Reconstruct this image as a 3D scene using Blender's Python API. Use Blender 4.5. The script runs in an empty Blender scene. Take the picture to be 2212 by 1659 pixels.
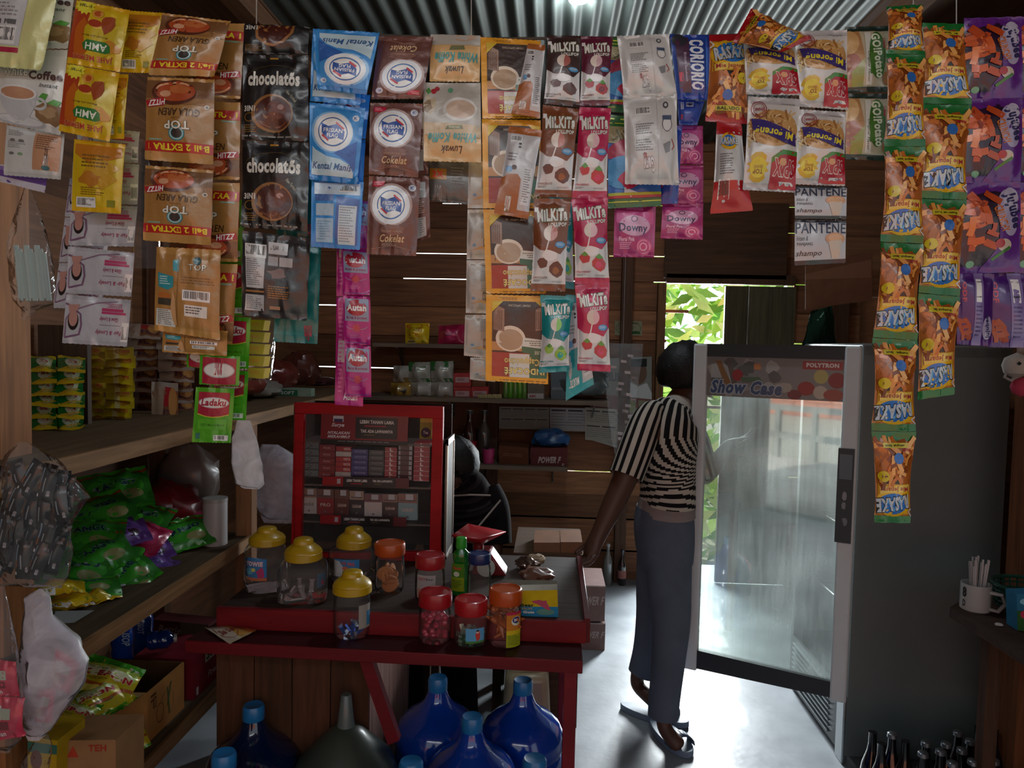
# shop interior, built object by object
WF, WB, E_FILL, E_SUN, E_DOOR, E_BULB, GLOSS = .85, 4.0, 135, 8, 260, 22, .3
import bpy, bmesh, math, random
from mathutils import Vector, Matrix, noise
from math import sin, cos, pi, radians, atan, hypot
V = Vector
FPX = 1600.0; EYE = V((0, 0, 1.55))
RHO = radians(1.2)
PSI = atan(82.2/FPX); THE = atan(86.2/math.hypot(FPX, 82.2))
RC = Matrix.Rotation(PSI, 3, 'Z') @ Matrix.Rotation(pi/2-THE, 3, 'X') @ Matrix.Rotation(RHO, 3, 'Z')
col = bpy.context.scene.collection
def ray(px, py): return RC @ V(((px-1106)/FPX, -(py-829.5)/FPX, -1.0))
def P(px, py, Y):            # point of the place at depth Y seen along this direction
    d = ray(px, py); return EYE + d*(Y/d.y)
def G(px, py, z=0.0):        # point at height z
    d = ray(px, py); return EYE + d*((z-EYE.z)/d.z)
def XP(px, py, X):
    d = ray(px, py); return EYE + d*(X/d.x)
cam = bpy.data.cameras.new('camera'); cam.sensor_width = 36; cam.lens = FPX/2212*36; cam.clip_start = .02
co = bpy.data.objects.new('camera', cam); col.objects.link(co)
co.matrix_world = Matrix.Translation(EYE) @ RC.to_4x4()
bpy.context.scene.camera = co
bpy.context.scene.view_settings.view_transform = 'Standard'

def lin(c):
    if isinstance(c, str):
        c = c.lstrip('#')
        if len(c) == 3: c = ''.join(x*2 for x in c)
        c = [int(c[i:i+2], 16)/255 for i in (0, 2, 4)]
    return tuple(x/12.92 if x <= .04045 else ((x+.055)/1.055)**2.4 for x in c[:3])+(1.0,)

# ---------------------------------------------------------------- materials (all node based)
MATS = {}
def mat(name, rough=.5, metal=0., bump=0., bscale=60., spec=.5, alpha=1., trans=0., var=.12, vscale=9., coat=0., emit=0., sheen=0.):
    if name in MATS: return MATS[name]
    m = bpy.data.materials.new(name); m.use_nodes = True; nt = m.node_tree; N = nt.nodes; L = nt.links
    b = N['Principled BSDF']; at = N.new('ShaderNodeAttribute'); at.attribute_name = 'Col'
    tc = N.new('ShaderNodeTexCoord'); nz = N.new('ShaderNodeTexNoise'); nz.inputs['Scale'].default_value = vscale; nz.inputs['Detail'].default_value = 5
    L.new(tc.outputs['Object'], nz.inputs['Vector'])
    mr = N.new('ShaderNodeMapRange'); mr.inputs['To Min'].default_value = 1-var; mr.inputs['To Max'].default_value = 1+var*.6
    mr.inputs['From Min'].default_value = .3; mr.inputs['From Max'].default_value = .7
    L.new(nz.outputs['Fac'], mr.inputs['Value'])
    mx = N.new('ShaderNodeVectorMath'); mx.operation = 'SCALE'
    L.new(at.outputs['Color'], mx.inputs[0]); L.new(mr.outputs['Result'], mx.inputs['Scale'])
    L.new(mx.outputs['Vector'], b.inputs['Base Color'])
    b.inputs['Roughness'].default_value = rough; b.inputs['Metallic'].default_value = metal
    b.inputs['Specular IOR Level'].default_value = spec; b.inputs['Coat Weight'].default_value = coat
    b.inputs['Coat Roughness'].default_value = .12
    b.inputs['Alpha'].default_value = alpha; b.inputs['Transmission Weight'].default_value = trans
    if emit:
        L.new(at.outputs['Color'], b.inputs['Emission Color']); b.inputs['Emission Strength'].default_value = emit
    if bump:
        n2 = N.new('ShaderNodeTexNoise'); n2.inputs['Scale'].default_value = bscale; n2.inputs['Detail'].default_value = 3
        L.new(tc.outputs['Object'], n2.inputs['Vector'])
        bp = N.new('ShaderNodeBump'); bp.inputs['Strength'].default_value = bump; bp.inputs['Distance'].default_value = .004
        L.new(n2.outputs['Fac'], bp.inputs['Height']); L.new(bp.outputs['Normal'], b.inputs['Normal'])
    MATS[name] = m; return m
def wood(name, scale=(1, 14, 14), dark=.55, rough=.7, contrast=.5):
    m = bpy.data.materials.new(name); m.use_nodes = True; nt = m.node_tree; N = nt.nodes; L = nt.links
    b = N['Principled BSDF']; at = N.new('ShaderNodeAttribute'); at.attribute_name = 'Col'
    tc = N.new('ShaderNodeTexCoord'); mp = N.new('ShaderNodeMapping'); mp.inputs['Scale'].default_value = scale
    L.new(tc.outputs['Object'], mp.inputs['Vector'])
    n1 = N.new('ShaderNodeTexNoise'); n1.inputs['Scale'].default_value = 3.2; n1.inputs['Detail'].default_value = 8; n1.inputs['Distortion'].default_value = .7
    L.new(mp.outputs['Vector'], n1.inputs['Vector'])
    n2 = N.new('ShaderNodeTexNoise'); n2.inputs['Scale'].default_value = 1.1; n2.inputs['Detail'].default_value = 3
    L.new(tc.outputs['Object'], n2.inputs['Vector'])
    ad = N.new('ShaderNodeMath'); ad.operation = 'MULTIPLY_ADD'; ad.inputs[1].default_value = .6
    L.new(n1.outputs['Fac'], ad.inputs[0]); 
    m2 = N.new('ShaderNodeMath'); m2.operation = 'MULTIPLY'; m2.inputs[1].default_value = .4
    L.new(n2.outputs['Fac'], m2.inputs[0]); L.new(m2.outputs[0], ad.inputs[2])
    mr = N.new('ShaderNodeMapRange'); mr.inputs['From Min'].default_value = .35; mr.inputs['From Max'].default_value = .65
    mr.inputs['To Min'].default_value = dark; mr.inputs['To Max'].default_value = 1.25
    L.new(ad.outputs[0], mr.inputs['Value'])
    mx = N.new('ShaderNodeVectorMath'); mx.operation = 'SCALE'
    L.new(at.outputs['Color'], mx.inputs[0]); L.new(mr.outputs['Result'], mx.inputs['Scale']); L.new(mx.outputs['Vector'], b.inputs['Base Color'])
    b.inputs['Roughness'].default_value = rough; b.inputs['Specular IOR Level'].default_value = .25
    bp = N.new('ShaderNodeBump'); bp.inputs['Strength'].default_value = .35; bp.inputs['Distance'].default_value = .003
    L.new(n1.outputs['Fac'], bp.inputs['Height']); L.new(bp.outputs['Normal'], b.inputs['Normal'])
    MATS[name] = m; return m
def film(name, tint, dens, rough=.15, bump=.6, bscale=30., gloss=.25):
    """clear plastic: mostly see-through, milky by `dens`, glossy by fresnel"""
    m = bpy.data.materials.new(name); m.use_nodes = True; nt = m.node_tree; N = nt.nodes; L = nt.links
    for n in list(N):
        if n.type == 'BSDF_PRINCIPLED': N.remove(n)
    out = [n for n in N if n.type == 'OUTPUT_MATERIAL'][0]
    tr = N.new('ShaderNodeBsdfTransparent'); df = N.new('ShaderNodeBsdfDiffuse'); gl = N.new('ShaderNodeBsdfGlossy')
    df.inputs['Color'].default_value = lin(tint); gl.inputs['Roughness'].default_value = rough
    tc = N.new('ShaderNodeTexCoord'); nz = N.new('ShaderNodeTexNoise'); nz.inputs['Scale'].default_value = bscale; nz.inputs['Detail'].default_value = 4; nz.inputs['Distortion'].default_value = 1.
    L.new(tc.outputs['Object'], nz.inputs['Vector'])
    bp = N.new('ShaderNodeBump'); bp.inputs['Strength'].default_value = bump; bp.inputs['Distance'].default_value = .01
    L.new(nz.outputs['Fac'], bp.inputs['Height']); L.new(bp.outputs['Normal'], gl.inputs['Normal'])
    mr = N.new('ShaderNodeMapRange'); mr.inputs['From Min'].default_value = .3; mr.inputs['From Max'].default_value = .7
    mr.inputs['To Min'].default_value = dens*.5; mr.inputs['To Max'].default_value = min(1, dens*1.4)
    L.new(nz.outputs['Fac'], mr.inputs['Value'])
    m1 = N.new('ShaderNodeMixShader'); L.new(mr.outputs['Result'], m1.inputs[0]); L.new(tr.outputs[0], m1.inputs[1]); L.new(df.outputs[0], m1.inputs[2])
    fr = N.new('ShaderNodeLayerWeight'); fr.inputs['Blend'].default_value = gloss; L.new(bp.outputs['Normal'], fr.inputs['Normal'])
    m2 = N.new('ShaderNodeMixShader'); L.new(fr.outputs['Fresnel'], m2.inputs[0]); L.new(m1.outputs[0], m2.inputs[1]); L.new(gl.outputs[0], m2.inputs[2])
    L.new(m2.outputs[0], out.inputs['Surface'])
    MATS[name] = m; return m
mat('foil', rough=.3, metal=.1, bump=.5, bscale=34, var=.05, coat=.45)
mat('metalfoil', rough=.25, metal=.7, bump=.4, bscale=70, var=.1)
mat('plastic', rough=.35, var=.06, coat=.2)
mat('paper', rough=.8, spec=.2, var=.06, bump=.1, bscale=20)
mat('matte', rough=.9, spec=.15, var=.12)
mat('cloth', rough=.95, spec=.1, var=.15, bump=.25, bscale=250)
mat('skin', rough=.6, spec=.3, var=.08)
mat('hair', rough=.6, spec=.3, var=.3, vscale=60, bump=.5, bscale=120)
mat('metal', rough=.3, metal=.85, var=.1)
mat('rubber', rough=.5, var=.1)
mat('card', rough=.85, spec=.15, var=.12, vscale=20)
mat('steelpaint', rough=.45, var=.05, spec=.4)
mat('water', rough=.12, spec=.6, var=.1, coat=.6)
mat('bright', rough=.8, emit=1.0)
mat('leaf', rough=.5, var=.35, vscale=4)
wood('wood'); wood('woodv', (14, 14, 1)); wood('woody', (14, 1, 14)); wood('paintwood', (1, 6, 6), .8, .42)
film('clearbag', '#c8cdd2', .075, .10, .9, 26, .1); film('milkbag', '#d9d2dc', .5, .35, .5, 14, .06); film('jarplastic', '#c9c4c4', .05, .06, .15, 8, .14); film('clearglass', '#c9c4c4', .03, .03, .02, 8, .08)
film('whitebag', '#e4e4ea', .7, .35, .7, 18, .1)

# ---------------------------------------------------------------- mesh builder
class MB:
    def __init__(s, c='#888'): s.v = []; s.f = []; s.c = []; s.col = lin(c); s.sm = []
    def add(s, vs, fs, c=None, smooth=False):
        o = len(s.v); s.v += [tuple(x) for x in vs]; k = lin(c) if c is not None and not (isinstance(c, tuple) and len(c) == 4) else (c or s.col)
        for f in fs: s.f.append([o+i for i in f]); s.c.append(k); s.sm.append(smooth)
        return s
    def box(s, c, size, c2=None, rz=0., M=None):
        x, y, z = [q/2 for q in size]; c = V(c)
        R = M if M is not None else Matrix.Rotation(rz, 3, 'Z')
        vs = [c + R @ V((a*x, b*y, d*z)) for d in (-1, 1) for a, b in ((-1, -1), (1, -1), (1, 1), (-1, 1))]
        return s.add(vs, [(3, 2, 1, 0), (4, 5, 6, 7), (0, 1, 5, 4), (1, 2, 6, 5), (2, 3, 7, 6), (3, 0, 4, 7)], c2)
    def hexa(s, a, b, c2=None):     # two quads, front and back
        return s.add(list(a)+list(b), [(0, 1, 2, 3), (7, 6, 5, 4), (0, 4, 5, 1), (1, 5, 6, 2), (2, 6, 7, 3), (3, 7, 4, 0)], c2)
    def slab(s, q, Y, th, c2=None):  # q: 4 picture corners of a board standing at depth Y, th thick
        a = [P(q[i], q[i+1], Y) for i in (0, 2, 4, 6)]
        return s.hexa(a, [p+V((0, th, 0)) for p in a], c2)
    def lathe(s, prof, base, n=28, c2=None, axis=None, sq=0., smooth=True, sx=1., sy=1., rz=0.):
        """prof: (r,z) list; sq>0 makes the section square-ish; axis: matrix"""
        base = V(base); vs = []; fs = []
        for r, z in prof:
            for k in range(n):
                a = 2*pi*k/n + (pi/4 if sq else 0)*0
                ca, sa = cos(a), sin(a); rr = r
                if sq: rr = r/((abs(ca)**(2+sq*6)+abs(sa)**(2+sq*6))**(1/(2+sq*6)))
                p = V((rr*ca*sx, rr*sa*sy, z))
                if rz: p = Matrix.Rotation(rz, 3, 'Z') @ p
                if axis is not None: p = axis @ p
                vs.append(base+p)
        m = len(prof)
        for i in range(m-1):
            for k in range(n):
                fs.append((i*n+k, i*n+(k+1) % n, (i+1)*n+(k+1) % n, (i+1)*n+k))
        if prof[0][0] > 1e-6: fs.append(tuple(range(n-1, -1, -1)))
        if prof[-1][0] > 1e-6: fs.append(tuple(range((m-1)*n, m*n)))
        return s.add(vs, fs, c2, smooth)
    def tube(s, pts, r, n=8, c2=None, r2=None):
        pts = [V(p) for p in pts]; vs = []; fs = []; m = len(pts)
        for i, p in enumerate(pts):
            t = (pts[min(i+1, m-1)]-pts[max(i-1, 0)]).normalized()
            u = t.cross(V((0.13, .9, .31))).normalized(); w = t.cross(u)
            q = r if r2 is None else r+(r2-r)*i/(m-1)
            for k in range(n): vs.append(p+u*cos(2*pi*k/n)*q+w*sin(2*pi*k/n)*q)
        for i in range(m-1):
            for k in range(n): fs.append((i*n+k, i*n+(k+1) % n, (i+1)*n+(k+1) % n, (i+1)*n+k))
        fs += [tuple(range(n-1, -1, -1)), tuple(range((m-1)*n, m*n))]
        return s.add(vs, fs, c2, True)
    def loft(s, secs, n=24, c2=None, colf=None, cap=True, sub=1):
        """secs: (center, rx, ry, rz_tilt matrix or None); catmull interpolated"""
        S = []
        for i in range(len(secs)-1):
            for k in range(sub):
                t = k/sub
                A, B = secs[i], secs[i+1]; A0 = secs[max(i-1, 0)]; B1 = secs[min(i+2, len(secs)-1)]
                f = lambda a0, a, b, b1: .5*((2*a)+(b-a0)*t+(2*a0-5*a+4*b-b1)*t*t+(3*a-a0-3*b+b1)*t*t*t)
                S.append((f(V(A0[0]), V(A[0]), V(B[0]), V(B1[0])), f(A0[1], A[1], B[1], B1[1]), f(A0[2], A[2], B[2], B1[2])))
        S.append((V(secs[-1][0]), secs[-1][1], secs[-1][2]))
        o = len(s.v); m = len(S)
        for i, (c, rx, ry) in enumerate(S):
            t = (S[min(i+1, m-1)][0]-S[max(i-1, 0)][0]).normalized()
            u = V((1, 0, 0)); u = (u-t*u.dot(t)).normalized(); w = t.cross(u)
            for k in range(n):
                a = 2*pi*k/n; s.v.append(tuple(c+u*cos(a)*rx+w*sin(a)*ry))
        for i in range(m-1):
            for k in range(n):
                s.f.append([o+i*n+k, o+i*n+(k+1) % n, o+(i+1)*n+(k+1) % n, o+(i+1)*n+k]); s.sm.append(True)
                s.c.append(lin(colf(i/(m-1), k/n)) if colf else (lin(c2) if c2 else s.col))
        if cap:
            for r in (list(range(o+n-1, o-1, -1)), list(range(o+(m-1)*n, o+m*n))):
                s.f.append(r); s.sm.append(False); s.c.append(lin(c2) if c2 else s.c[-2])
        return s
ORG = {}
def build(mb, name, m, parent=None, label=None, cat=None, group=None, kind=None, bevel=0., sub=0, loc=None):
    me = bpy.data.meshes.new(name)
    if parent is not None: org = ORG[parent.name]
    elif loc is not None: org = V(loc)
    else:
        n = len(mb.v); org = V((sum(v[0] for v in mb.v)/n, sum(v[1] for v in mb.v)/n, min(v[2] for v in mb.v)))
    me.from_pydata([(v[0]-org.x, v[1]-org.y, v[2]-org.z) for v in mb.v], [], mb.f)
    me.polygons.foreach_set('use_smooth', mb.sm)
    ca = me.color_attributes.new('Col', 'FLOAT_COLOR', 'CORNER')
    buf = []
    for p, c in zip(me.polygons, mb.c): buf.extend(c*p.loop_total)
    ca.data.foreach_set('color', buf)
    me.materials.append(MATS[m] if isinstance(m, str) else m); me.update(); me.set_sharp_from_angle(angle=.75)
    o = bpy.data.objects.new(name, me); col.objects.link(o); ORG[o.name] = org
    if parent is not None: o.parent = parent
    else: o.location = org
    if bevel:
        b = o.modifiers.new('bevel', 'BEVEL'); b.width = bevel; b.segments = 2; b.limit_method = 'ANGLE'
    if sub:
        b = o.modifiers.new('sub', 'SUBSURF'); b.levels = b.render_levels = sub
    return tag(o, label, cat, group, kind)
def tag(o, label=None, cat=None, group=None, kind=None):
    if label: o['label'] = label
    if cat: o['category'] = cat
    if group: o['group'] = group
    if kind: o['kind'] = kind
    return o
def thing(name, label, cat, loc, group=None):
    o = bpy.data.objects.new(name, None); col.objects.link(o); o.location = loc; o.empty_display_size = .05; ORG[o.name] = V(loc)
    return tag(o, label, cat, group)
def struct(mb, name, m, **k): return build(mb, name, m, kind='structure', **k)
def fbm(p, s=1.): return noise.noise(p*s)

# ---------------------------------------------------------------- printed art: coloured shapes laid on a surface
TX = {}
def glyphs(t, bold=0., shear=0., sp=1.02):
    k = (t, bold, shear, sp)
    if k in TX: return TX[k]
    cu = bpy.data.curves.new('t', 'FONT'); cu.body = t; cu.resolution_u = 2; cu.offset = bold; cu.shear = shear; cu.space_character = sp
    ob = bpy.data.objects.new('t', cu); me = bpy.data.meshes.new_from_object(ob)
    vs = [(v.co.x, v.co.y) for v in me.vertices]; fs = [tuple(p.vertices) for p in me.polygons]
    bpy.data.objects.remove(ob); bpy.data.meshes.remove(me); bpy.data.curves.remove(cu)
    TX[k] = (vs, fs); return TX[k]
def shape(cmd, W, H):
    """-> (verts in 0..1, faces, colour) list"""
    k = cmd[0]; S = 9.0
    if k == 'R':
        x0, y0, x1, y1, c = cmd[1:6]
        nx = max(1, int(abs(x1-x0)*W/S)); ny = max(1, int(abs(y1-y0)*H/S))
        vs = [(x0+(x1-x0)*i/nx, y0+(y1-y0)*j/ny) for j in range(ny+1) for i in range(nx+1)]
        return [(vs, [(j*(nx+1)+i, j*(nx+1)+i+1, (j+1)*(nx+1)+i+1, (j+1)*(nx+1)+i) for j in range(ny) for i in range(nx)], c)]
    if k == 'E':
        cx, cy, rx, ry, c = cmd[1:6]; n = 24; m = max(1, int(max(rx*W, ry*H)/S)); a0, a1 = cmd[6:8] if len(cmd) > 6 else (0, 2*pi)
        vs = [(cx, cy)]; fs = []
        for r in range(1, m+1):
            for q in range(n+1):
                a = a0+(a1-a0)*q/n; vs.append((cx+rx*r/m*cos(a), cy+ry*r/m*sin(a)))
        for q in range(n): fs.append((0, 1+q, 2+q))
        for r in range(1, m):
            b = 1+(r-1)*(n+1); d = 1+r*(n+1)
            for q in range(n): fs.append((b+q, d+q, d+q+1, b+q+1))
        return [(vs, fs, c)]
    if k == 'O':
        cx, cy, rx, ry, w, c = cmd[1:7]; n = 32; a0, a1 = cmd[7:9] if len(cmd) > 7 else (0, 2*pi); vs = []; fs = []
        for q in range(n+1):
            a = a0+(a1-a0)*q/n
            vs += [(cx+rx*cos(a), cy+ry*sin(a)), (cx+(rx-w)*cos(a), cy+(ry-w*W/H)*sin(a))]
        return [(vs, [(2*q, 2*q+2, 2*q+3, 2*q+1) for q in range(n)], c)]
    if k == 'G':
        bm = bmesh.new(); f = bm.faces.new([bm.verts.new((x*W, y*H, 0)) for x, y in cmd[1]])
        bmesh.ops.triangulate(bm, faces=bm.faces[:])
        for _ in range(4):
            es = [e for e in bm.edges if e.calc_length() > S*1.8]
            if not es: break
            bmesh.ops.subdivide_edges(bm, edges=es, cuts=1); bmesh.ops.triangulate(bm, faces=bm.faces[:])
        bm.verts.index_update(); r = [([(v.co.x/W, v.co.y/H) for v in bm.verts], [tuple(v.index for v in f.verts) for f in bm.faces], cmd[2])]
        bm.free(); return r
    if k == 'L':
        pts, w, c = cmd[1:4]; q = []
        for i in range(len(pts)-1):
            d = hypot((pts[i+1][0]-pts[i][0])*W, (pts[i+1][1]-pts[i][1])*H); n = max(1, int(d/S))
            q += [(pts[i][0]+(pts[i+1][0]-pts[i][0])*j/n, pts[i][1]+(pts[i+1][1]-pts[i][1])*j/n) for j in range(n)]
        q.append(pts[-1]); vs = []
        for i in range(len(q)):
            a = q[max(i-1, 0)]; b = q[min(i+1, len(q)-1)]; dx, dy = (b[0]-a[0])*W, (b[1]-a[1])*H; l = hypot(dx, dy) or 1
            nx, ny = -dy/l*w*W/2, dx/l*w*W/2; vs += [(q[i][0]+nx/W, q[i][1]+ny/H), (q[i][0]-nx/W, q[i][1]-ny/H)]
        return [(vs, [(2*i, 2*i+2, 2*i+3, 2*i+1) for i in range(len(q)-1)], c)]
    if k == 'T':
        t, x0, y0, x1, y1, c = cmd[1:7]; o = cmd[7] if len(cmd) > 7 else {}
        out = []; bd = o.get('b', .012); sp = 1.02+bd*1.5+(o.get('ow', .03)*.8 if 'o' in o else 0)
        vs0, fs = glyphs(t, bd, o.get('sh', 0), sp)
        if not vs0: return []
        ax, bx = min(v[0] for v in vs0), max(v[0] for v in vs0); ay, by = min(v[1] for v in vs0), max(v[1] for v in vs0)
        cx, cy = (x0+x1)/2, (y0+y1)/2; w, h = (x1-x0)*W, (y1-y0)*H; rot = radians(o.get('r', 0)); arc = o.get('arc', 0)
        if abs(o.get('r', 0)) > 60: w, h = h, w
        lay = [(c, bd)]
        if 'o' in o: lay = [(o['o'], bd+o.get('ow', .03))]+lay
        for cc, bb in lay:
            vs, fs = glyphs(t, bb, o.get('sh', 0), sp); q = []
            for x, y in vs:
                fx = (x-(ax+bx)/2)/(bx-ax); fy = -(y-(ay+by)/2)/(by-ay) + arc*(fx*fx*4-.5)
                X, Y_ = fx*w, fy*h; q.append((cx+(X*cos(rot)-Y_*sin(rot))/W, cy+(X*sin(rot)+Y_*cos(rot))/H))
            out.append((q, fs, cc))
        return out
    if k == 'F':   # fine print
        x0, y0, x1, y1, n, c = cmd[1:7]; out = []; r = random.Random(int(x0*999+y0*77)); d = (y1-y0)/n
        vs = []; fs = []
        for i in range(n):
            b = x1-(x1-x0)*r.random()*.4; y = y0+i*d; o = len(vs)
            x = x0
            while x < b:
                l = min(b, x+(x1-x0)*(.06+.1*r.random())); o = len(vs)
                vs += [(x, y), (l, y), (l, y+d*.45), (x, y+d*.45)]; fs.append((o, o+1, o+2, o+3)); x = l+(x1-x0)*.025
        return [(vs, fs, c)]
    if k == 'B':
        x0, y0, x1, y1 = cmd[1:5]; out = shape(('R', x0, y0, x1, y1, '#e8e8e8'), W, H); r = random.Random(5); vs = []; fs = []
        x = x0+(x1-x0)*.06
        while x < x1-(x1-x0)*.08:
            w = (x1-x0)*(.012+.03*r.random()); o = len(vs); vs += [(x, y0+(y1-y0)*.1), (x+w, y0+(y1-y0)*.1), (x+w, y1-(y1-y0)*.2), (x, y1-(y1-y0)*.2)]
            fs.append((o, o+1, o+2, o+3)); x += w+(x1-x0)*(.015+.02*r.random())
        return out+[(vs, fs, '#222')]
def art(mb, cmds, mapf, W=100., H=100., flip=False, step=.00016, base=.0006):
    boxes = []
    for cmd in cmds:
        for vs, fs, c in shape(cmd, W, H):
            if not vs: continue
            a, b = min(v[0] for v in vs), max(v[0] for v in vs); d, e = min(v[1] for v in vs), max(v[1] for v in vs)
            ly = 1+max([q[4] for q in boxes if q[0] < b and q[1] > a and q[2] < e and q[3] > d] or [0])
            boxes.append((a, b, d, e, ly))
            off = base+ly*step
            mb.add([mapf(1-x if flip else x, 1-y if flip else y, off) for x, y in vs], fs, c, True)
def planemap(p0, pu, pv, n):   # p0 = upper-left corner, pu = full width vector, pv = full height vector (down)
    p0, pu, pv, n = V(p0), V(pu), V(pv), V(n).normalized()
    return lambda u, v, o: p0+pu*u+pv*v+n*o
def cylmap(c, r, a0, a1, z0, z1):  # label round a jar; angles seen from the camera side, left to right
    c = V(c)
    return lambda u, v, o: V((c.x+(r+o)*cos(a0+(a1-a0)*u), c.y+(r+o)*sin(a0+(a1-a0)*u), c.z+z1+(z0-z1)*v))
def quadart(mb, q, Y, cmds, off=.0005, flip=False):
    p = [P(q[i], q[i+1], Y) for i in (0, 2, 4, 6)]; W = hypot(q[2]-q[0], q[3]-q[1]); H = hypot(q[6]-q[0], q[7]-q[1])
    n = (p[3]-p[0]).cross(p[1]-p[0]).normalized()
    if n.y > 0: n = -n
    m = lambda u, v, o: (p[0]*(1-u)+p[1]*u)*(1-v)+(p[3]*(1-u)+p[2]*u)*v+n*o
    art(mb, cmds, m, W, H, flip, base=off)

# ---------------------------------------------------------------- packets
def packet(parent, q, Y, design, bulge=.004, seal=.07, flip=False, name='sachet', m='foil', seed=0, pinch=.0, crinkle=.001, gscale=1., nu=24, nv=38, side=.04,
           label=None, cat=None, group=None, teeth=.0005, tilt=0.):
    """q: 8 picture numbers TL TR BR BL or 4 points"""
    if len(q) == 8: C = [P(q[i], q[i+1], Y+(tilt if i >= 4 else 0)) for i in (0, 2, 4, 6)]; W = hypot(q[2]-q[0], q[3]-q[1]); H = hypot(q[6]-q[0], q[7]-q[1])
    else: C = [V(p) for p in q]; W = (C[1]-C[0]).length*1200; H = (C[3]-C[0]).length*1200
    n = (C[3]-C[0]).cross(C[1]-C[0]).normalized()
    if len(q) == 8 and n.y > 0: n = -n
    wdir = (C[1]-C[0]).normalized(); vdir = (C[3]-C[0]).normalized(); wl = (C[1]-C[0]).length
    sd = V((seed*3.7, seed*1.3, 9.1)); d = DES[design]; cmds = d[1]; base = lin(d[0]); sealc = lin(d[2]) if d[2] else base; backc = lin(d[3]) if len(d) > 3 else base
    crinkle *= 1.6; grid = []; prof = []
    for j in range(nv+1):
        v = j/nv; row = []; pr = []
        vv = min(1, max(0, (v-seal)/(1-2*seal))); pv = sin(pi*vv)**.55 if 0 < vv < 1 else 0.
        for i in range(nu+1):
            u = i/nu; uu = min(1, max(0, (u-side)/(1-2*side))); pu = sin(pi*uu)**.6 if 0 < uu < 1 else 0.
            pf = pu*pv
            x = .5+(u-.5)*(1-pinch*pv)
            p = (C[0]*(1-x)+C[1]*x)*(1-v)+(C[3]*(1-x)+C[2]*x)*v
            w0 = V((u*wl*28, v*H/W*wl*14, 0))+sd
            near = math.exp(-min(vv, 1-vv)*7)
            cr = crinkle*(noise.noise(w0)*1.2+near*1.6*noise.noise(V((u*wl*90, v*3, 5))+sd)+.5*abs(noise.noise(w0*2.1)))*(1 if 0 < j < nv else .4)
            if 0 < vv < 1 and i not in (0, nu): p = p+wdir*crinkle*noise.noise(w0+V((3, 3, 3)))*.5
            if teeth and j in (0, nv): p = p+vdir*teeth*(1 if (i % 2) else -1)
            row.append(p+n*(cr)); pr.append(bulge*pf)
        grid.append(row); prof.append(pr)
    mb = MB()
    fv = [grid[j][i]+n*prof[j][i] for j in range(nv+1) for i in range(nu+1)]
    bv = [grid[j][i]-n*(prof[j][i]*.7+.0002) for j in range(nv+1) for i in range(nu+1)]
    N1 = nu+1; 
    for part, vs, rev in ((0, fv, False), (1, bv, True)):
        o = len(mb.v); mb.v += [tuple(x) for x in vs]
        for j in range(nv):
            sc = sealc if (j+.5)/nv < seal or (j+.5)/nv > 1-seal else (base if part == 0 else backc)
            for i in range(nu):
                f = [o+j*N1+i, o+(j+1)*N1+i, o+(j+1)*N1+i+1, o+j*N1+i+1]
                mb.f.append(f[::-1] if rev else f); mb.c.append(sc); mb.sm.append(True)
    def mp(u, v, o):
        x = min(nu-1e-6, max(0, u*nu)); y = min(nv-1e-6, max(0, v*nv)); i, j = int(x), int(y); fx, fy = x-i, y-j; k = j*N1+i
        return (fv[k]*(1-fx)+fv[k+1]*fx)*(1-fy)+(fv[k+N1]*(1-fx)+fv[k+N1+1]*fx)*fy+n*o
    art(mb, cmds, mp, W, H, flip)
    return build(mb, name, m, parent, label, cat, group)
def strip(label, cat, Y, design, quads, name='sachet_strip', group=None, part='sachet', **kw):
    """a strip of joined packets hanging from the string: one thing, a part for each packet"""
    q0 = quads[0][0] if isinstance(quads[0][0], (list, tuple)) else quads[0]
    t = thing(name, label, cat, P(q0[0]*.5+q0[2]*.5, q0[1], Y), group)
    for i, q in enumerate(quads):
        k = dict(kw); dz = design
        if isinstance(q[0], (list, tuple)):
            k.update(q[1]); q = q[0]
        dz = k.pop('d', design); dy = k.pop('dy', 0)
        packet(t, q, Y+dy, dz, seed=len(ORG) % 97, name=part, **k)
    return t
# ---------------------------------------------------------------- printed designs: background, art, seal colour, back colour
WH = '#f2f2f0'
def blob(cx, cy, rx, ry, c, n=14, k=.12, s=1):
    r = random.Random(s); return ('G', [(cx+rx*(1+k*(r.random()-.5)*2)*cos(2*pi*i/n), cy+ry*(1+k*(r.random()-.5)*2)*sin(2*pi*i/n)) for i in range(n)], c)
def star(cx, cy, r, R, n, c, W=1, H=1): return ('G', [(cx+(R if i % 2 else r)*cos(pi*i/n), cy+(R if i % 2 else r)*sin(pi*i/n)*W/H) for i in range(2*n)], c)
def sticks(x0, y0, x1, y1, n, cs, w=.1, l=.3, s=2):   # a heap of chips
    r = random.Random(s); o = []
    for i in range(n):
        x, y = x0+(x1-x0)*r.random(), y0+(y1-y0)*r.random(); a = r.random()*pi; d = l*(.4+.4*r.random())
        o.append(('L', [(x-cos(a)*d/2, y-sin(a)*d/3), (x+.02, y+.01), (x+cos(a)*d/2, y+sin(a)*d/3)], w*(.6+.6*r.random()), r.choice(cs)))
    return o
def cup(cx, cy, r, c1, c2, rim, k=.62):
    return [('E', cx, cy, r, r*k, rim), ('E', cx, cy, r*.88, r*k*.84, c2), ('O', cx, cy-.004, r*.62, r*k*.55, r*.10, c1, .3, 3.6)]
DES = {}
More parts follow.
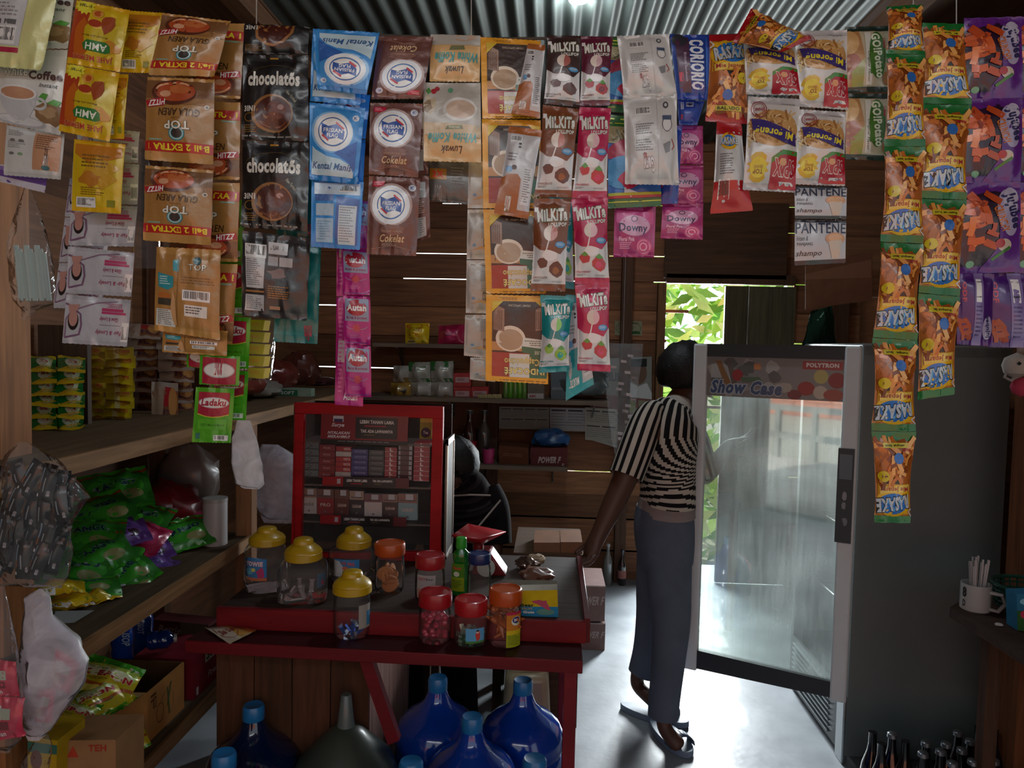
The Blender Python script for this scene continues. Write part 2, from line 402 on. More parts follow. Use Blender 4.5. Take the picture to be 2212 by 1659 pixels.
DES['whitecoffee'] = ['#d9dad8', [('F', .08, .02, .7, .09, 3, '#9a9a92'), ('T', 'TOP', .36, .13, .68, .21, '#d8d4c8', {'o': '#5a4a40', 'b': .03}),
    ('T', 'White', .1, .23, .48, .35, '#f4f2ee', {'o': '#5b4a44', 'b': .03}), ('T', 'Coffee', .49, .27, .97, .38, '#5c4348', {'b': .04}), ('T', 'Instant', .66, .42, .92, .47, '#5a5a58', {'sh': .3}),
    blob(.83, .78, .24, .14, '#8a6a48', 16, .2), blob(.8, .76, .13, .07, '#a98a64', 12, .2), ('G', [(.64, .62), (.72, .54), (.8, .55), (.76, .63), (.68, .66)], '#4f9a3a'), ('G', [(.78, .66), (.88, .6), (.99, .62), (.94, .68)], '#59a347'),
    ('E', .36, .93, .42, .075, '#b6b8bc'), ('E', .36, .92, .36, .055, '#d8dadd'), ('G', [(.02, .57), (.64, .57), (.6, .74), (.52, .86), (.42, .92), (.28, .92), (.16, .86), (.06, .74)], '#c6c9cd'), ('O', .66, .68, .13, .08, .035, '#bfc2c6'),
    ('E', .33, .57, .31, .1, '#e6e7e9'), ('E', .33, .575, .27, .078, '#c39273')], '#cfd0ce']
DES['whitecoffee_back'] = ['#cfd0cf', [('F', .05, .08, .36, .2, 4, '#8c8f90'), ('F', .05, .3, .4, .45, 4, '#9b9e9e'), ('E', .14, .28, .05, .03, '#777'), ('E', .3, .28, .05, .03, '#777'), ('E', .14, .55, .05, .03, '#777'), ('E', .3, .55, .05, .03, '#8a8'), ('R', .52, .06, .96, .84, '#c0906f'),
    ('F', .56, .1, .92, .42, 7, '#7c5a45'), ('T', 'White Coffee', .58, .52, .92, .58, '#6a4a3a', {'r': 180}), ('T', 'TOP', .62, .62, .88, .72, '#eee', {'r': 180, 'o': '#333'}), ('E', .75, .79, .07, .05, '#39707a')], '#bfc0bf']
DES['paleyellow'] = ['#d5d594', [('R', 0, 0, .68, .74, '#c9cbcf'), ('F', .05, .08, .6, .4, 7, '#8f8f94'), ('R', 0, .3, .55, .302, '#a03040'), ('B', .3, .5, .62, .72), ('R', .3, .42, .42, .48, '#55555a'), ('R', .46, .42, .6, .48, '#66666a'), ('R', 0, .76, .68, .82, '#b0294a')], '#d5d594']
DES['purplewhite'] = ['#6b4a9a', [('R', 0, .66, 1, 1, '#c9c4d2'), ('R', .1, .1, .6, .3, '#8f78b8')], '#c9c4d2']
def amh(): return ['#d8b81a', [('R', .0, .1, .3, .86, '#b0401e'), blob(.22, .42, .16, .3, '#c2641c', 12, .2, 4), blob(.62, .48, .36, .3, '#c9b21a', 12, .15, 5), blob(.78, .34, .16, .1, '#c88a1c', 11, .4, 6),
    ('T', 'JAHE MERAH', .1, .09, .86, .2, '#b83a20', {'b': .02, 'o': '#e8d6a0', 'ow': .02}), ('G', [(.26, .34), (.3, .25), (.72, .23), (.8, .26), (.78, .36), (.7, .41), (.34, .41)], '#2c7a34'), ('T', 'AMH', .33, .26, .73, .37, '#eef2e4', {'b': .02}),
    ('T', 'Minuman Jahe Merah', .24, .46, .72, .5, '#5a3a12', {'sh': .3}), ('O', .5, .72, .2, .12, .04, '#e8c050', 3.4, 6.6), ('E', .44, .68, .13, .06, '#a83a1c'), ('E', .46, .84, .11, .07, '#d89a3c'), ('E', .46, .84, .07, .045, '#b8561e'),
    blob(.7, .7, .14, .16, '#a0481c', 9, .4, 8), star(.2, .93, .14, .19, 12, '#e8e040', 1, 1.3), ('T', 'Instant', .08, .9, .32, .96, '#2c2c18', {'b': .02})], '#dcae14']
DES['amh'] = amh()
DES['amh_back'] = ['#d3b418', [('G', [(.04, .06), (.96, .06), (.96, .2), (.4, .35), (.04, .2)], '#c07a1c'), blob(.6, .45, .3, .2, '#c8981a', 12, .4), blob(.4, .55, .2, .1, '#b8761c', 12, .4, 3), ('F', .2, .2, .75, .4, 4, '#7a5a18'), ('F', .2, .66, .7, .78, 4, '#8a6a18'), ('B', .1, .8, .5, .94), ('R', .72, .82, .88, .92, '#8a8a20')], '#dcae14']
DES['gula'] = ['#a5783f', [('R', 0, .0, 1, .11, '#b88a4a'), ('R', 0, .11, 1, .23, '#b3201c'), ('T', 'Beli 2 EXTRA 1', .06, .13, .96, .21, '#e8d428', {'b': .035}), ('R', .74, .245, .94, .262, '#8ab0a0'), ('E', .52, .335, .12, .09, '#3f8f98'), ('E', .52, .335, .075, .056, '#3a3230'), ('O', .52, .335, .1, .074, .012, '#cfe0dc'),
    ('T', 'TOP', .33, .38, .7, .48, '#e4e2d4', {'o': '#3a2c28', 'b': .03}), ('T', 'Gold Coffee', .44, .5, .6, .525, '#8a6030'), ('T', 'GULA AREN', .2, .54, .8, .63, '#3a2410', {'b': .015, 'sh': .15}),
    ('R', 0, .68, 1, .96, '#7d5634'), ('G', [(0, .66), (.3, .68), (1, .66), (1, .74), (0, .76)], '#9a6d3c'), ('E', .58, .82, .33, .155, '#5a2c1a'), ('E', .56, .835, .3, .125, '#b3502a'), ('O', .56, .83, .29, .12, .025, '#e6b48c', .2, 2.6), blob(.5, .86, .16, .06, '#c46e3c', 12, .2), ('E', .7, .8, .08, .04, '#d8a07c'),
    ('G', [(.7, .66), (.97, .63), (1, .71), (.72, .76)], '#b02430'), ('T', 'HITZZ', .69, .655, .97, .725, WH, {'r': -7, 'b': .03, 'sh': .2}), ('E', .1, .66, .035, .026, '#d8d0c4'), ('E', .1, .66, .022, .016, '#5a4a3c')], '#b88a4a', '#a87c42']
DES['top_back'] = ['#aa7c42', [('G', [(.04, .3), (.3, .34), (.3, .46), (.22, .5), (.06, .47)], '#2f95a2'), ('F', .08, .34, .26, .45, 4, '#bfe0e0'), ('G', [(.28, .15), (.38, .13), (.38, .28), (.29, .27)], '#2f95a2'), ('E', .66, .14, .06, .045, '#3c6a70'), ('T', 'TOP', .53, .18, .8, .25, '#e6e2d6', {'o': '#3a2c28'}),
    ('F', .42, .33, .92, .42, 3, '#7c5a34'), ('B', .45, .48, .86, .6), ('R', .48, .65, .82, .78, '#d8d8d4'), ('F', .5, .67, .8, .76, 3, '#44443f'), ('E', .16, .57, .1, .04, '#b86a30'), ('R', .06, .6, .27, .68, '#3c3a30'), ('R', .03, .73, .33, .93, '#cfcfca'), ('F', .06, .74, .3, .92, 8, '#6a6a64'), ('R', .36, .1, .37, .9, '#8a6236'), ('G', [(.3, .5), (.34, .6), (.36, .9), (.3, .9), (.26, .7)], '#cfa070')], '#b88a4a']
DES['choco'] = ['#1c1a1b', [('R', .42, .035, .55, .055, '#b8862c'), ('T', 'chocolatõs', .08, .2, .88, .37, '#dedcd4', {'b': .045}), ('O', .5, .3, .46, .17, .008, '#5a4a28', 3.3, 6.1), ('E', .47, .69, .31, .22, '#96683a'), ('E', .49, .69, .275, .195, '#4a2018'), ('E', .53, .66, .15, .1, '#5f3026'), ('O', .48, .7, .25, .16, .02, '#7a4630', .6, 2.5), ('E', .6, .62, .05, .03, '#a88a86'),
    ('T', '3IN1', .04, .6, .22, .67, '#d8d6d0', {'b': .04}), ('O', .13, .74, .08, .055, .012, '#8a6428'), ('F', .04, .83, .3, .93, 4, '#8a6a34'), ('T', 'New Formula', .66, .47, .86, .51, '#b8b8a4', {'r': 50}), ('F', .0, .95, .95, .99, 1, '#8d8d88')], '#262526', '#2a2a2c']
DES['choco0'] = ['#1c1a1b', [('G', [(.18, .03), (.8, .03), (.78, .3), (.64, .62), (.48, .76), (.34, .7), (.2, .5)], '#96683a'), ('G', [(.22, .03), (.76, .03), (.73, .28), (.6, .56), (.48, .68), (.36, .62), (.24, .44)], '#4a2018'), ('T', '3IN1', .04, .08, .22, .22, '#d8d6d0', {'b': .04}), ('F', .04, .7, .34, .92, 4, '#8a6a34')], None]
DES['choco_back'] = ['#2b2b2d', [('B', .05, .14, .37, .3), ('R', .06, .3, .36, .66, '#c9cacc'), ('F', .08, .32, .34, .64, 13, '#77777c'), ('R', .4, .1, .68, .24, '#b8b8ba'), ('T', 'DILARANG', .43, .14, .65, .19, '#222'), ('R', .4, .27, .54, .38, '#9a9a9e'), ('R', .56, .27, .76, .38, '#a8a8aa'), ('F', .42, .62, .76, .78, 6, '#a8763a'), ('R', .05, .74, .37, .93, '#c2c2c4'), ('F', .07, .76, .35, .92, 7, '#77777c'), ('R', .05, .69, .37, .71, '#b07a48'), blob(.55, .47, .14, .06, '#7a5a54', 9, .4), ('R', .45, .86, .6, .9, '#b07a58')], '#3a3a3c']
def flag(cx, cy, r, ar): return [('E', cx, cy, r*1.32, r*1.32*ar, '#e9eff6'), ('E', cx, cy, r*1.12, r*1.12*ar, WH), ('O', cx, cy, r, r*ar, r*.07, '#2060a8'), ('O', cx, cy+.01, r*.9, r*.9*ar, r*.05, '#5a8cc4', .8, 2.4),
    ('G', [(cx-r*.78, cy-r*.55*ar), (cx-r*.3, cy-r*.36*ar), (cx+r*.3, cy-r*.56*ar), (cx+r*.8, cy-r*.1*ar), (cx+r*.76, cy+r*.5*ar), (cx+r*.3, cy+r*.38*ar), (cx-r*.3, cy+r*.55*ar), (cx-r*.74, cy+r*.1*ar)], '#2450a4'),
    ('T', 'FRISIAN', cx-r*.62, cy-r*.24*ar, cx+r*.66, cy+r*.04*ar, WH, {'b': .02}), ('T', 'FLAG', cx-r*.36, cy+r*.1*ar, cx+r*.38, cy+r*.38*ar, WH, {'b': .02}), ('L', [(cx+r*.2, cy-r*.66*ar), (cx+r*.74, cy-r*.26*ar)], r*.12, '#c02838'), ('L', [(cx-r*.7, cy+r*.26*ar), (cx-r*.26, cy+r*.62*ar)], r*.12, '#c02838')]
DES['ff_blue'] = ['#2f8fdc', [('G', [(.06, .07), (.92, .07), (.92, .78), (.5, .72), (.06, .5)], '#3f95de'), ('E', .44, .36, .4, .27, '#8cc2ee'), ('G', [(.06, .56), (.12, .6), (.36, .68), (.62, .7), (.8, .76), (.9, .86), (.9, .93), (.04, .93)], '#bfd9e6'), ('G', [(.5, .63), (.8, .5), (.92, .45), (.92, .84), (.8, .74), (.66, .69)], '#2a62b4')]+flag(.46, .36, .28, .68)+
    [('T', 'Kental Manis', .06, .76, .86, .85, '#2a5a94', {'sh': .3, 'b': .02}), ('E', .86, .15, .06, .04, '#dce6f0'), ('T', 'K', .83, .13, .89, .17, '#2450a4')], '#2b86d0', '#2b86d0']
DES['ff_brown'] = ['#6a4038', [('E', .46, .36, .42, .28, '#b39a96'), ('E', .46, .37, .38, .25, '#d8ccca')]+flag(.46, .36, .28, .68)+[('G', [(.08, .06), (.32, .06), (.3, .11), (.2, .14), (.08, .13)], '#c01c40'), ('F', .1, .075, .28, .12, 2, '#f0b8c0'), ('E', .86, .13, .07, .045, '#c8ccd8'), ('T', 'K', .83, .11, .89, .15, '#2450a4'),
    blob(.52, .68, .24, .07, '#83594e', 12, .2), ('T', 'BENDERA', .3, .69, .7, .71, '#b08a70'), ('T', 'Cokelat', .26, .74, .76, .84, '#dcb88c', {'sh': .25, 'b': .02}), ('F', .3, .86, .7, .89, 2, '#b09080'), ('L', [(.1, .93), (.5, .88), (.9, .93)], .015, '#94665a')], '#754a42', '#754a42']
DES['ff_back'] = ['#2f8fdc', [('R', .06, .03, .94, .2, '#c3d6e6'), ('B', .54, .05, .9, .16), ('R', .08, .2, .44, .3, '#3860a8'), ('R', .1, .34, .46, .52, '#b4ccdf'), ('R', .1, .56, .46, .92, '#a8c8e0'), ('F', .12, .6, .44, .9, 8, '#7ea4c4'), ('G', [(.5, .22), (.94, .26), (.94, .94), (.5, .94)], '#3a62ac'), ('R', .56, .36, .9, .94, '#cdd6de'), ('F', .58, .38, .88, .92, 14, '#8894a0'), ('T', '✶', .3, .06, .4, .13, '#2450a4')], '#2b86d0']
DES['ffb_back'] = ['#744840', [('R', .55, .1, .9, .35, '#b8bcc0'), ('F', .57, .38, .9, .6, 7, '#c8b8b0'), ('R', .55, .65, .88, .95, '#b9babc'), ('F', .57, .67, .86, .93, 8, '#77777c')], '#754a42']
DES['koffie'] = ['#d9b078', [('R', 0, .42, 1, 1, '#b8b4ac'), ('G', [(0, .3), (1, .34), (1, .5), (0, .46)], '#cdb592'), ('T', 'Luwak', .32, .1, .7, .2, '#2a2018', {'sh': .35}), ('T', 'White Koffie', .08, .24, .92, .36, '#4fa4a4', {'sh': .3, 'b': .03}), ('G', [(.3, .41), (.62, .4), (.58, .45), (.32, .46)], '#74764c'), ('T', 'ORIGINAL', .36, .415, .56, .445, '#d8d4b0'),
    ('E', .36, .66, .3, .15, '#d8d6d2'), ('E', .35, .66, .25, .115, '#c4a892'), ('O', .68, .62, .08, .06, .02, '#c8c6c2'), blob(.9, .72, .13, .12, '#b9a88c', 14, .3), blob(.92, .7, .08, .08, '#8a7254', 9, .3), ('E', .82, .89, .05, .035, '#b02838'), ('E', .76, .92, .045, .03, '#a8303c'), ('G', [(.86, .88), (.92, .85), (.96, .9), (.9, .94)], '#4a8a3a'), ('E', .52, .9, .05, .035, '#6aa884')], '#dcb47c']
DES['koffie0'] = ['#d9b078', [('R', 0, .78, 1, 1, '#b8b4ac'), ('T', 'Luwak', .32, .16, .7, .32, '#2a2018', {'sh': .35}), ('T', 'White Koffie', .04, .4, .9, .62, '#4fa4a4', {'sh': .3, 'b': .03}), ('G', [(.3, .68), (.62, .66), (.58, .76), (.32, .77)], '#74764c'), ('E', .36, .97, .28, .1, '#c4a892')], '#dcb47c']
DES['gray_back'] = ['#56524f', [('T', 'Dou', .1, .75, .5, .9, '#8a8888', {'r': 180}), ('R', .1, .25, .5, .5, '#9a6a1c'), ('T', '2X', .16, .3, .44, .45, '#c83018', {'b': .04}), ('F', .6, .2, .95, .6, 6, '#7c7c7a')], '#3c3a3a']
DES['plainwhite'] = ['#a8a6a4', [('R', .55, .1, .95, .4, '#8c8a8a'), ('F', .6, .1, .9, .6, 14, '#6e6c6c'), ('G', [(.2, .82), (.6, .74), (1, .8), (1, .84), (.6, .79)], '#b89058'), ('T', 'ito', .5, .66, 1., .75, '#45403e', {'r': 180, 'b': .02}), ('E', .3, .72, .07, .03, '#5a8ab0')], '#b2b0ae']
DES['indocafe'] = ['#e6a21c', [('R', .1, .06, .98, .93, '#a9372a'), ('R', .1, .34, .98, .93, '#3a2418'), ('R', .38, .06, .7, .33, '#d9d6d0'), ('R', .7, .06, .98, .33, '#2f6a4c'), ('T', 'INDOCAFÉ', .3, .08, .94, .17, '#efe08a', {'o': '#5a2412', 'b': .03, 'ow': .035}), ('T', 'Cappuccino', .3, .2, .86, .3, '#e6cf74', {'o': '#5a2c18', 'b': .02, 'ow': .02}),
    ('G', [(.1, .36), (.98, .36), (.98, .48), (.1, .46)], '#c48a50'), ('E', .4, .5, .24, .15, '#e8d8c4'), ('E', .4, .49, .2, .12, '#b89a7c'), ('G', [(.58, .4), (.9, .36), (.92, .5), (.6, .52)], '#dcdcd2'), ('G', [(.58, .35), (.9, .31), (.9, .4), (.58, .42)], '#2f6a4c'), ('T', 'USE', .78, .33, .88, .37, '#d8d8c0'), ('F', .6, .43, .88, .5, 3, '#6a6a5a'),
    ('G', [(.12, .6), (.3, .58), (.3, .84), (.2, .87), (.12, .8)], '#9a7a68'), ('G', [(.8, .6), (.96, .62), (.96, .8), (.88, .87), (.8, .84)], '#9a7a68')]+[('R', .13+.03*i, .6, .14+.03*i, .82, '#4a3026') for i in range(5)]+[('R', .81+.03*i, .62, .82+.03*i, .82, '#4a3026') for i in range(5)]+
    [('G', [(.8, .93), (.98, .93), (.98, .82)], '#d8b830'), ('G', [(.1, .93), (.28, .93), (.1, .8)], '#d8b830'), ('T', 'CREAMY CAPPUCCINO', .36, .87, .72, .895, '#c8b8a0'), ('F', .1, .015, .96, .045, 1, '#9a6a10'), ('F', .1, .95, .5, .985, 2, '#9a6a10')], '#e6a21c']
def milkita(c1, c2, fruit, lab, lollo):
    a = ['#d6d6d8', [('G', [(0, .08), (1, .08), (1, .5), (.82, .6), (.6, .5), (.4, .46), (.2, .56), (.0, .5)], c1), ('G', [(.42, .08), (.6, .08), (.66, .3), (.5, .46), (.44, .3)], c2),
        ('T', 'MiLKiTa', .1, .11, .94, .25, '#e8e8e4', {'o': '#47603c', 'b': .05, 'ow': .04, 'r': -5}), ('T', 'LOLLIPOP', .42, .26, .94, .305, '#e8e8e4', {'o': '#47603c', 'b': .03, 'r': -4}), ('R', .02, .1, .13, .15, '#e4e4e4'),
        ('L', [(.46, .46), (.4, .56)], .035, '#e4e4e4'), ('E', .5, .38, .2, .085, '#d9c8bc'), ('E', .5, .38, .2, .085, lollo, -1.4, 1.5), ('E', .8, .5, .15, .035, '#5a9cd0'), ('F', .7, .485, .92, .515, 2, '#d8e8f0'),
        blob(.3, .7, .16, .06, fruit, 9, .15, 3), blob(.72, .76, .2, .085, fruit, 9, .15, 5), blob(.7, .78, .1, .04, c2, 7, .2, 6), blob(.5, .62, .24, .06, '#e6e6e8', 12, .2, 7)]+
        ([('G', [(.18, .655), (.3, .62), (.4, .66), (.3, .68)], '#5a9a3c'), ('G', [(.6, .69), (.74, .65), (.86, .7), (.72, .71)], '#5a9a3c')] if lab[0] != 'C' else [])+
        [('T', lab, .03, .845, .46, .868, c1), ('F', .05, .88, .32, .905, 2, '#55555a'), ('F', .6, .89, .92, .91, 2, '#9a9a9c')], c1, '#cfcfd2']
    return a
DES['mk_dark'] = milkita('#3f2a28', '#4c3430', '#5a302a', 'CHOCOLATE', '#a85a50')
DES['mk_choco'] = milkita('#7e4526', '#9a5a32', '#5f332a', 'CHOCOLATE', '#b8685a')
DES['mk_rose'] = milkita('#5f1c36', '#702440', '#b03a48', 'STRAWBERRY', '#d0a8b0')
DES['mk_straw'] = milkita('#b81c50', '#d23c6c', '#c0343e', 'STRAWBERRY', '#e0b4bc')
DES['mk_melon'] = milkita('#0c8a90', '#20a8a8', '#9cc048', 'MELON', '#8cc85a')
def mkback(c): return ['#c6c6ca', [('R', 0, .58, .62, .96, c), ('G', [(0, .6), (.2, .54), (.34, .6), (.5, .53), (.62, .58), (.62, .66), (0, .66)], c), ('B', .1, .1, .45, .17), ('F', .1, .3, .4, .4, 3, '#88888c'), ('E', .42, .19, .05, .012, '#222'), ('E', .42, .225, .05, .012, '#222'), ('R', .68, .44, .95, .86, '#dddde0'), ('F', .7, .46, .94, .84, 14, '#808086'),
    blob(.2, .48, .12, .04, '#6c9cc8', 8, .2), blob(.36, .46, .09, .03, '#4c2c26', 8, .2, 3), ('T', 'MiLKiTa', .1, .84, .56, .9, '#eee', {'r': 180, 'o': '#47603c', 'b': .03})], c]
DES['mk_cback'] = mkback('#a8602c'); DES['mk_mback'] = mkback('#0c98a0')
DES['gulali'] = ['#3a6ec0', [('R', 0, 0, 1, .12, '#2c6a2c'), ('R', 0, .03, 1, .045, '#d8e040'), ('R', 0, .08, 1, .09, '#d8e040'), ('R', 0, .12, 1, .3, '#a09060')]+sticks(.05, .13, .95, .3, 26, ['#c8b890', '#6a5a34', '#e0d0a0', '#4a4a20'], .03, .3)+[blob(.5, .4, .5, .14, '#b82c4c', 12, .2), ('E', .3, .62, .4, .18, '#4a9ad0'), ('T', 'Yeah', .3, .3, 1.0, .42, '#f0c830', {'o': '#a81c28', 'b': .05, 'r': 180}),
    ('T', 'Gung', .12, .42, .95, .56, '#f0c830', {'o': '#a81c28', 'b': .05, 'r': 180}), blob(.4, .7, .2, .1, '#c8244c', 10, .2), ('G', [(.3, .78), (.56, .84), (.5, .9), (.3, .86)], '#dfe6ee'), ('R', 0, .84, 1, .87, '#b8c030'), ('R', 0, .87, 1, .9, '#c03840'), ('R', 0, .9, 1, 1, '#2c6a3c'), ('R', 0, .93, 1, .94, '#d8e040')], '#2c6a2c']
DES['gery'] = ['#cfcfcf', [('B', .2, .12, .5, .22), ('F', .2, .32, .56, .45, 5, '#7d7d80'), ('F', .2, .5, .56, .64, 5, '#7d7d80'), ('T', 'Gery', .26, .7, .62, .83, '#e4e4e8', {'r': 172, 'o': '#3c4a6c', 'b': .04}), ('T', 'Saluut', .3, .68, .44, .72, '#a02830', {'r': 172}), ('R', .62, .02, .625, .98, '#b4b4b6'),
    ('R', .72, .26, .88, .42, '#e0e0e2'), ('O', .8, .34, .09, .08, .012, '#55555c'), ('R', .72, .24, .88, .29, '#4a5a78'), ('E', .78, .12, .05, .04, '#55555c'), ('E', .78, .12, .025, .02, '#cfcfcf'), ('G', [(.72, .56), (.86, .52), (.84, .64), (.76, .66)], '#8a8a90'), ('L', [(.88, .5), (.93, .58), (.88, .62)], .015, '#b03030')], '#c6c6c6']
DES['goriorio'] = ['#1c3f94', [('R', .1, .05, .45, .9, '#4a2c44'), ('E', .22, .1, .2, .1, '#30303a'), ('T', 'GORIORIO', .45, .08, .82, .86, '#dfe6f2', {'r': 90, 'o': '#1c3aa0', 'b': .05}), ('T', 'Biskuit Sandwich', .3, .3, .37, .74, '#b8a8c0', {'r': 90}), ('R', .12, .6, .24, .74, '#c03048'), ('L', [(.9, .05), (.9, .8)], .05, '#2a62c0')], '#1f3fa0', '#20409c']
DES['goriback'] = ['#203f9a', [('B', .3, .1, .6, .3), ('G', [(.1, .1), (.22, .1), (.22, .4), (.1, .4)], '#d8dce8'), ('T', 'SIANTAR TOP', .12, .12, .2, .38, '#203f9a', {'r': 90}), ('R', .1, .6, .2, .8, '#a03050')], '#1f3fa0']
DES['downy'] = ['#a8246e', [('G', [(.05, .12), (.95, .12), (.95, .34), (.6, .5), (.4, .5), (.05, .34)], '#c04488'), ('E', .5, .4, .38, .2, '#cf9ab8'), ('T', 'Downy', .12, .36, .82, .56, '#2c2450', {'b': .02}), ('O', .48, .27, .08, .06, .02, '#5a3060'), ('T', 'Floral Pink', .12, .62, .5, .7, '#f0d0e4'), ('F', .14, .72, .5, .86, 4, '#e0a8cc'), ('E', .74, .8, .2, .17, '#c8407e'), ('O', .74, .8, .17, .14, .03, '#e488b0'), ('O', .73, .8, .1, .08, .03, '#f0a8c4'), ('R', .28, .04, .7, .1, '#c8609a')], '#a8246e', '#9c2064']
DES['downyback'] = ['#8c1c58', [('F', .2, .1, .8, .5, 8, '#b8608c'), ('G', [(.66, .55), (.9, .5), (.9, .72), (.66, .74)], '#d8b030'), ('T', '1000', .69, .57, .87, .67, '#a8243c'), ('T', 'ANTI BACTERIAL', .2, .6, .6, .66, '#d890b4')], '#a8246e']
def rasake(c, txt, flip=0):
    return ['#b06a28', [('R', 0, 0, 1, .08, c), ('R', 0, .9, 1, 1, c)]+[('R', .06, .1, .94, .44, '#e0a81c'), ('E', .5, .24, .48, .17, '#e8b820'), ('E', .55, .22, .4, .12, '#2c74c8'), ('L', [(.3, .3), (.55, .14)], .05, '#6ab4e4'), ('L', [(.7, .3), (.75, .12)], .05, '#6ab4e4'),
    ('T', 'RASAKE', .1, .14, .98, .3, '#c3ccd6', {'o': '#14181c', 'b': .05, 'ow': .05, 'r': -8}), ('G', [(.1, .36), (.9, .33), (.92, .41), (.12, .44)], '#e8c85c'), ('T', 'Mie Jepang', .14, .355, .9, .42, '#a82c38', {'b': .02, 'r': -2}), ('R', .02, .44, .98, .9, '#b4662a'), ('G', [(.3, .44), (.85, .44), (.7, .52), (.4, .5)], '#241a14')]+
    sticks(.08, .46, .94, .9, 46, ['#c8702a', '#dc9444', '#7c3c14', '#e8ac60', '#96501c'], .10, .42, 3)+[('E', .83, .52, .13, .06, '#d8c020'), ('E', .45, .72, .13, .06, '#2c6ab8'), ('R', .2, .83, .8, .885, '#c8b82c'), ('T', txt, .24, .84, .76, .875, '#2c2c14', {'b': .03}), ('T', 'Rasa', .12, .79, .34, .825, '#b02830', {'b': .03}), ('L', [(0, .08), (.1, .13), (.0, .16)], .04, '#cfcfd2')], c, '#c8c8c8']
DES['rasake_g'] = rasake('#136a2c', 'Rumput laut'); DES['rasake_r'] = rasake('#a8141e', 'BALADO')
DES['rasake_back'] = ['#cbcbcb', [('R', 0, 0, 1, .14, '#a8141e'), ('R', 0, .66, 1, 1, '#b81c24'), ('E', .45, .22, .32, .1, '#e0b020'), ('E', .45, .215, .24, .07, '#2c74c8'), ('T', 'RASAKE', .12, .17, .8, .26, '#c3ccd6', {'o': '#14181c', 'b': .05}), ('F', .14, .36, .6, .6, 9, '#77777a'), ('B', .12, .64, .42, .86)], '#b01820']
DES['spix'] = ['#d4d2d0', [('G', [(0, .02), (.52, .02), (.52, .3), (.36, .42), (0, .42)], '#b0142c'), ('G', [(0, .38), (.3, .38), (.52, .28), (.52, .34), (.32, .43), (0, .43)], '#4a8a3c'), ('T', 'SPIX', .05, .15, .46, .33, '#b0142c', {'o': '#e4d8d8', 'b': .03, 'ow': .04, 'r': 3}), ('R', .06, .06, .32, .1, '#dcdcdc'), ('T', 'SIANTAR TOP', .08, .065, .3, .092, '#2c4a8c'), ('E', .3, .3, .07, .04, '#d89a6c'),
    star(.76, .24, .14, .21, 12, '#d8b030', 1, 1.3), ('E', .76, .24, .15, .11, '#e0d040'), ('T', 'TOP', .67, .17, .85, .22, '#8a4a20', {'b': .03}), ('T', 'BRAND', .68, .225, .84, .26, '#a06a28'), ('E', .5, .66, .48, .2, '#c89a60')]+sticks(.06, .5, .96, .82, 60, ['#d8b478', '#a8743c', '#ecd8a8', '#8a5828', '#c89858'], .03, .3, 7)+
    [('G', [(.04, .48), (.3, .5), (.9, .64), (.94, .76), (.7, .74), (.06, .6)], '#3c2c78'), ('T', 'Mi goreng', .12, .555, .86, .665, '#e8d830', {'r': 8, 'b': .03}), ('O', .8, .86, .15, .09, .015, '#9a2c3c'), ('O', .8, .86, .11, .065, .01, '#9a2c3c'), ('T', 'ENAK', .71, .84, .89, .875, '#9a2c3c', {'b': .03}), ('F', .1, .92, .5, .95, 1, '#8a8a8a')], '#b8b6b8', '#c0c0c0']
DES['potato'] = ['#b9ae94', [('G', [(0, .08), (.3, .08), (.4, .5), (.3, .92), (0, .92)], '#a87a4c'), ('E', .12, .62, .2, .2, '#9a5a48'), ('E', .08, .25, .2, .18, '#c49a64'), ('G', [(.1, .7), (.4, .5), (.36, .92), (.1, .92)], '#8a8c3c'), ('R', .42, .1, .56, .9, '#cfd0c8'), ('T', 'Original Flavor', .45, .4, .52, .86, '#4a5a3c', {'r': 90, 'sh': .2}), ('E', .7, .45, .2, .36, '#3a6a20'), ('R', .52, .42, .66, .74, '#4a7a2c'), ('T', 'GO!Potato', .6, .12, .82, .8, '#dfe6cc', {'r': 84, 'b': .04}), ('T', 'UBM', .84, .2, .9, .34, '#b02430', {'r': 90, 'b': .03}), ('E', .92, .8, .1, .1, '#b07848')], '#1c2c24']
DES['pantene'] = ['#b8bac0', [('R', 0, .9, 1, 1, '#1c2230'), ('T', 'PANTENE', .01, .06, .99, .3, '#1c2444', {'b': .01}), ('T', 'hitam &', .03, .36, .25, .46, '#55585e', {'sh': .25}), ('T', 'PANJANG', .04, .5, .34, .59, '#33363c', {'b': .01}), ('T', 'shampo', .02, .68, .52, .84, '#2c3036', {'sh': .25}), ('E', .78, .42, .2, .14, '#c9926c'), ('E', .78, .4, .15, .09, '#d8a880'), ('G', [(.64, .48), (.92, .46), (.86, .88), (.72, .88)], '#c8b8a8')], '#1c2230']
DES['jujubee'] = ['#28122c', [('G', [(0, 0), (1, 0), (1, .14), (.5, .1), (0, .16)], '#5c2080'), ('G', [(.6, .3), (1, .1), (1, 1), (.3, 1), (.6, .7)], '#5a1f80'), ('E', .76, .32, .2, .24, '#a8a0c0'), ('E', .82, .2, .14, .14, '#b8b4cc'), ('E', .8, .48, .13, .12, '#a8a0c0'), ('T', 'Jujubee', .7, .12, .98, .52, '#2c2c5c', {'r': 76, 'b': .05}), ('T', 'CRUNCHY', .56, .26, .72, .56, '#c86a1c', {'r': 72, 'b': .03})]+
    sticks(.06, .16, .5, .7, 26, ['#b8481c', '#cc5a24', '#8a3010', '#e07c3c'], .12, .4, 11)+[('E', .7, .7, .12, .07, '#c8b8a8'), ('E', .62, .68, .08, .05, '#b02830'), ('L', [(.5, .86), (.66, .78), (.8, .72)], .05, '#3c7a2c'), ('E', .16, .9, .07, .04, '#6aa080')], '#54207c', '#4a1c70']
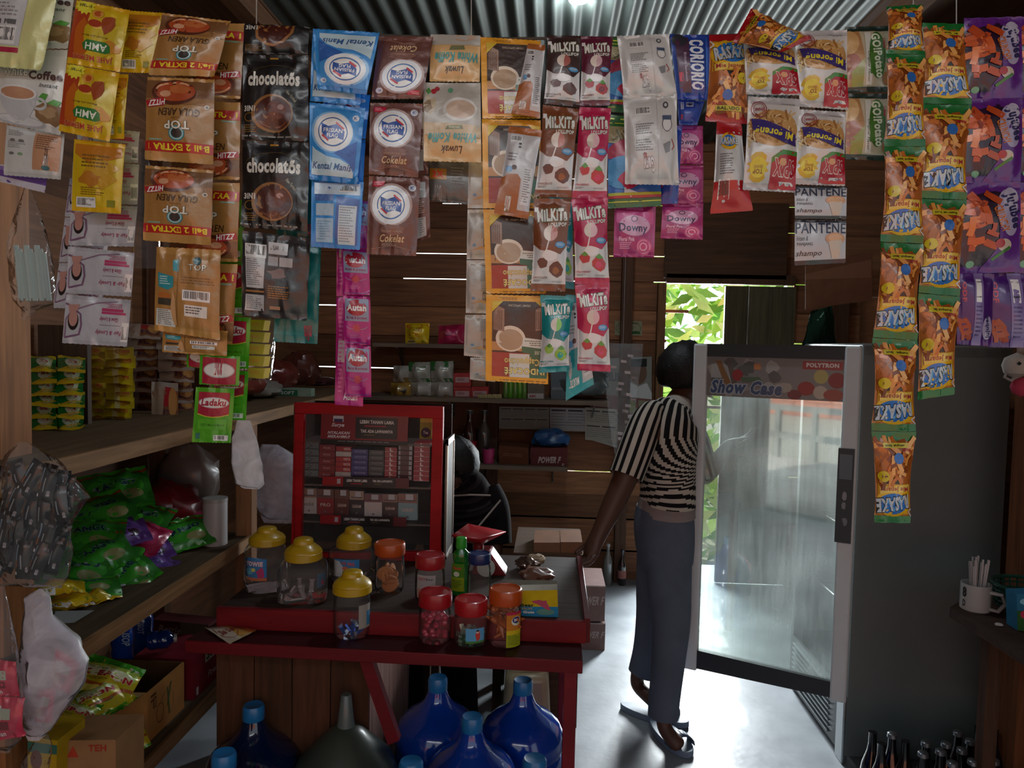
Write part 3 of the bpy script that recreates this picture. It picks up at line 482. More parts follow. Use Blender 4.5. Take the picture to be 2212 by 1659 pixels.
DES['jujuback'] = ['#42196a', [('R', .4, 0, .66, 1, '#7a68a0'), ('B', .44, .08, .6, .4), ('F', .44, .45, .62, .9, 8, '#55487c'), ('T', 'ODF', .1, .12, .2, .4, '#b8344c', {'r': 90, 'b': .04})]+sticks(.02, .6, .3, .9, 10, ['#b8481c', '#a03c18'], .1, .3, 2)+[('E', .82, .75, .16, .16, '#a8a0c0'), ('T', 'Jujubee', .74, .58, .9, .9, '#2c2c5c', {'r': 262, 'b': .04})], '#4a1c70']
DES['autan'] = ['#b0187c', [('R', .08, .06, .94, .52, '#8a94ae'), ('E', .5, .24, .36, .17, '#a81c30'), ('T', 'Autan', .16, .17, .86, .31, '#eef0f0', {'b': .04}), ('T', 'floral & protect', .14, .42, .88, .49, '#8a1c58', {'b': .03}), ('O', .5, .6, .42, .1, .03, '#a07898', .3, 2.9), ('E', .5, .66, .14, .08, '#c0344c'), ('F', .25, .8, .75, .88, 3, '#d070b0'), ('R', .04, .955, .9, .97, '#5a2c80')], '#b0187c', '#a01870']
DES['autanside'] = ['#a81874', [('F', .1, .1, .3, .9, 20, '#c860a0'), ('R', .1, .4, .4, .6, '#b0a0a8'), ('T', 'Autan', .3, .88, .8, .95, '#eee')], '#b0187c']
DES['ladaku'] = ['#4aa01c', [('G', [(.1, .08), (.9, .08), (.9, .47), (.7, .51), (.5, .525), (.3, .51), (.1, .47)], '#a01c38'), ('L', [(.1, .48), (.3, .52), (.5, .535), (.7, .52), (.9, .48)], .02, '#d8c040'), ('E', .5, .27, .39, .1, '#b8b8b8'), ('E', .5, .27, .36, .085, '#dcdcda'), ('T', 'Ladaku', .18, .2, .82, .33, '#a01c38', {'b': .04, 'sh': .15}), ('R', .12, .57, .86, .76, '#53a824'), ('T', '100% Merica Murni', .2, .65, .8, .7, '#2c6a14', {'b': .01}), ('B', .55, .86, .92, .96), ('G', [(.08, .84), (.2, .82), (.2, .93), (.1, .94)], '#3c7a6c')], '#4aa01c', '#489c1c']
DES['ladaku_up'] = ['#4aa01c', [('G', [(.08, .08), (.92, .08), (.92, .95), (.7, .98), (.3, .98), (.08, .95)], '#a01c38'), ('E', .5, .5, .39, .26, '#b8b8b8'), ('E', .5, .5, .36, .22, '#dcdcda'), ('T', 'Ladaku', .18, .34, .82, .66, '#a01c38', {'b': .04, 'sh': .15, 'r': 180})], '#4aa01c']
DES['glow'] = ['#b9bbc4', [('L', [(.97, .12), (.75, .2), (.72, .4), (.74, .62), (.94, .8), (.99, .82)], .03, '#7a5a78'), ('L', [(.97, .12), (.97, .5), (.88, .68), (.5, .88), (.2, .93)], .022, '#8a7088'), ('E', .85, .48, .085, .2, '#1c1a20'), ('E', .85, .53, .07, .17, '#b88a80'), ('G', [(.8, .68), (.92, .66), (.94, .8), (.76, .82)], '#b88a80'),
    ('R', .1, .72, .42, .78, '#b8386c'), ('F', .12, .8, .42, .9, 3, '#a84470'), ('R', .06, .66, .42, .71, '#b8386c'), ('T', 'Glow & Lovely', .16, .5, .44, .62, '#a04468', {'sh': .2}), ('T', 'Fair & Lovely', .1, .22, .5, .34, '#a04468', {'sh': .2}), ('R', .12, .42, .44, .43, '#777'), ('B', .0, .1, .1, .5)], '#adafb8', '#b9bbc4']
DES['teal'] = ['#127a78', [('E', .35, .66, .14, .08, '#4a9a98'), ('R', .55, .2, .72, .3, '#b8442c'), ('T', 'milkita', .6, .86, .95, .94, '#b03a4c', {'r': 180, 'b': .03})], '#0f6e6c']
DES['klepon'] = ['#c8b41c', [('R', 0, 0, 1, .2, '#3f9a20'), ('G', [(.05, .2), (.95, .14), (.95, .42), (.05, .46)], '#b8cc50'), ('E', .5, .34, .42, .1, '#dfe4b8'), ('T', 'KLEPON', .12, .36, .92, .5, '#b8242c', {'r': 0, 'b': .06, 'o': '#e8e4c0'}), ('T', 'Krim Cream', .1, .26, .5, .31, '#3c4a2c'), ('F', .1, .54, .7, .6, 2, '#5a5a20'), ('E', .7, .66, .16, .05, '#4a7a5c'), ('L', [(0, .62), (.5, .7), (1, .6)], .05, '#b85a24'), ('G', [(.0, .74), (.5, .7), (.6, .84), (0, .9)], '#e0d060'), ('E', .85, .12, .07, .04, '#c8ccc4')], '#3f9a20']
DES['noodle_g'] = ['#187034', [('G', [(.5, .2), (.9, .2), (.8, .8), (.4, .9)], '#a8a060'), ('E', .55, .5, .28, .3, '#bcc0ac'), ('T', 'Mie', .4, .36, .7, .6, '#b02c20', {'b': .04}), ('L', [(.1, .85), (.9, .7)], .06, '#c8a028')], '#c8b020']
DES['noodle_y'] = ['#c0a81c', [('R', .3, 0, .5, 1, '#d0c48c'), ('E', .6, .5, .26, .3, '#a87a28'), ('T', 'Kari', .5, .3, .85, .6, '#b03a20', {'b': .04}), ('L', [(.05, .3), (.4, .5)], .06, '#b87a20')], '#c8b41c']
DES['noodle_b'] = ['#8a5c40', [('G', [(0, .1), (.5, .1), (.4, .9), (0, .9)], '#b0a094'), ('R', .45, .1, .75, .5, '#a8242c'), ('T', 'MI GORENG', .46, .55, .95, .75, '#3c2450', {'b': .03}), ('E', .8, .4, .16, .3, '#c08a50')], '#a89c94']
DES['wafer_g'] = ['#2f7a28', [('E', .5, .5, .4, .3, '#3c9a2c'), ('T', 'TANGO', .2, .36, .8, .52, '#1c3a4c', {'b': .06, 'r': -10, 'o': '#7a9a9c'}), ('L', [(0, .12), (1, .12)], .05, '#9c3c20'), ('E', .7, .7, .16, .12, '#8a8a5c'), ('R', .15, .7, .3, .8, '#98a0a0')], '#3c9a24']
DES['wafer_p'] = ['#5c3880', [('E', .5, .5, .4, .3, '#7a54a8'), ('T', 'OOO', .25, .36, .75, .55, '#3c3c7c', {'b': .06}), ('E', .7, .7, .12, .1, '#3c2430')], '#6a4890']
DES['wafer_r'] = ['#9c1c44', [('E', .5, .5, .36, .28, '#b83060'), ('T', 'OOO', .3, .4, .7, .55, '#3c2c4c', {'b': .06})], '#b8305c']
DES['roma'] = ['#c09048', [('G', [(0, 0), (.6, 0), (.4, 1), (0, 1)], '#c0b4a0'), ('O', .35, .45, .3, .4, .03, '#8a2c24', .5, 4), ('T', 'Slai Olai', .12, .36, .6, .6, '#7a2820', {'b': .04, 'r': 0}), ('T', 'cokelat', .62, .4, .86, .5, '#7a4a20'), ('G', [(.7, 0), (1, 0), (1, 1), (.8, 1)], '#a8561c')], '#b8a078']
DES['darkcig'] = ['#141518', [('R', .08, .12, .17, .5, '#8298a8'), ('R', .08, .5, .17, .68, '#a0581c'), ('R', .38, .36, .46, .72, '#8c9094'), ('R', .35, .15, .47, .3, '#20242c'), ('E', .75, .72, .1, .05, '#8c8084'), ('R', .66, .76, .84, .82, '#a09ca0'), ('R', .05, .8, .13, .88, '#d8d8d8'), ('T', 'LOCAL', .55, .1, .9, .16, '#9a9aa0')], '#101114']
DES['plain_red'] = ['#a8182c', [('T', 'GERY', .2, .3, .8, .5, WH)], '#a8182c']
DES['pinkpack'] = ['#c0304c', [('R', .1, .25, .75, .5, '#a8b0a0'), ('R', .3, .2, .5, .52, '#d0c8c8'), ('E', .2, .7, .2, .2, '#c8b090'), ('T', 'minuman', .15, .78, .6, .9, '#eee', {'r': 0}), ('R', .45, .55, .7, .75, '#7a1c28')], '#c0304c']
DES['purplestrip'] = ['#5a2a8a', [('T', 'Jujubee', .1, .2, .9, .5, '#c8b8e0')], '#5a2a8a']
DES['plain_green'] = ['#12261c', [('L', [(.3, .3), (.5, .1)], .05, '#5a7a6a')], None]
def mirror(cs):
    out = []
    for c in cs:
        c = list(c)
        if c[0] in 'RFBT': a = 2 if c[0] == 'T' else 1; c[a], c[a+2] = 1-c[a+2], 1-c[a]
        elif c[0] in 'EO': c[1] = 1-c[1]
        elif c[0] in 'GL': c[1] = [(1-x, y) for x, y in c[1]]
        out.append(tuple(c))
    return out
for k in ('amh', 'indocafe'): DES[k][1] = mirror(DES[k][1])
# ---------------------------------------------------------------- the curtain of hanging sachets
F1 = dict(flip=True)
def st(label, Y, d, qs, **k): return strip(label, 'sachet strip', Y, d, qs, **k)
HB = 1.30
st('strip of white instant coffee sachets with a printed cup at the far left', 1.27, 'whitecoffee', [([0, -60, 165, -40, 146, 105, -5, 105], dict(d='whitecoffee')), ([-6, 108, 146, 108, 130, 292, -4, 262], {}), ([14, 270, 140, 290, 131, 388, 8, 378], dict(d='whitecoffee_back', dy=.01))], bulge=.006)
packet(None, [-60, -40, 128, -25, 88, 152, -80, 138], 1.235, 'paleyellow', bulge=.003, seal=.05, name='paper_sachet', label='pale yellow and white sachet back with a barcode, hanging topmost at the left edge', cat='sachet', seed=3, crinkle=.002)
packet(None, [-30, 350, 103, 372, 98, 417, -30, 385], 1.30, 'purplewhite', bulge=.002, name='purple_sachet', label='purple sachet with a white hem peeking out under the white coffee strip', cat='sachet')
st('strip of yellow and red ginger drink sachets printed upside down', 1.255, 'amh', [[166, 0, 281, 22, 258, 156, 143, 136], [144, 138, 258, 158, 236, 306, 126, 282]], bulge=.005, pinch=0, crinkle=.0012, **F1)
st('yellow ginger drink sachets seen from the back with barcodes, behind the red and yellow ones', 1.285, 'amh_back', [[262, 22, 353, 28, 326, 158, 258, 156], ([236, 160, 276, 160, 268, 300, 225, 300], {}), ([160, 300, 270, 312, 261, 462, 155, 455], dict(dy=-.01))], bulge=.005)
st('front strip of white face cream sachets with a printed veiled portrait', 1.325, 'glow', [[168, 270, 302, 285, 298, 352, 164, 345], [158, 350, 300, 355, 297, 442, 154, 438], [153, 440, 297, 446, 290, 533, 148, 530], [147, 532, 290, 546, 284, 641, 144, 633], [144, 636, 284, 648, 274, 749, 134, 741]], bulge=.003, **F1)
st('rear strip of white face cream sachets showing a narrow left edge', 1.35, 'glow', [[150, 385, 250, 385, 240, 470, 140, 468], [140, 470, 240, 470, 230, 566, 127, 566], [127, 568, 230, 568, 220, 668, 115, 665]], bulge=.003, **F1)
st('main strip of caramel coffee sachets with a red promotion band, cup printed on top', 1.25, 'gula', [[352, 28, 499, 46, 463, 166, 322, 162], [318, 166, 464, 172, 461, 356, 314, 345], [314, 357, 461, 368, 457, 530, 310, 519]], bulge=.007, crinkle=.0014, **F1)
st('caramel coffee sachets turned back side out below the main caramel strip', 1.262, 'top_back', [([338, 533, 476, 540, 474, 735, 333, 713], {}), ([353, 705, 492, 715, 491, 770, 350, 760], dict(dy=.02))], bulge=.006, crinkle=.0016)
st('rear strip of caramel coffee sachets showing only its right edge', 1.30, 'gula', [[388, 46, 529, 52, 519, 214, 378, 208], [376, 218, 519, 222, 517, 389, 370, 385], [374, 392, 518, 396, 513, 566, 366, 562], [366, 568, 513, 571, 502, 744, 356, 740]], bulge=.007, crinkle=.0014)
st('strip of black chocolate drink sachets with a brown cup', 1.30, 'choco', [([528, 50, 668, 58, 665, 118, 526, 118], dict(d='choco0')), [526, 119, 665, 119, 668, 306, 522, 301], [523, 303, 668, 308, 664, 500, 522, 491], ([524, 498, 672, 515, 661, 693, 522, 681], dict(d='choco_back'))], bulge=.006, crinkle=.0026)
st('teal sachet strip hanging behind the black chocolate sachets', 1.36, 'teal', [[600, 330, 697, 330, 694, 520, 596, 520], [596, 522, 694, 522, 686, 743, 592, 738]], bulge=.004)
st('front strip of blue condensed milk sachets with a round white emblem', 1.285, 'ff_blue', [([676, 62, 820, 71, 792, 205, 686, 192], dict(flip=True, dy=-.015)), ([676, 64, 790, 68, 778, 228, 669, 218], dict(dy=.004)), [669, 221, 789, 234, 771, 398, 669, 388], ([673, 390, 786, 394, 777, 540, 672, 533], dict(d='ff_back', dy=.01))], bulge=.005, crinkle=.0012)
st('rear strip of blue condensed milk sachets peeking out at the right', 1.32, 'ff_blue', [[700, 205, 800, 205, 790, 300, 690, 300], [690, 302, 790, 302, 784, 400, 690, 400]], bulge=.003)
st('front strip of brown chocolate milk sachets with a round white emblem', 1.29, 'ff_brown', [([819, 78, 936, 80, 913, 214, 802, 214], F1), [800, 222, 913, 224, 904, 384, 797, 376], [797, 380, 908, 386, 899, 553, 792, 549]], bulge=.005, crinkle=.0014)
st('rear strip of brown chocolate milk sachets seen from the back', 1.33, 'ffb_back', [[845, 225, 924, 228, 925, 376, 850, 375], [850, 378, 926, 380, 930, 512, 860, 540]], bulge=.004)
st('strip of cream and orange white coffee sachets printed upside down', 1.30, 'koffie', [([930, 75, 1038, 78, 1036, 177, 928, 176], dict(d='koffie0')), [915, 179, 1038, 180, 1040, 351, 915, 348]], bulge=.005, **F1)
st('dark grey sachet with an orange sticker hanging below the cream coffee sachets', 1.35, 'gray_back', [[918, 340, 1012, 344, 1011, 442, 920, 432]], bulge=.003)
st('strip of plain silvery white sachets behind the yellow cappuccino strip', 1.35, 'plainwhite', [[1012, 348, 1064, 350, 1060, 450, 1010, 450], [1010, 452, 1064, 452, 1062, 560, 1008, 560], [1008, 562, 1064, 562, 1060, 678, 1006, 676], [1005, 680, 1064, 680, 1062, 775, 1002, 768], [1016, 772, 1070, 774, 1070, 825, 1015, 820]], bulge=.003)
st('long strip of yellow bordered cappuccino sachets with red, white and green band', 1.30, 'indocafe', [[1038, 80, 1168, 88, 1167, 256, 1042, 256], [1041, 257, 1168, 260, 1167, 450, 1044, 450], [1044, 452, 1176, 456, 1179, 634, 1050, 634], [1050, 636, 1184, 640, 1184, 830, 1049, 822]], bulge=.002, seal=.05, side=.07, crinkle=.0008, **F1)
st('strip of chocolate lollipop packs turned back side out, tilted over the cappuccino strip', 1.275, 'mk_cback', [[1141, 94, 1178, 98, 1166, 255, 1104, 245], [1100, 272, 1172, 281, 1141, 474, 1067, 460]], bulge=.006, part='lollipop_pack', pinch=.08, crinkle=.0014)
st('strip of brown chocolate lollipop packs', 1.27, 'mk_choco', [([1182, 76, 1259, 78, 1252, 232, 1174, 224], dict(d='mk_dark')), [1173, 226, 1252, 236, 1234, 426, 1154, 425], [1153, 428, 1234, 430, 1221, 630, 1146, 628]], bulge=.008, part='lollipop_pack', pinch=.08, crinkle=.0012)
st('strip of pink strawberry lollipop packs', 1.265, 'mk_straw', [([1255, 78, 1324, 80, 1318, 228, 1252, 229], dict(d='mk_rose')), [1252, 231, 1320, 234, 1311, 428, 1235, 428], [1234, 430, 1313, 425, 1317, 615, 1242, 614], [1242, 616, 1317, 612, 1319, 803, 1247, 800]], bulge=.008, part='lollipop_pack', pinch=.08, crinkle=.0012)
st('teal melon lollipop pack hanging in front, twisted narrow', 1.28, 'mk_melon', [[1167, 637, 1241, 640, 1230, 802, 1163, 806]], bulge=.012, part='lollipop_pack', pinch=.16)
st('rear strip of teal melon lollipop packs ending lowest', 1.315, 'mk_melon', [[1186, 425, 1236, 430, 1240, 625, 1196, 620], ([1222, 636, 1264, 640, 1283, 830, 1222, 866], dict(d='mk_mback'))], bulge=.008, part='lollipop_pack', pinch=.05)
st('rainbow printed candy packs with yellow letters, half hidden behind the white packs', 1.32, 'gulali', [[1320, 82, 1420, 90, 1415, 246, 1312, 242], [1312, 248, 1424, 258, 1428, 445, 1314, 451]], bulge=.006, crinkle=.0014)
st('strip of plain white wafer packs with a barcode, back side out', 1.27, 'gery', [[1332, 78, 1444, 73, 1463, 206, 1347, 214], [1346, 214, 1462, 202, 1467, 400, 1350, 398]], bulge=.012, part='wafer_pack', crinkle=.0018, pinch=.03)
st('blue sandwich biscuit pack with vertical white lettering', 1.30, 'goriorio', [[1446, 74, 1534, 76, 1533, 216, 1464, 214]], bulge=.008, part='biscuit_pack', crinkle=.0016)
st('rear strip of blue biscuit packs seen from the back', 1.33, 'goriback', [[1464, 215, 1522, 218, 1506, 270, 1466, 270], [1432, 270, 1474, 272, 1464, 440, 1420, 440]], bulge=.006, part='biscuit_pack')
st('left strip of pink fabric softener sachets', 1.34, 'downyback', [[1340, 380, 1420, 380, 1417, 446, 1330, 446], ([1328, 440, 1417, 446, 1413, 556, 1325, 555], dict(d='downy'))], bulge=.004, crinkle=.002)
st('right strip of pink fabric softener sachets', 1.35, 'downy', [[1448, 270, 1518, 272, 1519, 356, 1446, 354], [1438, 356, 1519, 358, 1519, 440, 1434, 440], [1432, 438, 1519, 440, 1518, 518, 1427, 515]], bulge=.004, crinkle=.0016)
st('strip with a red topped noodle snack pack above one showing its white back', 1.29, 'rasake_r', [[1532, 76, 1618, 74, 1617, 268, 1523, 262], ([1548, 262, 1600, 268, 1626, 455, 1534, 462], dict(d='rasake_back'))], bulge=.014, part='snack_pack', crinkle=.002, pinch=.08)
st('left strip of red and white fried noodle snack packs with purple banner', 1.275, 'spix', [[1605, 74, 1716, 76, 1729, 206, 1611, 204], [1616, 208, 1729, 214, 1718, 416, 1604, 410]], bulge=.014, part='snack_pack', crinkle=.0016, pinch=.03, **F1)
st('right strip of red and white fried noodle snack packs with purple banner', 1.285, 'spix', [[1714, 68, 1830, 64, 1832, 238, 1728, 230], [1726, 236, 1827, 242, 1825, 402, 1713, 398]], bulge=.014, part='snack_pack', crinkle=.0016, pinch=.03, **F1)
st('strip of green labelled potato biscuit packs with dark seals', 1.31, 'potato', [[1826, 58, 1918, 56, 1922, 198, 1830, 200], [1826, 202, 1922, 202, 1920, 348, 1826, 344]], bulge=.008, part='biscuit_pack')
st('strip of grey and white shampoo sachets with dark lettering', 1.32, 'pantene', [[1716, 402, 1829, 404, 1828, 474, 1717, 473], [1717, 475, 1828, 477, 1826, 568, 1716, 574]], bulge=.003, seal=.04, crinkle=.0008)
t = st('left strip of green and orange noodle snack packs, the longest strip', 1.275, 'rasake_g', [[1915, 15, 1993, 10, 1999, 118, 1914, 116], [1914, 117, 1999, 119, 1999, 316, 1910, 316], [1910, 317, 1999, 317, 1994, 526, 1901, 522], [1901, 524, 1994, 528, 1981, 735, 1885, 728], [1885, 730, 1981, 736, 1979, 932, 1882, 930], [1882, 932, 1979, 933, 1966, 1130, 1888, 1128]], bulge=.014, part='snack_pack', crinkle=.0018, pinch=.12, seal=.085, **F1)
st('right strip of green and orange noodle snack packs', 1.295, 'rasake_g', [[1993, 50, 2083, 52, 2099, 226, 1992, 224], [1991, 226, 2099, 228, 2087, 432, 1988, 428], [1988, 430, 2087, 433, 2073, 640, 1984, 632], [1984, 634, 2073, 641, 2061, 852, 1980, 864]], bulge=.014, part='snack_pack', crinkle=.0018, pinch=.1, seal=.085, **F1)
st('left strip of purple crunchy snack packs with orange chips', 1.30, 'jujubee', [[2082, 40, 2206, 36, 2208, 212, 2084, 214], [2084, 214, 2208, 212, 2204, 392, 2084, 396], [2080, 396, 2204, 392, 2202, 588, 2072, 592], ([2070, 590, 2148, 592, 2142, 748, 2066, 744], dict(d='jujuback'))], bulge=.010, part='snack_pack', crinkle=.0016)
st('right strip of purple crunchy snack packs cut by the picture edge', 1.32, 'jujubee', [[2196, 36, 2310, 36, 2310, 212, 2200, 212], [2198, 214, 2310, 214, 2310, 392, 2198, 392], [2194, 394, 2310, 394, 2310, 590, 2190, 590], ([2128, 590, 2240, 592, 2250, 752, 2134, 750], dict(d='jujuback'))], bulge=.010, part='snack_pack')
st('front strip of pink insect repellent sachets with a grey label', 1.345, 'autan', [[740, 430, 800, 435, 797, 538, 738, 534], [738, 536, 798, 541, 799, 638, 741, 636], [741, 638, 800, 641, 801, 746, 744, 743], [744, 744, 801, 748, 803, 858, 746, 856]], bulge=.004, crinkle=.0018, part='sachet')
st('rear strip of pink insect repellent sachets, a narrow pink edge', 1.36, 'autanside', [[728, 430, 790, 435, 786, 640, 727, 640], [727, 642, 786, 642, 784, 878, 724, 874]], bulge=.003, crinkle=.0018)
st('front strip of green and crimson pepper sachets, the lowest one upright', 1.29, 'ladaku', [([432, 765, 519, 770, 516, 834, 430, 830], dict(d='ladaku_up')), [423, 836, 507, 840, 499, 957, 414, 955]], bulge=.002, seal=.03, crinkle=.0007)
st('rear strip of green and crimson pepper sachets seen at the right', 1.335, 'ladaku', [[445, 430, 526, 432, 526, 560, 444, 560], [450, 562, 530, 564, 532, 682, 452, 680], [460, 682, 542, 686, 537, 797, 458, 794], [458, 799, 537, 802, 531, 908, 450, 905]], bulge=.002, seal=.03)
st('single pepper sachet half hidden under the caramel sachets', 1.32, 'ladaku_up', [[404, 745, 470, 750, 466, 797, 403, 793]], bulge=.002)
packet(None, [P(1583, 92, 1.24), P(1622, 20, 1.24), P(1752, 84, 1.25), P(1690, 112, 1.235)], 0, 'rasake_r', bulge=.018, name='snack_pack', label='loose red and orange noodle snack pack thrown over the hanging line', cat='snack pack', seed=8, crinkle=.003, pinch=.05, flip=True)
# lines and threads that carry the sachets
mb = MB('#55504a'); pts = [P(-60, 2, 1.33), P(300, 30, 1.33), P(600, 66, 1.33), P(1000, 84, 1.33), P(1400, 82, 1.33), P(1900, 66, 1.33), P(2300, 44, 1.33)]
mb.tube(pts, .0025, 6); build(mb, 'hanging_line', 'cloth', label='thin cord running across the shop front from which all sachet strips hang', cat='line')
for i, (x, y0, y1, tx) in enumerate(((554, -30, 52, 'above the black chocolate sachets'), (1973, -30, 56, 'above the longest green snack strip'), (2066, -40, 52, 'above the right green snack strip'), (1018, -20, 84, 'above the yellow cappuccino strip'))):
    mb = MB('#b8b8b4'); mb.tube([P(x, y0, 1.33), P(x, y1, 1.33)], .0009, 5); build(mb, 'thread', 'cloth', label='pale vertical thread holding up the hanging line '+tx, cat='thread', group='threads')
for i, k in enumerate(()): pass
# clear bags hanging at the left
def bag(name, label, Y, outline, m, cat='bag', thick=.05, parent=None, seed=1, n=18):
    """outline: list of (y, xl, xr) picture rows -> a puffed bag"""
    mb = MB('#ddd'); secs = []
    rows = []
    for i in range(len(outline)-1):
        a, b = outline[i], outline[i+1]
        for k in range(5): t = k/5; rows.append([a[j]+(b[j]-a[j])*t for j in range(3)])
    rows.append(list(outline[-1])); vs = []; fs = []; R = random.Random(seed); m_ = len(rows)
    for i, (y, xl, xr) in enumerate(rows):
        L, Rr = P(xl, y, Y), P(xr, y, Y); c = (L+Rr)/2; rx = (Rr-L).length/2; v = i/(m_-1); ry = min(thick, rx*.8)*(.25+.75*sin(pi*min(1, v*1.05))**.5 if 0 < v < .95 else .15)
        for k in range(n):
            a = 2*pi*k/n; j = 1+.10*noise.noise(V((cos(a)*2, sin(a)*2, v*9+seed*5)))+.05*noise.noise(V((k*.9, v*25, seed)))
            vs.append(c+V((cos(a)*rx*j, sin(a)*ry*(1+.35*noise.noise(V((k*.8, v*12, seed+3)))), .004*noise.noise(V((k, v*5, seed))))))
    for i in range(m_-1):
        for k in range(n): fs.append((i*n+k, i*n+(k+1) % n, (i+1)*n+(k+1) % n, (i+1)*n+k))
    mb.add(vs, fs, None, True)
    return build(mb, name, m, parent, None if parent else label, None if parent else cat)
t = thing('plastic_bag', 'clear plastic bag of white drinking straws hanging on the left post', 'bag', P(60, 690, 1.42))
bag('bag_film', '', 1.42, [(405, 52, 66), (450, 38, 82), (520, 22, 100), (600, 22, 115), (650, 34, 124), (670, 48, 80), (692, 46, 54)], 'clearbag', parent=t, thick=.03)
for i in range(9):
    x = 34+i*7.5; mb = MB('#a8b8b4'); mb.tube([P(x, 530+8*(i % 3), 1.42+.004*(i % 3)), P(x+12, 650-5*(i % 2), 1.42+.004*(i % 3))], .005, 7); build(mb, 'straw_bundle', 'plastic', t)
t = thing('plastic_bag', 'clear plastic bag packed with black and white cigarette sachets', 'bag', P(80, 1275, 1.36))
bag('bag_film', '', 1.36, [(955, 40, 60), (985, 15, 110), (1030, 5, 150), (1075, 0, 185), (1130, -10, 150), (1200, -15, 148), (1250, -20, 142), (1270, 60, 134)], 'clearbag', parent=t, thick=.05, seed=4)
R = random.Random(3)
for j in range(4):
    for i in range(5):
        x = 12+i*29+R.uniform(-7, 7)-j*4; y = 1040+j*54+R.uniform(-12, 12)+abs(i-2)*4; th = radians(R.uniform(-16, 30)); w, h = 17, 42
        q = []
        for dx, dy in ((-w, -h), (w, -h), (w, h), (-w, h)): q += [x+dx*cos(th)-dy*sin(th), y+dx*sin(th)+dy*cos(th)]
        packet(t, q, 1.335+.045*R.random(), 'darkcig', bulge=.006, crinkle=.0025, name='cigarette_sachet', seed=i+j*7, nu=8, nv=12)
for i, q in enumerate(([148, 1022, 166, 1030, 150, 1080, 132, 1066], [136, 1060, 160, 1068, 158, 1110, 134, 1100])):
    packet(t, q, 1.36, 'darkcig', bulge=.004, name='cigarette_sachet', seed=i+50, nu=6, nv=8)
t = thing('plastic_bag', 'milky white carrier bag with pink packets inside, hanging at lower left', 'bag', P(120, 1600, 1.40))
bag('bag_film', '', 1.40, [(1272, 84, 92), (1290, 54, 106), (1330, 54, 112), (1380, 50, 160), (1430, 48, 187), (1480, 46, 178), (1530, 46, 140), (1575, 50, 112), (1600, 60, 84)], 'milkbag', parent=t, thick=.06, seed=9)
packet(t, [84, 1490, 120, 1486, 112, 1560, 76, 1560], 1.40, 'pinkpack', bulge=.005, name='pink_packet', nu=8, nv=10)
packet(t, [120, 1400, 172, 1430, 150, 1500, 112, 1480], 1.41, 'pinkpack', bulge=.005, name='pink_packet', nu=8, nv=10, seed=4)
t = thing('plastic_bag', 'long clear bag with a bright pink packet at its bottom, leftmost at lower left', 'bag', P(20, 1610, 1.33))
bag('bag_film', '', 1.33, [(1262, -10, 10), (1330, -30, 20), (1420, -40, 34), (1520, -40, 48), (1600, -40, 40), (1625, -40, 20)], 'clearbag', parent=t, thick=.03, seed=12)
packet(t, [-40, 1500, 48, 1508, 54, 1590, -40, 1606], 1.33, 'pinkpack', bulge=.006, name='pink_packet', seed=6, crinkle=.003)
packet(t, [-40, 1420, 34, 1430, 44, 1506, -40, 1500], 1.335, 'pinkpack', bulge=.006, name='pink_packet', seed=16, crinkle=.003)
bag('plastic_bag', 'small crumpled clear bag below the milky carrier bag', 1.45, [(1585, 84, 104), (1610, 70, 110), (1640, 50, 106), (1690, 40, 100)], 'clearbag', thick=.03, seed=22)
bag('plastic_bag', 'folded silver white bag hanging on the red cabinet side of the shelf post', 1.95, [(908, 512, 540), (950, 500, 555), (1000, 500, 566), (1045, 508, 571), (1056, 528, 560)], 'whitebag', thick=.012, seed=31)
bag('plastic_bag', 'dark crinkled clear bag hanging behind the face cream sachets', 1.5, [(300, 290, 310), (400, 284, 335), (500, 286, 345), (580, 290, 345)], 'clearbag', thick=.02, seed=33)
t = thing('wrapped_carton', 'clear wrap of stacked yellow boxes hanging beside the pepper sachets', 'pack', P(566, 820, 1.40))
for i in range(5):
    mb = MB('#c8a81c'); mb.slab([536, 690+26*i, 572, 692+26*i, 568, 714+26*i, 534, 712+26*i], 1.41, .03); quadart(mb, [536, 690+26*i, 572, 692+26*i, 568, 714+26*i, 534, 712+26*i], 1.41, [('R', .1, .3, .7, .6, '#d89a20')]); build(mb, 'yellow_box', 'card', t)
bag('bag_film', '', 1.42, [(688, 532, 596), (740, 530, 594), (800, 526, 588), (822, 528, 584)], 'clearbag', parent=t, thick=.025, seed=41)

# ---------------------------------------------------------------- the room
BW = 4.9; RZ = 2.87; LX = -1.62; RX = 1.95
R = random.Random(11)
# floor
mb = MB('#8a9096'); 
N_ = 40
mb.add([(-6, -1.4, 0), (6, -1.4, 0), (6, BW+.4, 0), (-6, BW+.4, 0)], [(0, 1, 2, 3)], '#7f8890')
m = bpy.data.materials.new('concrete'); m.use_nodes = True; nt = m.node_tree; Nn = nt.nodes; L = nt.links; b = Nn['Principled BSDF']
tc = Nn.new('ShaderNodeTexCoord'); n1 = Nn.new('ShaderNodeTexNoise'); n1.inputs['Scale'].default_value = 2.2; n1.inputs['Detail'].default_value = 9; L.new(tc.outputs['Object'], n1.inputs['Vector'])
cr = Nn.new('ShaderNodeValToRGB'); cr.color_ramp.elements[0].position = .32; cr.color_ramp.elements[0].color = lin('#6c737a'); cr.color_ramp.elements[1].position = .68; cr.color_ramp.elements[1].color = lin('#a4abb0')
L.new(n1.outputs['Fac'], cr.inputs['Fac']); L.new(cr.outputs['Color'], b.inputs['Base Color']); 
mr = Nn.new('ShaderNodeMapRange'); mr.inputs['To Min'].default_value = .28; mr.inputs['To Max'].default_value = .55; L.new(n1.outputs['Fac'], mr.inputs['Value']); L.new(mr.outputs['Result'], b.inputs['Roughness'])
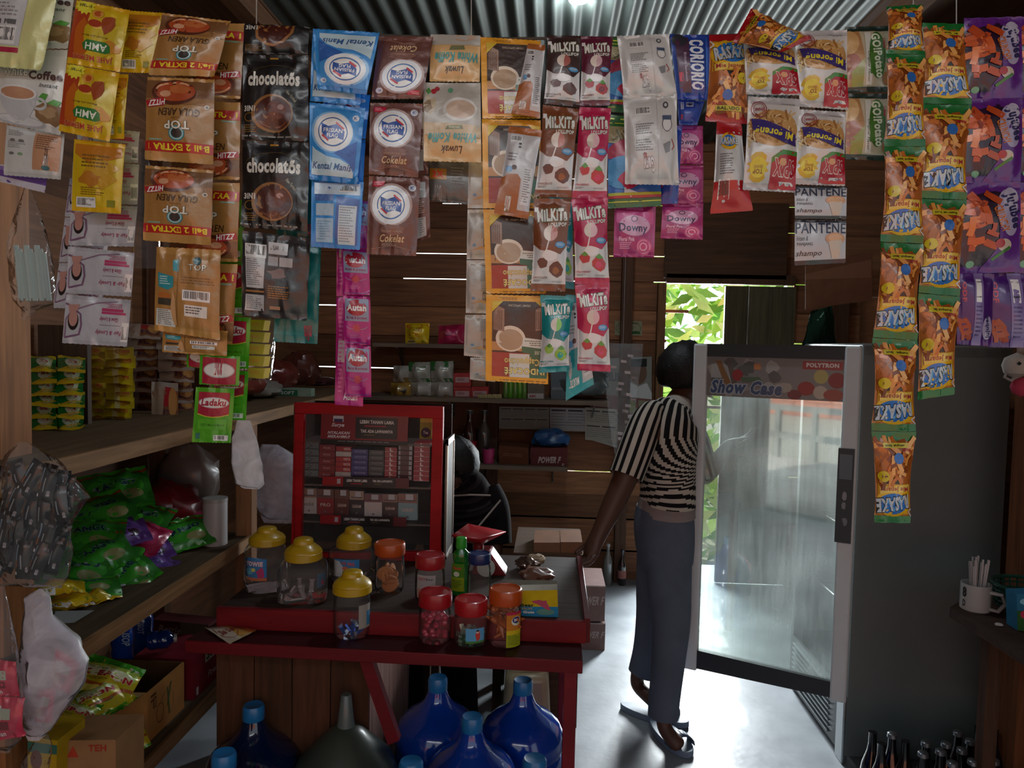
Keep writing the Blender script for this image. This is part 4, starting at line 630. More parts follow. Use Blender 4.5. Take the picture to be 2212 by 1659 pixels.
n2 = Nn.new('ShaderNodeTexNoise'); n2.inputs['Scale'].default_value = 24; n2.inputs['Detail'].default_value = 5; L.new(tc.outputs['Object'], n2.inputs['Vector']); bp = Nn.new('ShaderNodeBump'); bp.inputs['Strength'].default_value = .25; bp.inputs['Distance'].default_value = .004
L.new(n2.outputs['Fac'], bp.inputs['Height']); L.new(bp.outputs['Normal'], b.inputs['Normal']); MATS['concrete'] = m
struct(mb, 'floor', 'concrete', loc=(0, 0, 0))
# back wall: horizontal boards with slits, left of the doorway, plus the leaf beside it
DX0, DX1 = P(1434, 700, BW).x, P(1562, 700, BW).x; DZ = P(1500, 614, BW).z
cs = ['#6e4830', '#7c5236', '#624028', '#865a3c', '#724a30']
mb = MB(); zs = [0]
for yy in (1180, 1112, 1062, 1012, 930, 868, 800, 729, 665, 604, 549, 495, 440, 384, 325, 262): zs.append(P(1050, yy, BW).z)
zs = sorted(zs)+[3.1]
for i in range(len(zs)-1):
    z0, z1 = zs[i]+(.004 if i and zs[i] > .5 else 0), zs[i+1]-(.003 if zs[i+1] > .5 else 0)
    c = cs[i % 5]; x0 = LX-.05
    if zs[i+1] < DZ+.05: segs = [(x0, DX0-.03), (1.56, RX+.1)]
    else: segs = [(x0, RX+.1)]
    for a, b_ in segs:
        if b_-a > .2 and z0 > .5:   # gaps are uneven: the board edge dips
            mb.box(((a+b_)/2, BW+.012, (z0+z1)/2), (b_-a, .022, z1-z0), c)
            x = a
            while x < b_:     # battens of the neighbour board closing parts of the slit
                w = R.uniform(.15, .7)
                if R.random() < .68: mb.box((x+w/2, BW+.02, z1+.004), (w, .012, .02), c)
                x += w
        else: mb.box(((a+b_)/2, BW+.012, (z0+z1)/2), (b_-a, .022, z1-z0+.012), c)
struct(mb, 'wall_back', 'wood', loc=(0, BW, 0))
mb = MB('#5a3d28')
mb.box((DX0-.025, BW-.03, DZ/2), (.05, .07, DZ), '#6b4a2c'); mb.box(((DX0+1.55)/2, BW-.03, DZ+.03), (1.55-DX0, .06, .06), '#4a3220')
for x in (P(1066, 900, BW).x, P(1345, 900, BW).x, RX-.1): mb.box((x, BW-.04, 1.4 if x > -.5 else 1.4), (.07, .08, 2.8), '#4a3020')
struct(mb, 'trim_1', 'woodv')
mb = MB('#3f3a26'); x = DX1
while x < 1.5: mb.box((x+.075, BW-.015, DZ/2), (.148, .03, DZ-.02), R.choice(['#4a4430', '#443c28', '#504a34'])); x += .15
struct(mb, 'door_1', 'woodv')
# shutter above the door, edged by daylight
mb = MB(); q0 = P(1434, 600, BW-.05); q1 = P(1704, 440, BW-.05)
mb.box(((q0.x+q1.x)/2, BW-.05, (q0.z+q1.z)/2), (q1.x-q0.x, .02, q1.z-q0.z), '#4a3120'); struct(mb, 'window_1', 'wood')
# side walls, ceiling
mb = MB(); z = 0
while z < 2.9: mb.box((LX-.02, 2.0, z+.1), (.03, 6.2, .2), R.choice(cs)); z += .2
struct(mb, 'wall_left', 'woody')
mb = MB(); z = 0
while z < 2.9: mb.box((RX+.05, 2.6, z+.1), (.03, 5.0, .2), R.choice(cs)); z += .2
struct(mb, 'wall_right', 'woody')
m = bpy.data.materials.new('zinc'); m.use_nodes = True; b = m.node_tree.nodes['Principled BSDF']; b.inputs['Metallic'].default_value = .55; b.inputs['Roughness'].default_value = .5
nz = m.node_tree.nodes.new('ShaderNodeTexNoise'); nz.inputs['Scale'].default_value = 3; cr = m.node_tree.nodes.new('ShaderNodeValToRGB'); cr.color_ramp.elements[0].color = lin('#2a2d2a'); cr.color_ramp.elements[1].color = lin('#4a504a')
m.node_tree.links.new(nz.outputs['Fac'], cr.inputs['Fac']); m.node_tree.links.new(cr.outputs['Color'], b.inputs['Base Color']); MATS['zinc'] = m
mb = MB('#666'); xs = [-1.2+i*.0095 for i in range(270)]; vs = []
for Y in (1.0, BW+.5):
    for x in xs: vs.append((x, Y, RZ+.011*sin((x)*2*pi/.076)))
n = len(xs); mb.add(vs, [(i, i+1, n+i+1, n+i) for i in range(n-1)], '#666', True)
struct(mb, 'ceiling', 'zinc', loc=(0, 1, RZ))
mb = MB('#4a3020'); mb.box((-1.75, 2.2, RZ+.0), (1.2, 6.5, .04), '#4f3422'); mb.box((1.85, 2.2, RZ), (1.3, 6.5, .04), '#4f3422')
mb.box((0, -.6, RZ+.02), (4.6, 3.2, .03), '#3c2a1e')
for x, w, y0 in ((-1.19, .07, 1), (1.27, .07, 1), (-1.62, .09, 1)): mb.box((x, 3, RZ-.05), (w, 4.2, .1), '#5a3c26')
for yy in (2.2, 3.6): mb.box((-1.5, yy, RZ-.07), (.7, .08, .07), '#54382a'); mb.box((1.7, yy, RZ-.07), (.9, .08, .07), '#54382a')
struct(mb, 'trim_2', 'woody')
# lamp on the roof
t = thing('light_bulb', 'glowing white bulb hanging from the corrugated roof', 'lamp', P(1250, -22, 2.9))
c = P(1250, -22, 2.9)
mb = MB('#ffffff'); mb.lathe([(0, -.05), (.036, -.04), (.046, -.01), (.03, .03), (.014, .05)], c, 20)
m = bpy.data.materials.new('lit_glass'); m.use_nodes = True; b = m.node_tree.nodes['Principled BSDF']; b.inputs['Emission Color'].default_value = (.85, .95, 1, 1); b.inputs['Emission Strength'].default_value = 60; MATS['lit_glass'] = m
build(mb, 'bulb_glass', 'lit_glass', t); mb = MB('#ddd'); mb.lathe([(.02, .05), (.02, .09), (.03, .1)], c, 16); mb.tube([c+V((0, 0, .1)), V((c.x, c.y, RZ))], .004); build(mb, 'lamp_holder', 'plastic', t)
# posts of the shop front (left) and right
mb = MB('#7c5232'); a = P(67, 800, 1.67); l_ = P(-60, 800, 1.57); mb.box(((a.x+l_.x)/2, 1.62, 1.45), (a.x-l_.x, .1, 2.9), '#a06a40'); struct(mb, 'trim_3', 'woodv')
mb = MB(); a = P(2206, 1000, 2.5); mb.box((a.x+.06, 2.5, 1.45), (.12, .1, 2.9), '#6a4026'); mb.box((P(2140, 500, 3.3).x+.2, 3.45, 1.45), (.9, .03, 2.9), '#2c1e16'); struct(mb, 'trim_4', 'woodv')
mb = MB(); x0, x1 = P(1834, 400, 3.5).x, P(1905, 400, 3.5).x; mb.box((x0+.25, 3.5, 2.35), (.6, .03, 1.1), '#6a4a30')
for z in (2.2, 2.5): mb.box((x0+.25, 3.49, z), (.6, .02, .25), '#5c3e28')
struct(mb, 'trim_5', 'wood')
# brown cardboard pinned above the fridge, dark green cloth under it
mb = MB('#6a4630'); mb.slab([1740, 575, 1884, 545, 1884, 648, 1740, 668], 3.44, .004, '#5e3e2c'); quadart(mb, [1740, 592, 1882, 560, 1882, 600, 1740, 604], 3.44, [('R', 0, 0, 1, 1, '#6e4c38')]); build(mb, 'cardboard_sheet', 'card', label='creased brown cardboard sheet fixed above the fridge', cat='cardboard')
packet(None, [1752, 672, 1800, 660, 1806, 748, 1732, 748], 3.38, 'plain_green', bulge=.03, name='cloth', m='cloth', label='dark green cloth hanging down onto the fridge top', cat='cloth', teeth=0, crinkle=.01) 
# outside: ground, leaves, sky, porch deck with rail, brick wall
mb = MB(); mb.box((0, 0, -.35), (60, 80, .1), '#8f8c80'); struct(mb, 'ground', 'matte')
mb = MB('#6f9a3c'); R = random.Random(5)
for i in range(2600):
    x = R.uniform(.2, 2.6); y = R.uniform(5.9, 7.9); z = R.uniform(-.2, 3.4); a = R.uniform(0, pi); l = R.uniform(.12, .3); w = l*.2; tl = R.uniform(-1.2, .5)
    d = V((cos(a), sin(a)*.5, tl)).normalized(); s = d.cross(V((R.random(), -1, R.random()))).normalized()*w
    p = V((x, y, z)); mb.add([p, p+d*l*.5+s, p+d*l, p+d*l*.5-s], [(0, 1, 2, 3)], R.choice(['#d4f08c', '#b4e064', '#8cc440', '#ecf8b8', '#649c34', '#d8f0a0']), True)
build(mb, 'foliage', 'leaf', label='bright green leafy bushes outside the open back doorway', cat='foliage', kind='stuff')
mb = MB('#b8b4ac'); mb.box((-2.5, -2.6, .0), (7, 3.2, .06), '#a8a298'); 
build(mb, 'porch_deck', 'wood', kind='structure')
t = thing('railing', 'grey wooden porch railing reflected in the fridge glass', 'railing', (-2.4, -4.1, 0))
for i in range(12): mb = MB(); mb.box((-5+i*.55, -4.1, .4), (.07, .07, .75), '#8a8880'); build(mb, 'post', 'woodv', t)
for z in (.35, .74): mb = MB(); mb.box((-2, -4.1, z), (6.4, .05, .09), '#8a8880'); build(mb, 'rail', 'wood', t)
mb = MB(); mb.box((-3, -14, 1.4), (26, .2, 3.4), '#a06048')
for i in range(16):
    for j in range(30): mb.box((-13+j*.7+(.35 if i % 2 else 0), -13.88, -.2+i*.2), (.66, .04, .17), R.choice(['#a8644a', '#9c5840', '#b47258']))
build(mb, 'wall_far', 'matte', kind='structure')
# light
w = bpy.data.worlds.new('world'); bpy.context.scene.world = w; w.use_nodes = True; nt = w.node_tree; N = nt.nodes; L = nt.links
bg = N['Background']; tc = N.new('ShaderNodeTexCoord'); sp = N.new('ShaderNodeSeparateXYZ'); L.new(tc.outputs['Generated'], sp.inputs[0])
mr = N.new('ShaderNodeMapRange'); mr.interpolation_type = 'SMOOTHSTEP'; mr.inputs['From Min'].default_value = -.2; mr.inputs['From Max'].default_value = .6; mr.inputs['To Min'].default_value = WF; mr.inputs['To Max'].default_value = WB
L.new(sp.outputs['Y'], mr.inputs['Value']); L.new(mr.outputs['Result'], bg.inputs['Strength']); bg.inputs['Color'].default_value = (.86, .95, 1, 1)
def light(name, typ, loc, tgt, energy, size=1., sy=None, color=(1, 1, 1), **k):
    l = bpy.data.lights.new(name, typ); l.energy = energy; l.color = color
    if typ == 'AREA': l.size = size; l.shape = 'RECTANGLE'; l.size_y = sy or size
    if typ == 'SUN': l.angle = size
    if typ == 'POINT': l.shadow_soft_size = size
    o = bpy.data.objects.new(name, l); col.objects.link(o); o.location = loc; o.rotation_euler = (V(tgt)-V(loc)).to_track_quat('-Z', 'Y').to_euler(); return o
light('front_fill', 'AREA', (-.3, -1.6, 3.3), (.1, 1.3, 1.75), E_FILL, 3.4, 1.2, (.93, .97, 1))  # area lamp added behind the camera to brighten the packets, standing for sky
light('sun', 'SUN', (1.5, 12, 9), (0.3, 4, .6), E_SUN, .02, color=(1, .97, .88))
light('door_light', 'AREA', ((DX0+DX1)/2+.1, BW+.55, 1.35), (.2, 2.6, .3), E_DOOR, .7, 1.7, (.9, .96, 1))
light('bulb_light', 'POINT', tuple(P(1250, -22, 2.9)+V((0, 0, -.09))), (0, 0, 0), E_BULB, .05, color=(.8, .92, 1))
# ---------------------------------------------------------------- the red counter
RED = '#7c1418'
UX0, UX1, UY0, UY1 = -.93, .112, 2.045, 2.665
t = thing('counter', 'long dark red painted wooden counter with a lower front ledge', 'counter', (-.4, 2.2, 0))
mb = MB(); mb.box(((UX0+UX1)/2, (UY0+UY1)/2, .768), (UX1-UX0, UY1-UY0, .024), '#3a2a22'); build(mb, 'tabletop', 'wood', t)
mb = MB(); mb.box(((UX0+UX1)/2, UY0-.008, .752), (UX1-UX0+.01, .018, .062), '#6c1218'); mb.box((UX1+.008, (UY0+UY1)/2, .752), (.018, UY1-UY0, .07), '#58161a'); build(mb, 'apron', 'paintwood', t, bevel=.002)
a, b_ = G(399, 1384, .72), G(1259, 1429, .72)
mb = MB(); A = [V((a.x, a.y, .72)), V((b_.x, b_.y, .72)), V((b_.x, UY0+.01, .72)), V((a.x+.03, UY0+.06, .72))]
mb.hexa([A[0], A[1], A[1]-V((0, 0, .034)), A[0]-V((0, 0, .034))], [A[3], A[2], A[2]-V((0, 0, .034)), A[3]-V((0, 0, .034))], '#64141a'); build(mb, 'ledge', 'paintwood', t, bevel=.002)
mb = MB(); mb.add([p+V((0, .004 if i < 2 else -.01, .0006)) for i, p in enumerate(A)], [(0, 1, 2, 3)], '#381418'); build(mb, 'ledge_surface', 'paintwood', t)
l0, l1 = P(1219, 1445, 1.93), P(1246, 1445, 1.93)
for x, y in (((l0.x+l1.x)/2, 1.94), ((l0.x+l1.x)/2, 2.6), (-.9, 2.6)): mb = MB(); mb.box((x, y, .343), (.034, .04, .686), '#6c1a22'); build(mb, 'leg', 'paintwood', t, bevel=.002)
mb = MB(); mb.slab([772, 1416, 800, 1418, 862, 1600, 838, 1610], 2.02, .03, '#6a141c'); build(mb, 'brace', 'paintwood', t)
t = thing('cupboard', 'brown plank cupboard standing under the counter', 'cupboard', (-.75, 2.2, 0))
a = P(470, 1400, 2.12); b_ = P(800, 1400, 2.12)
mb = MB(); n = 4
for i in range(n): x0 = a.x+(b_.x-a.x)*i/n; mb.box((x0+(b_.x-a.x)/n/2, 2.12, .34), ((b_.x-a.x)/n-.003, .02, .68), ['#5a3824', '#4c2f1e', '#553422', '#4a2c1c'][i])
build(mb, 'front_panel', 'woodv', t)
c = P(884, 1430, 2.62); mb = MB(); mb.hexa([V((b_.x, 2.12, .68)), V((c.x, 2.62, .68)), V((c.x, 2.62, .05)), V((b_.x, 2.12, .05))], [V((b_.x-.01, 2.13, .68)), V((c.x-.01, 2.63, .68)), V((c.x-.01, 2.63, .05)), V((b_.x-.01, 2.13, .05))], '#b08a80'); build(mb, 'side_panel', 'woodv', t)  # side catches light: that brightness is put into the paler board colour

# ---------------------------------------------------------------- cigarette display cabinet
CY = 2.55
t = thing('display_cabinet', 'bright red framed glass cabinet for cigarettes standing on the counter', 'cabinet', G(800, 1225, .78))
def fr(q, name, c='#a80f18'): mb = MB(); mb.slab(q, CY, .028, c); build(mb, name, 'paintwood', t, bevel=.002)
fr([635, 870, 957, 879, 957, 905, 635, 893], 'frame_rail'); fr([630, 1196, 953, 1192, 952, 1226, 628, 1218], 'frame_rail'); 
fr([635, 893, 656, 894, 649, 1200, 628, 1200], 'frame_stile'); fr([934, 903, 957, 904, 951, 1200, 927, 1196], 'frame_stile')
mb = MB(); mb.slab([655, 893, 935, 903, 929, 1196, 649, 1200], CY+.012, .002, '#777'); build(mb, 'glass_pane', 'clearglass', t)
XS = P(957, 1000, CY).x; X0 = P(634, 1000, CY).x; CB = CY+.22
mb = MB(); mb.box(((X0+XS)/2, CB, 1.05), (XS-X0, .008, .54), '#2a1a18'); build(mb, 'back_panel', 'wood', t)
mb = MB(); mb.box((X0+.004, (CY+CB)/2, 1.05), (.008, CB-CY, .54), '#4a3a34'); build(mb, 'side_panel', 'wood', t)
z0, z1 = P(957, 952, CY).z, P(957, 1226, CY).z
mb = MB(); fwd = lambda y, z: V((XS+.004, y, z))
def sidebar(y0, za, y1, zb, w, c='#b9b4ac'):
    mb.hexa([fwd(y0, za), fwd(y1, zb), fwd(y1, zb)-w, fwd(y0, za)-w], [p+V((.008, 0, 0)) for p in (fwd(y0, za), fwd(y1, zb), fwd(y1, zb)-w, fwd(y0, za)-w)], c)
sidebar(CY+.03, z0, CB, z0, V((0, 0, .022))); sidebar(CY+.03, z1+.03, CB, z1+.03, V((0, 0, .03))); sidebar(CY+.03, z0, CY+.03, z1, V((0, -.014, 0))); sidebar(CB-.014, z0, CB-.014, z1, V((0, -.014, 0)))
build(mb, 'side_frame', 'metal', t); mb = MB(); mb.box((XS+.007, (CY+CB)/2+.01, (z0+z1)/2), (.003, CB-CY-.03, z0-z1-.03), '#4a4440'); build(mb, 'side_glass', 'plastic', t)
for y0, y1 in ((1036, 1052), (1118, 1128), (950, 954)):
    mb = MB(); a = P(655, (y0+y1)/2, CY+.03).z; mb.box(((X0+XS)/2, CY+.11, a-.004), (XS-X0-.03, .17, .006), '#5a4c48'); build(mb, 'shelf', 'plastic', t)
def banner(q, cmds, Y=CY-.002):
    mb = MB(); mb.slab(q, Y, .003, '#7c101c'); quadart(mb, q, Y, cmds); build(mb, 'banner', 'plastic', t)
banner([694, 893, 882, 900, 880, 963, 692, 957], [('R', .0, .86, 1, 1, '#140c10'), ('F', .2, .9, .8, .95, 1, '#8a8088'), ('R', .4, .08, .88, .8, '#170f14'), ('T', 'LEBIH TAHAN LAMA', .45, .17, .84, .29, '#d8d0d0', {'b': .04}), ('R', .5, .35, .75, .39, '#a01830'), ('T', 'TAK ADA LAWANNYA', .46, .49, .83, .6, '#d8d0d0', {'b': .04}), ('R', .5, .66, .62, .69, '#6a5a28'),
    ('R', .14, .06, .26, .26, '#c8c4cc'), ('R', .15, .16, .25, .26, '#2c2458'), ('T', 'Surya', .12, .3, .27, .46, '#d8d0d8', {'sh': .4, 'b': .03}), ('T', 'NYALAKAN', .08, .58, .34, .68, '#d8d0d8', {'sh': .3, 'b': .03}), ('T', 'MERAHMU!', .08, .71, .34, .81, '#d8d0d8', {'sh': .3, 'b': .03})])
for q in ([697, 1029, 884, 1033, 883, 1055, 696, 1050], [692, 1112, 878, 1118, 877, 1138, 691, 1132]):
    banner(q, [('R', 0, 0, .24, .8, '#98101c'), ('R', .24, 0, 1, 1, '#1c1014'), ('R', .85, 0, 1, 1, '#5a101c'), ('T', 'LEBIH TAHAN LAMA', .28, .22, .52, .5, '#d8d0d0', {'b': .04}), ('R', .33, .62, .46, .72, '#a01830'), ('T', 'TAK ADA LAWANNYA', .58, .24, .81, .48, '#d8d0d0', {'b': .04}), ('R', .6, .62, .68, .7, '#6a5a28'), ('R', .17, .2, .21, .7, '#b8a8b0')])
# small cigarette packs lying in columns
def cig(name, q, Y, c, cmds, label, group, dep=.05):
    mb = MB(); mb.slab(q, Y, dep, c); quadart(mb, q, Y, cmds)
    build(mb, name, 'plastic', None, label, 'cigarette pack', group)
cols = [(654, 689, 955, 15, 5, '#5c6468', [('L', [(.4, .2), (.6, .5), (.3, .8)], .06, '#222a2c'), ('R', .0, .85, 1, 1, '#30383c')], 'grey'), (690, 724, 960, 14.5, 5, '#7c1420', [('T', 'Surya', .25, .3, .7, .7, '#c8a0a8', {'sh': .3})], 'dark red'), (726, 759, 964, 11, 6, '#a01c28', [('T', 'VISTA', .5, .25, .95, .75, '#e0c8c8', {'b': .03})], 'red and white'),
    (760, 795, 970, 11.6, 5, '#3a3478', [('T', 'MAGNUM', .2, .25, .85, .6, '#9a98c0')], 'violet blue'), (797, 830, 972, 11.6, 5, '#3c3a40', [('T', 'MAGNUM', .2, .25, .85, .6, '#8a888c')], 'charcoal'), (832, 858, 966, 10.3, 7, '#98182c', [('T', 'L', .4, .1, .65, .85, '#e8d0d0', {'b': .05}), ('R', 0, .9, 1, 1, '#e0b0b0')], 'crimson with a letter'),
    (861, 892, 962, 10.8, 7, '#4c1c1c', [('R', .75, .1, .95, .9, '#a0a0a8'), ('R', .02, .1, .15, .9, '#a0a0a8')], 'brown with foil ends'), (895, 929, 956, 10.4, 8, '#98182c', [('T', 'L', .4, .1, .6, .85, '#e8d0d0', {'b': .05}), ('R', 0, .9, 1, 1, '#e0b0b0')], 'crimson in the right column')]
for x0, x1, y0, h, n, c, cm, nm in cols:
    for k in range(n):
        y = y0+h*k; ec = '#b8b0ac' if nm == 'red and white' and k in (1, 5) else c
        cig('cigarette_pack', [x0-k*.3, y, x1-k*.3, y+1.3, x1-k*.3-.2, y+h+.6, x0-k*.3-.2, y+h-.7], CY+.03, ec, cm, f'small {nm} cigarette pack lying in its stack behind the cabinet glass', f'{nm} cigarette packs', .08)
for x0, x1, y0, y1, c, c2, tx, nm in ((651, 684, 1055, 1110, '#b4aca8', '#8a6a5a', 'mild', 'white'), (685, 721, 1056, 1112, '#8c1c28', '#6a4a44', 'PRO', 'bright red'), (723, 754, 1057, 1113, '#5a2018', '#6a3a30', 'GARAM', 'brown'), (755, 786, 1060, 1115, '#2c2428', '#a08878', 'GARAM', 'black'), (787, 825, 1067, 1117, '#c0b8b6', '#7a5058', 'mild', 'white and purple'), (826, 859, 1067, 1118, '#3c2c2c', '#8a6a64', 'GARAM', 'dark brown'), (860, 901, 1066, 1124, '#7c9ca4', '#8a5c54', 'GARAM', 'pale blue')):
    cig('cigarette_pack', [x0, y0, x1, y0+1, x1, y1, x0, y1-1], CY+.03, c, [('R', 0, 0, 1, .35, c2), ('R', .4, .02, .8, .26, '#b8b8c0'), ('R', .1, .24, .9, .28, '#4a3a3c'), ('T', tx, .2, .55, .8, .68, '#d0b8b0' if c != '#b4aca8' else '#66605c', {'b': .02}), ('E', .5, .88, .07, .04, '#6a6468')], f'upright {nm} cigarette pack with a warning picture on the cabinet shelf', None, .02)
mb = MB(); q = [908, 903, 934, 904, 932, 948, 906, 948]; mb.slab(q, CY+.05, .01, '#8a7a20'); quadart(mb, q, CY+.05, [('E', .5, .7, .4, .25, '#3c1c30'), ('T', 'Tea', .3, .62, .7, .76, '#d8c8c8'), ('R', 0, 0, 1, .2, '#b8a840')]); build(mb, 'tea_box', 'card', label='small yellow and purple box at the top right inside the cabinet', cat='box')

# ---------------------------------------------------------------- jars
def jar(name, label, px, py, z, wpx, lid0, lid1, lidw, lc, dome=0, sq=0., lab=None, neck=.85, rz=0.):
    g = G(px, py, z); k = (g-EYE).length/FPX*1.0; r = wpx*k/2*.98; g = G(px, py, z)+V((g.x, g.y, 0)).normalized()*r*.75; k = g.y/FPX*1.0; r = wpx*k/2
    c = V((g.x, g.y, z)); zt = P(px, lid1, g.y).z-z; ztop = P(px, lid0, g.y).z-z; lr = lidw*k/2
    t = thing(name, label, 'jar', c)
    mb = MB(); kk = .8 if sq else .9
    mb.lathe([(r*.86, .001), (r*.97, .008), (r, .03), (r, zt*.62), (r*.99, zt*.74), (r*(.9 if sq else .96), zt*.86), (lr*.9, zt*.97), (lr*.9, zt)], c, 40, sq=sq, rz=rz); o = build(mb, 'jar_body', 'jarplastic', t)
    mb = MB(lc); h = ztop-zt; zt -= .003
    if dome: mb.lathe([(lr*.96, zt-.0), (lr, zt+.002), (lr, zt+h*.34), (lr*.97, zt+h*.36), (lr*.96, zt+h*.42), (lr*.88, zt+h*.5), (lr*.62, zt+h*.68), (lr*.54, zt+h*.72), (lr*.52, zt+h*.86), (lr*.46, zt+h*.94), (lr*.3, zt+h*.99), (0, zt+h*1.0)], c, 40)
    else: mb.lathe([(lr*.97, zt), (lr, zt+.002), (lr, zt+h*.75), (lr*.96, zt+h*.9), (lr*.88, zt+h*.94), (lr*.86, zt+h*.86), (0, zt+h*.86)], c, 40)
    build(mb, 'lid', 'plastic', t)
    if lab:
        a0, a1, zl0, zl1, cmds = lab; mb = MB(); art(mb, cmds, cylmap(c, r*1.005, radians(a0), radians(a1), zl0*zt, zl1*zt), 90, 70); build(mb, 'sticker', 'paper', t)
    return c, r, zt
Y_ = '#b08c14'
blue_l = [('R', 0, 0, 1, 1, '#2c70a8'), ('E', .5, .1, .5, .16, '#2c70a8'), ('T', 'YOWIE', .14, .12, .86, .34, '#d8c8d0', {'o': '#a02848', 'b': .05}), blob(.78, .66, .16, .26, '#b02464', 9, .3), blob(.3, .6, .2, .16, '#5aa4c0', 9, .3), ('R', 0, .86, 1, 1, '#b0603c'), ('R', .04, .84, .24, .97, '#d0c8b8'), blob(.5, .5, .1, .1, '#d8c860', 8, .3)]
j1 = jar('candy_jar', 'square clear jar with domed yellow lid and bright blue sticker, leftmost on the counter', 577, 1281, .78, 96, 1135, 1172, 79, Y_, 1, .6, (-140, -70, .3, .78, blue_l), rz=.5)
j2 = jar('candy_jar', 'tall square clear jar with domed yellow lid, second from left on the counter', 655, 1306, .78, 108, 1158, 1205, 83, Y_, 1, .6, (-40, -12, .4, .75, [('R', 0, 0, 1, 1, '#34566c'), blob(.6, .7, .2, .2, '#8a2c48', 8)]), rz=.25)
j3 = jar('candy_jar', 'square clear jar with domed yellow lid and blue milk sticker, before the red cabinet', 764, 1262, .78, 100, 1135, 1178, 77, Y_, 1, .6, (-130, -62, .25, .78, [('R', 0, 0, 1, 1, '#3474a8'), ('G', [(0, .1), (.25, .1), (.5, .6), (.7, .55), (1, .8), (1, 1), (0, 1)], '#c4c8cc'), ('T', 'HI MIL', .36, .14, .86, .32, '#b8404c', {'b': .05, 'r': 6}), ('E', .5, .5, .12, .12, '#c0603c'), ('T', 'MILK', .4, .62, .7, .74, '#30486c')]), rz=.5)
j4 = jar('candy_jar', 'round clear jar with domed yellow lid and blue wrappers, on the front ledge', 760, 1382, .72, 82, 1228, 1276, 86, '#b8930f', 1, 0, (-55, -8, .25, .8, [('R', 0, 0, 1, 1, '#9a938c'), ('R', .6, .3, 1, .9, '#3c7ca8')]))
j5 = jar('biscuit_jar', 'clear jar with an orange screw lid and round biscuits inside', 841, 1284, .78, 66, 1167, 1194, 68, '#b04a18')
j6 = jar('candy_jar', 'clear jar with dull red lid and white paper label, behind the ledge jars', 928, 1302, .78, 66, 1192, 1222, 66, '#9a1c24', lab=(-135, -60, .15, .86, [('R', 0, 0, 1, 1, '#a8a0a0'), ('T', 'LUCY', .1, .1, .5, .22, '#a02030', {'b': .04}), ('T', 'Bear', .52, .11, .9, .21, '#333'), ('R', 0, .6, 1, 1, '#a88478')]))
j8 = jar('candy_jar', 'clear jar with a dark blue lid behind the green bottle', 1034, 1300, .78, 52, 1190, 1213, 50, '#182c60')
j9 = jar('candy_jar', 'short clear jar with a red lid filled with pinkish red candies', 939, 1393, .72, 72, 1271, 1304, 74, '#a0141c')
j10 = jar('candy_jar', 'short clear jar with red lid and sky blue sticker on the front ledge', 1016, 1399, .72, 76, 1287, 1320, 74, '#a8161c', lab=(-100, -35, .18, .66, [('R', 0, 0, 1, 1, '#5c9cc8'), blob(.62, .5, .14, .34, '#c04438', 9, .2), ('E', .6, .24, .08, .1, '#d8b0a0'), ('E', .6, .16, .08, .06, '#2c2420'), ('R', 0, .86, 1, 1, '#4a7a3c')]))
j11 = jar('biscuit_jar', 'tall clear jar with an orange lid, orange chips and a yellow green label', 1090, 1400, .72, 72, 1265, 1298, 74, '#b84a14', lab=(-82, -22, .04, .88, [('R', 0, 0, 1, 1, '#c07828'), ('R', 0, 0, 1, .08, '#b02848'), ('R', 0, .62, 1, 1, '#9aa420'), ('R', 0, .52, 1, .64, '#c8b020'), ('E', .6, .26, .32, .13, '#d8d8d0'), ('E', .6, .23, .26, .09, '#3c2c6c'), ('T', 'SO', .44, .19, .72, .27, WH, {'b': .05}), ('T', 'Nice', .5, .3, .75, .35, '#4a8a3c'), ('F', .1, .66, .9, .95, 8, '#5a6a18')]))
# what the jars hold
R = random.Random(2)
def scatter(proto, jr, n, z0, z1, label, group, rr=.72):
    c, r, zt = jr
    for i in range(n):
        o = proto if i == 0 else proto.copy()
        if i: col.objects.link(o)
        a = R.uniform(0, 2*pi); q = r*rr*math.sqrt(R.random()); o.location = (c.x+q*cos(a), c.y+q*sin(a), c.z+z0+(z1-z0)*R.random()); o.rotation_euler = (R.uniform(0, 3), R.uniform(0, 3), R.uniform(0, 3))
        tag(o, label, proto.get('category'), group)
def unit(name, verts_fn, m, cat): mb = MB(); verts_fn(mb); o = build(mb, name, m, cat=cat, loc=(0, 0, 0)); return o
o = unit('candy', lambda b: b.lathe([(0, -.009), (.006, -.007), (.0095, 0), (.006, .007), (0, .009)], (0, 0, 0), 10, '#a02440'), 'plastic', 'candy'); scatter(o, j9, 58, .012, .105, 'pinkish red candy inside the short red lidded jar', 'red candies in the jar')
def wrap(b, c, c2=None): b.box((0, 0, 0), (.022, .012, .006), c); b.add([(-.011, -.004, 0), (-.02, -.009, .002), (-.02, .009, -.002), (-.011, .004, 0)], [(0, 1, 2, 3)], c2 or c); b.add([(.011, -.004, 0), (.02, -.009, .002), (.02, .009, -.002), (.011, .004, 0)], [(0, 1, 2, 3)], c2 or c)
o = unit('wrapped_candy', lambda b: wrap(b, '#2c58b0', '#a8b4cc'), 'metalfoil', 'candy'); scatter(o, j4, 18, .01, .035, 'blue foil wrapped candy at the bottom of the yellow lidded ledge jar', 'blue wrapped candies')
o = unit('gum_stick', lambda b: b.box((0, 0, 0), (.012, .004, .042), '#b8c8bc'), 'metalfoil', 'candy'); scatter(o, j10, 20, .014, .04, 'white and green gum stick in the jar with the sky blue sticker', 'gum sticks')
o = unit('candy', lambda b: wrap(b, '#2c6a3c', '#88a890'), 'metalfoil', 'candy'); scatter(o, j10, 12, .01, .03, 'green wrapped candy in the jar with the sky blue sticker', 'green wrapped candies')
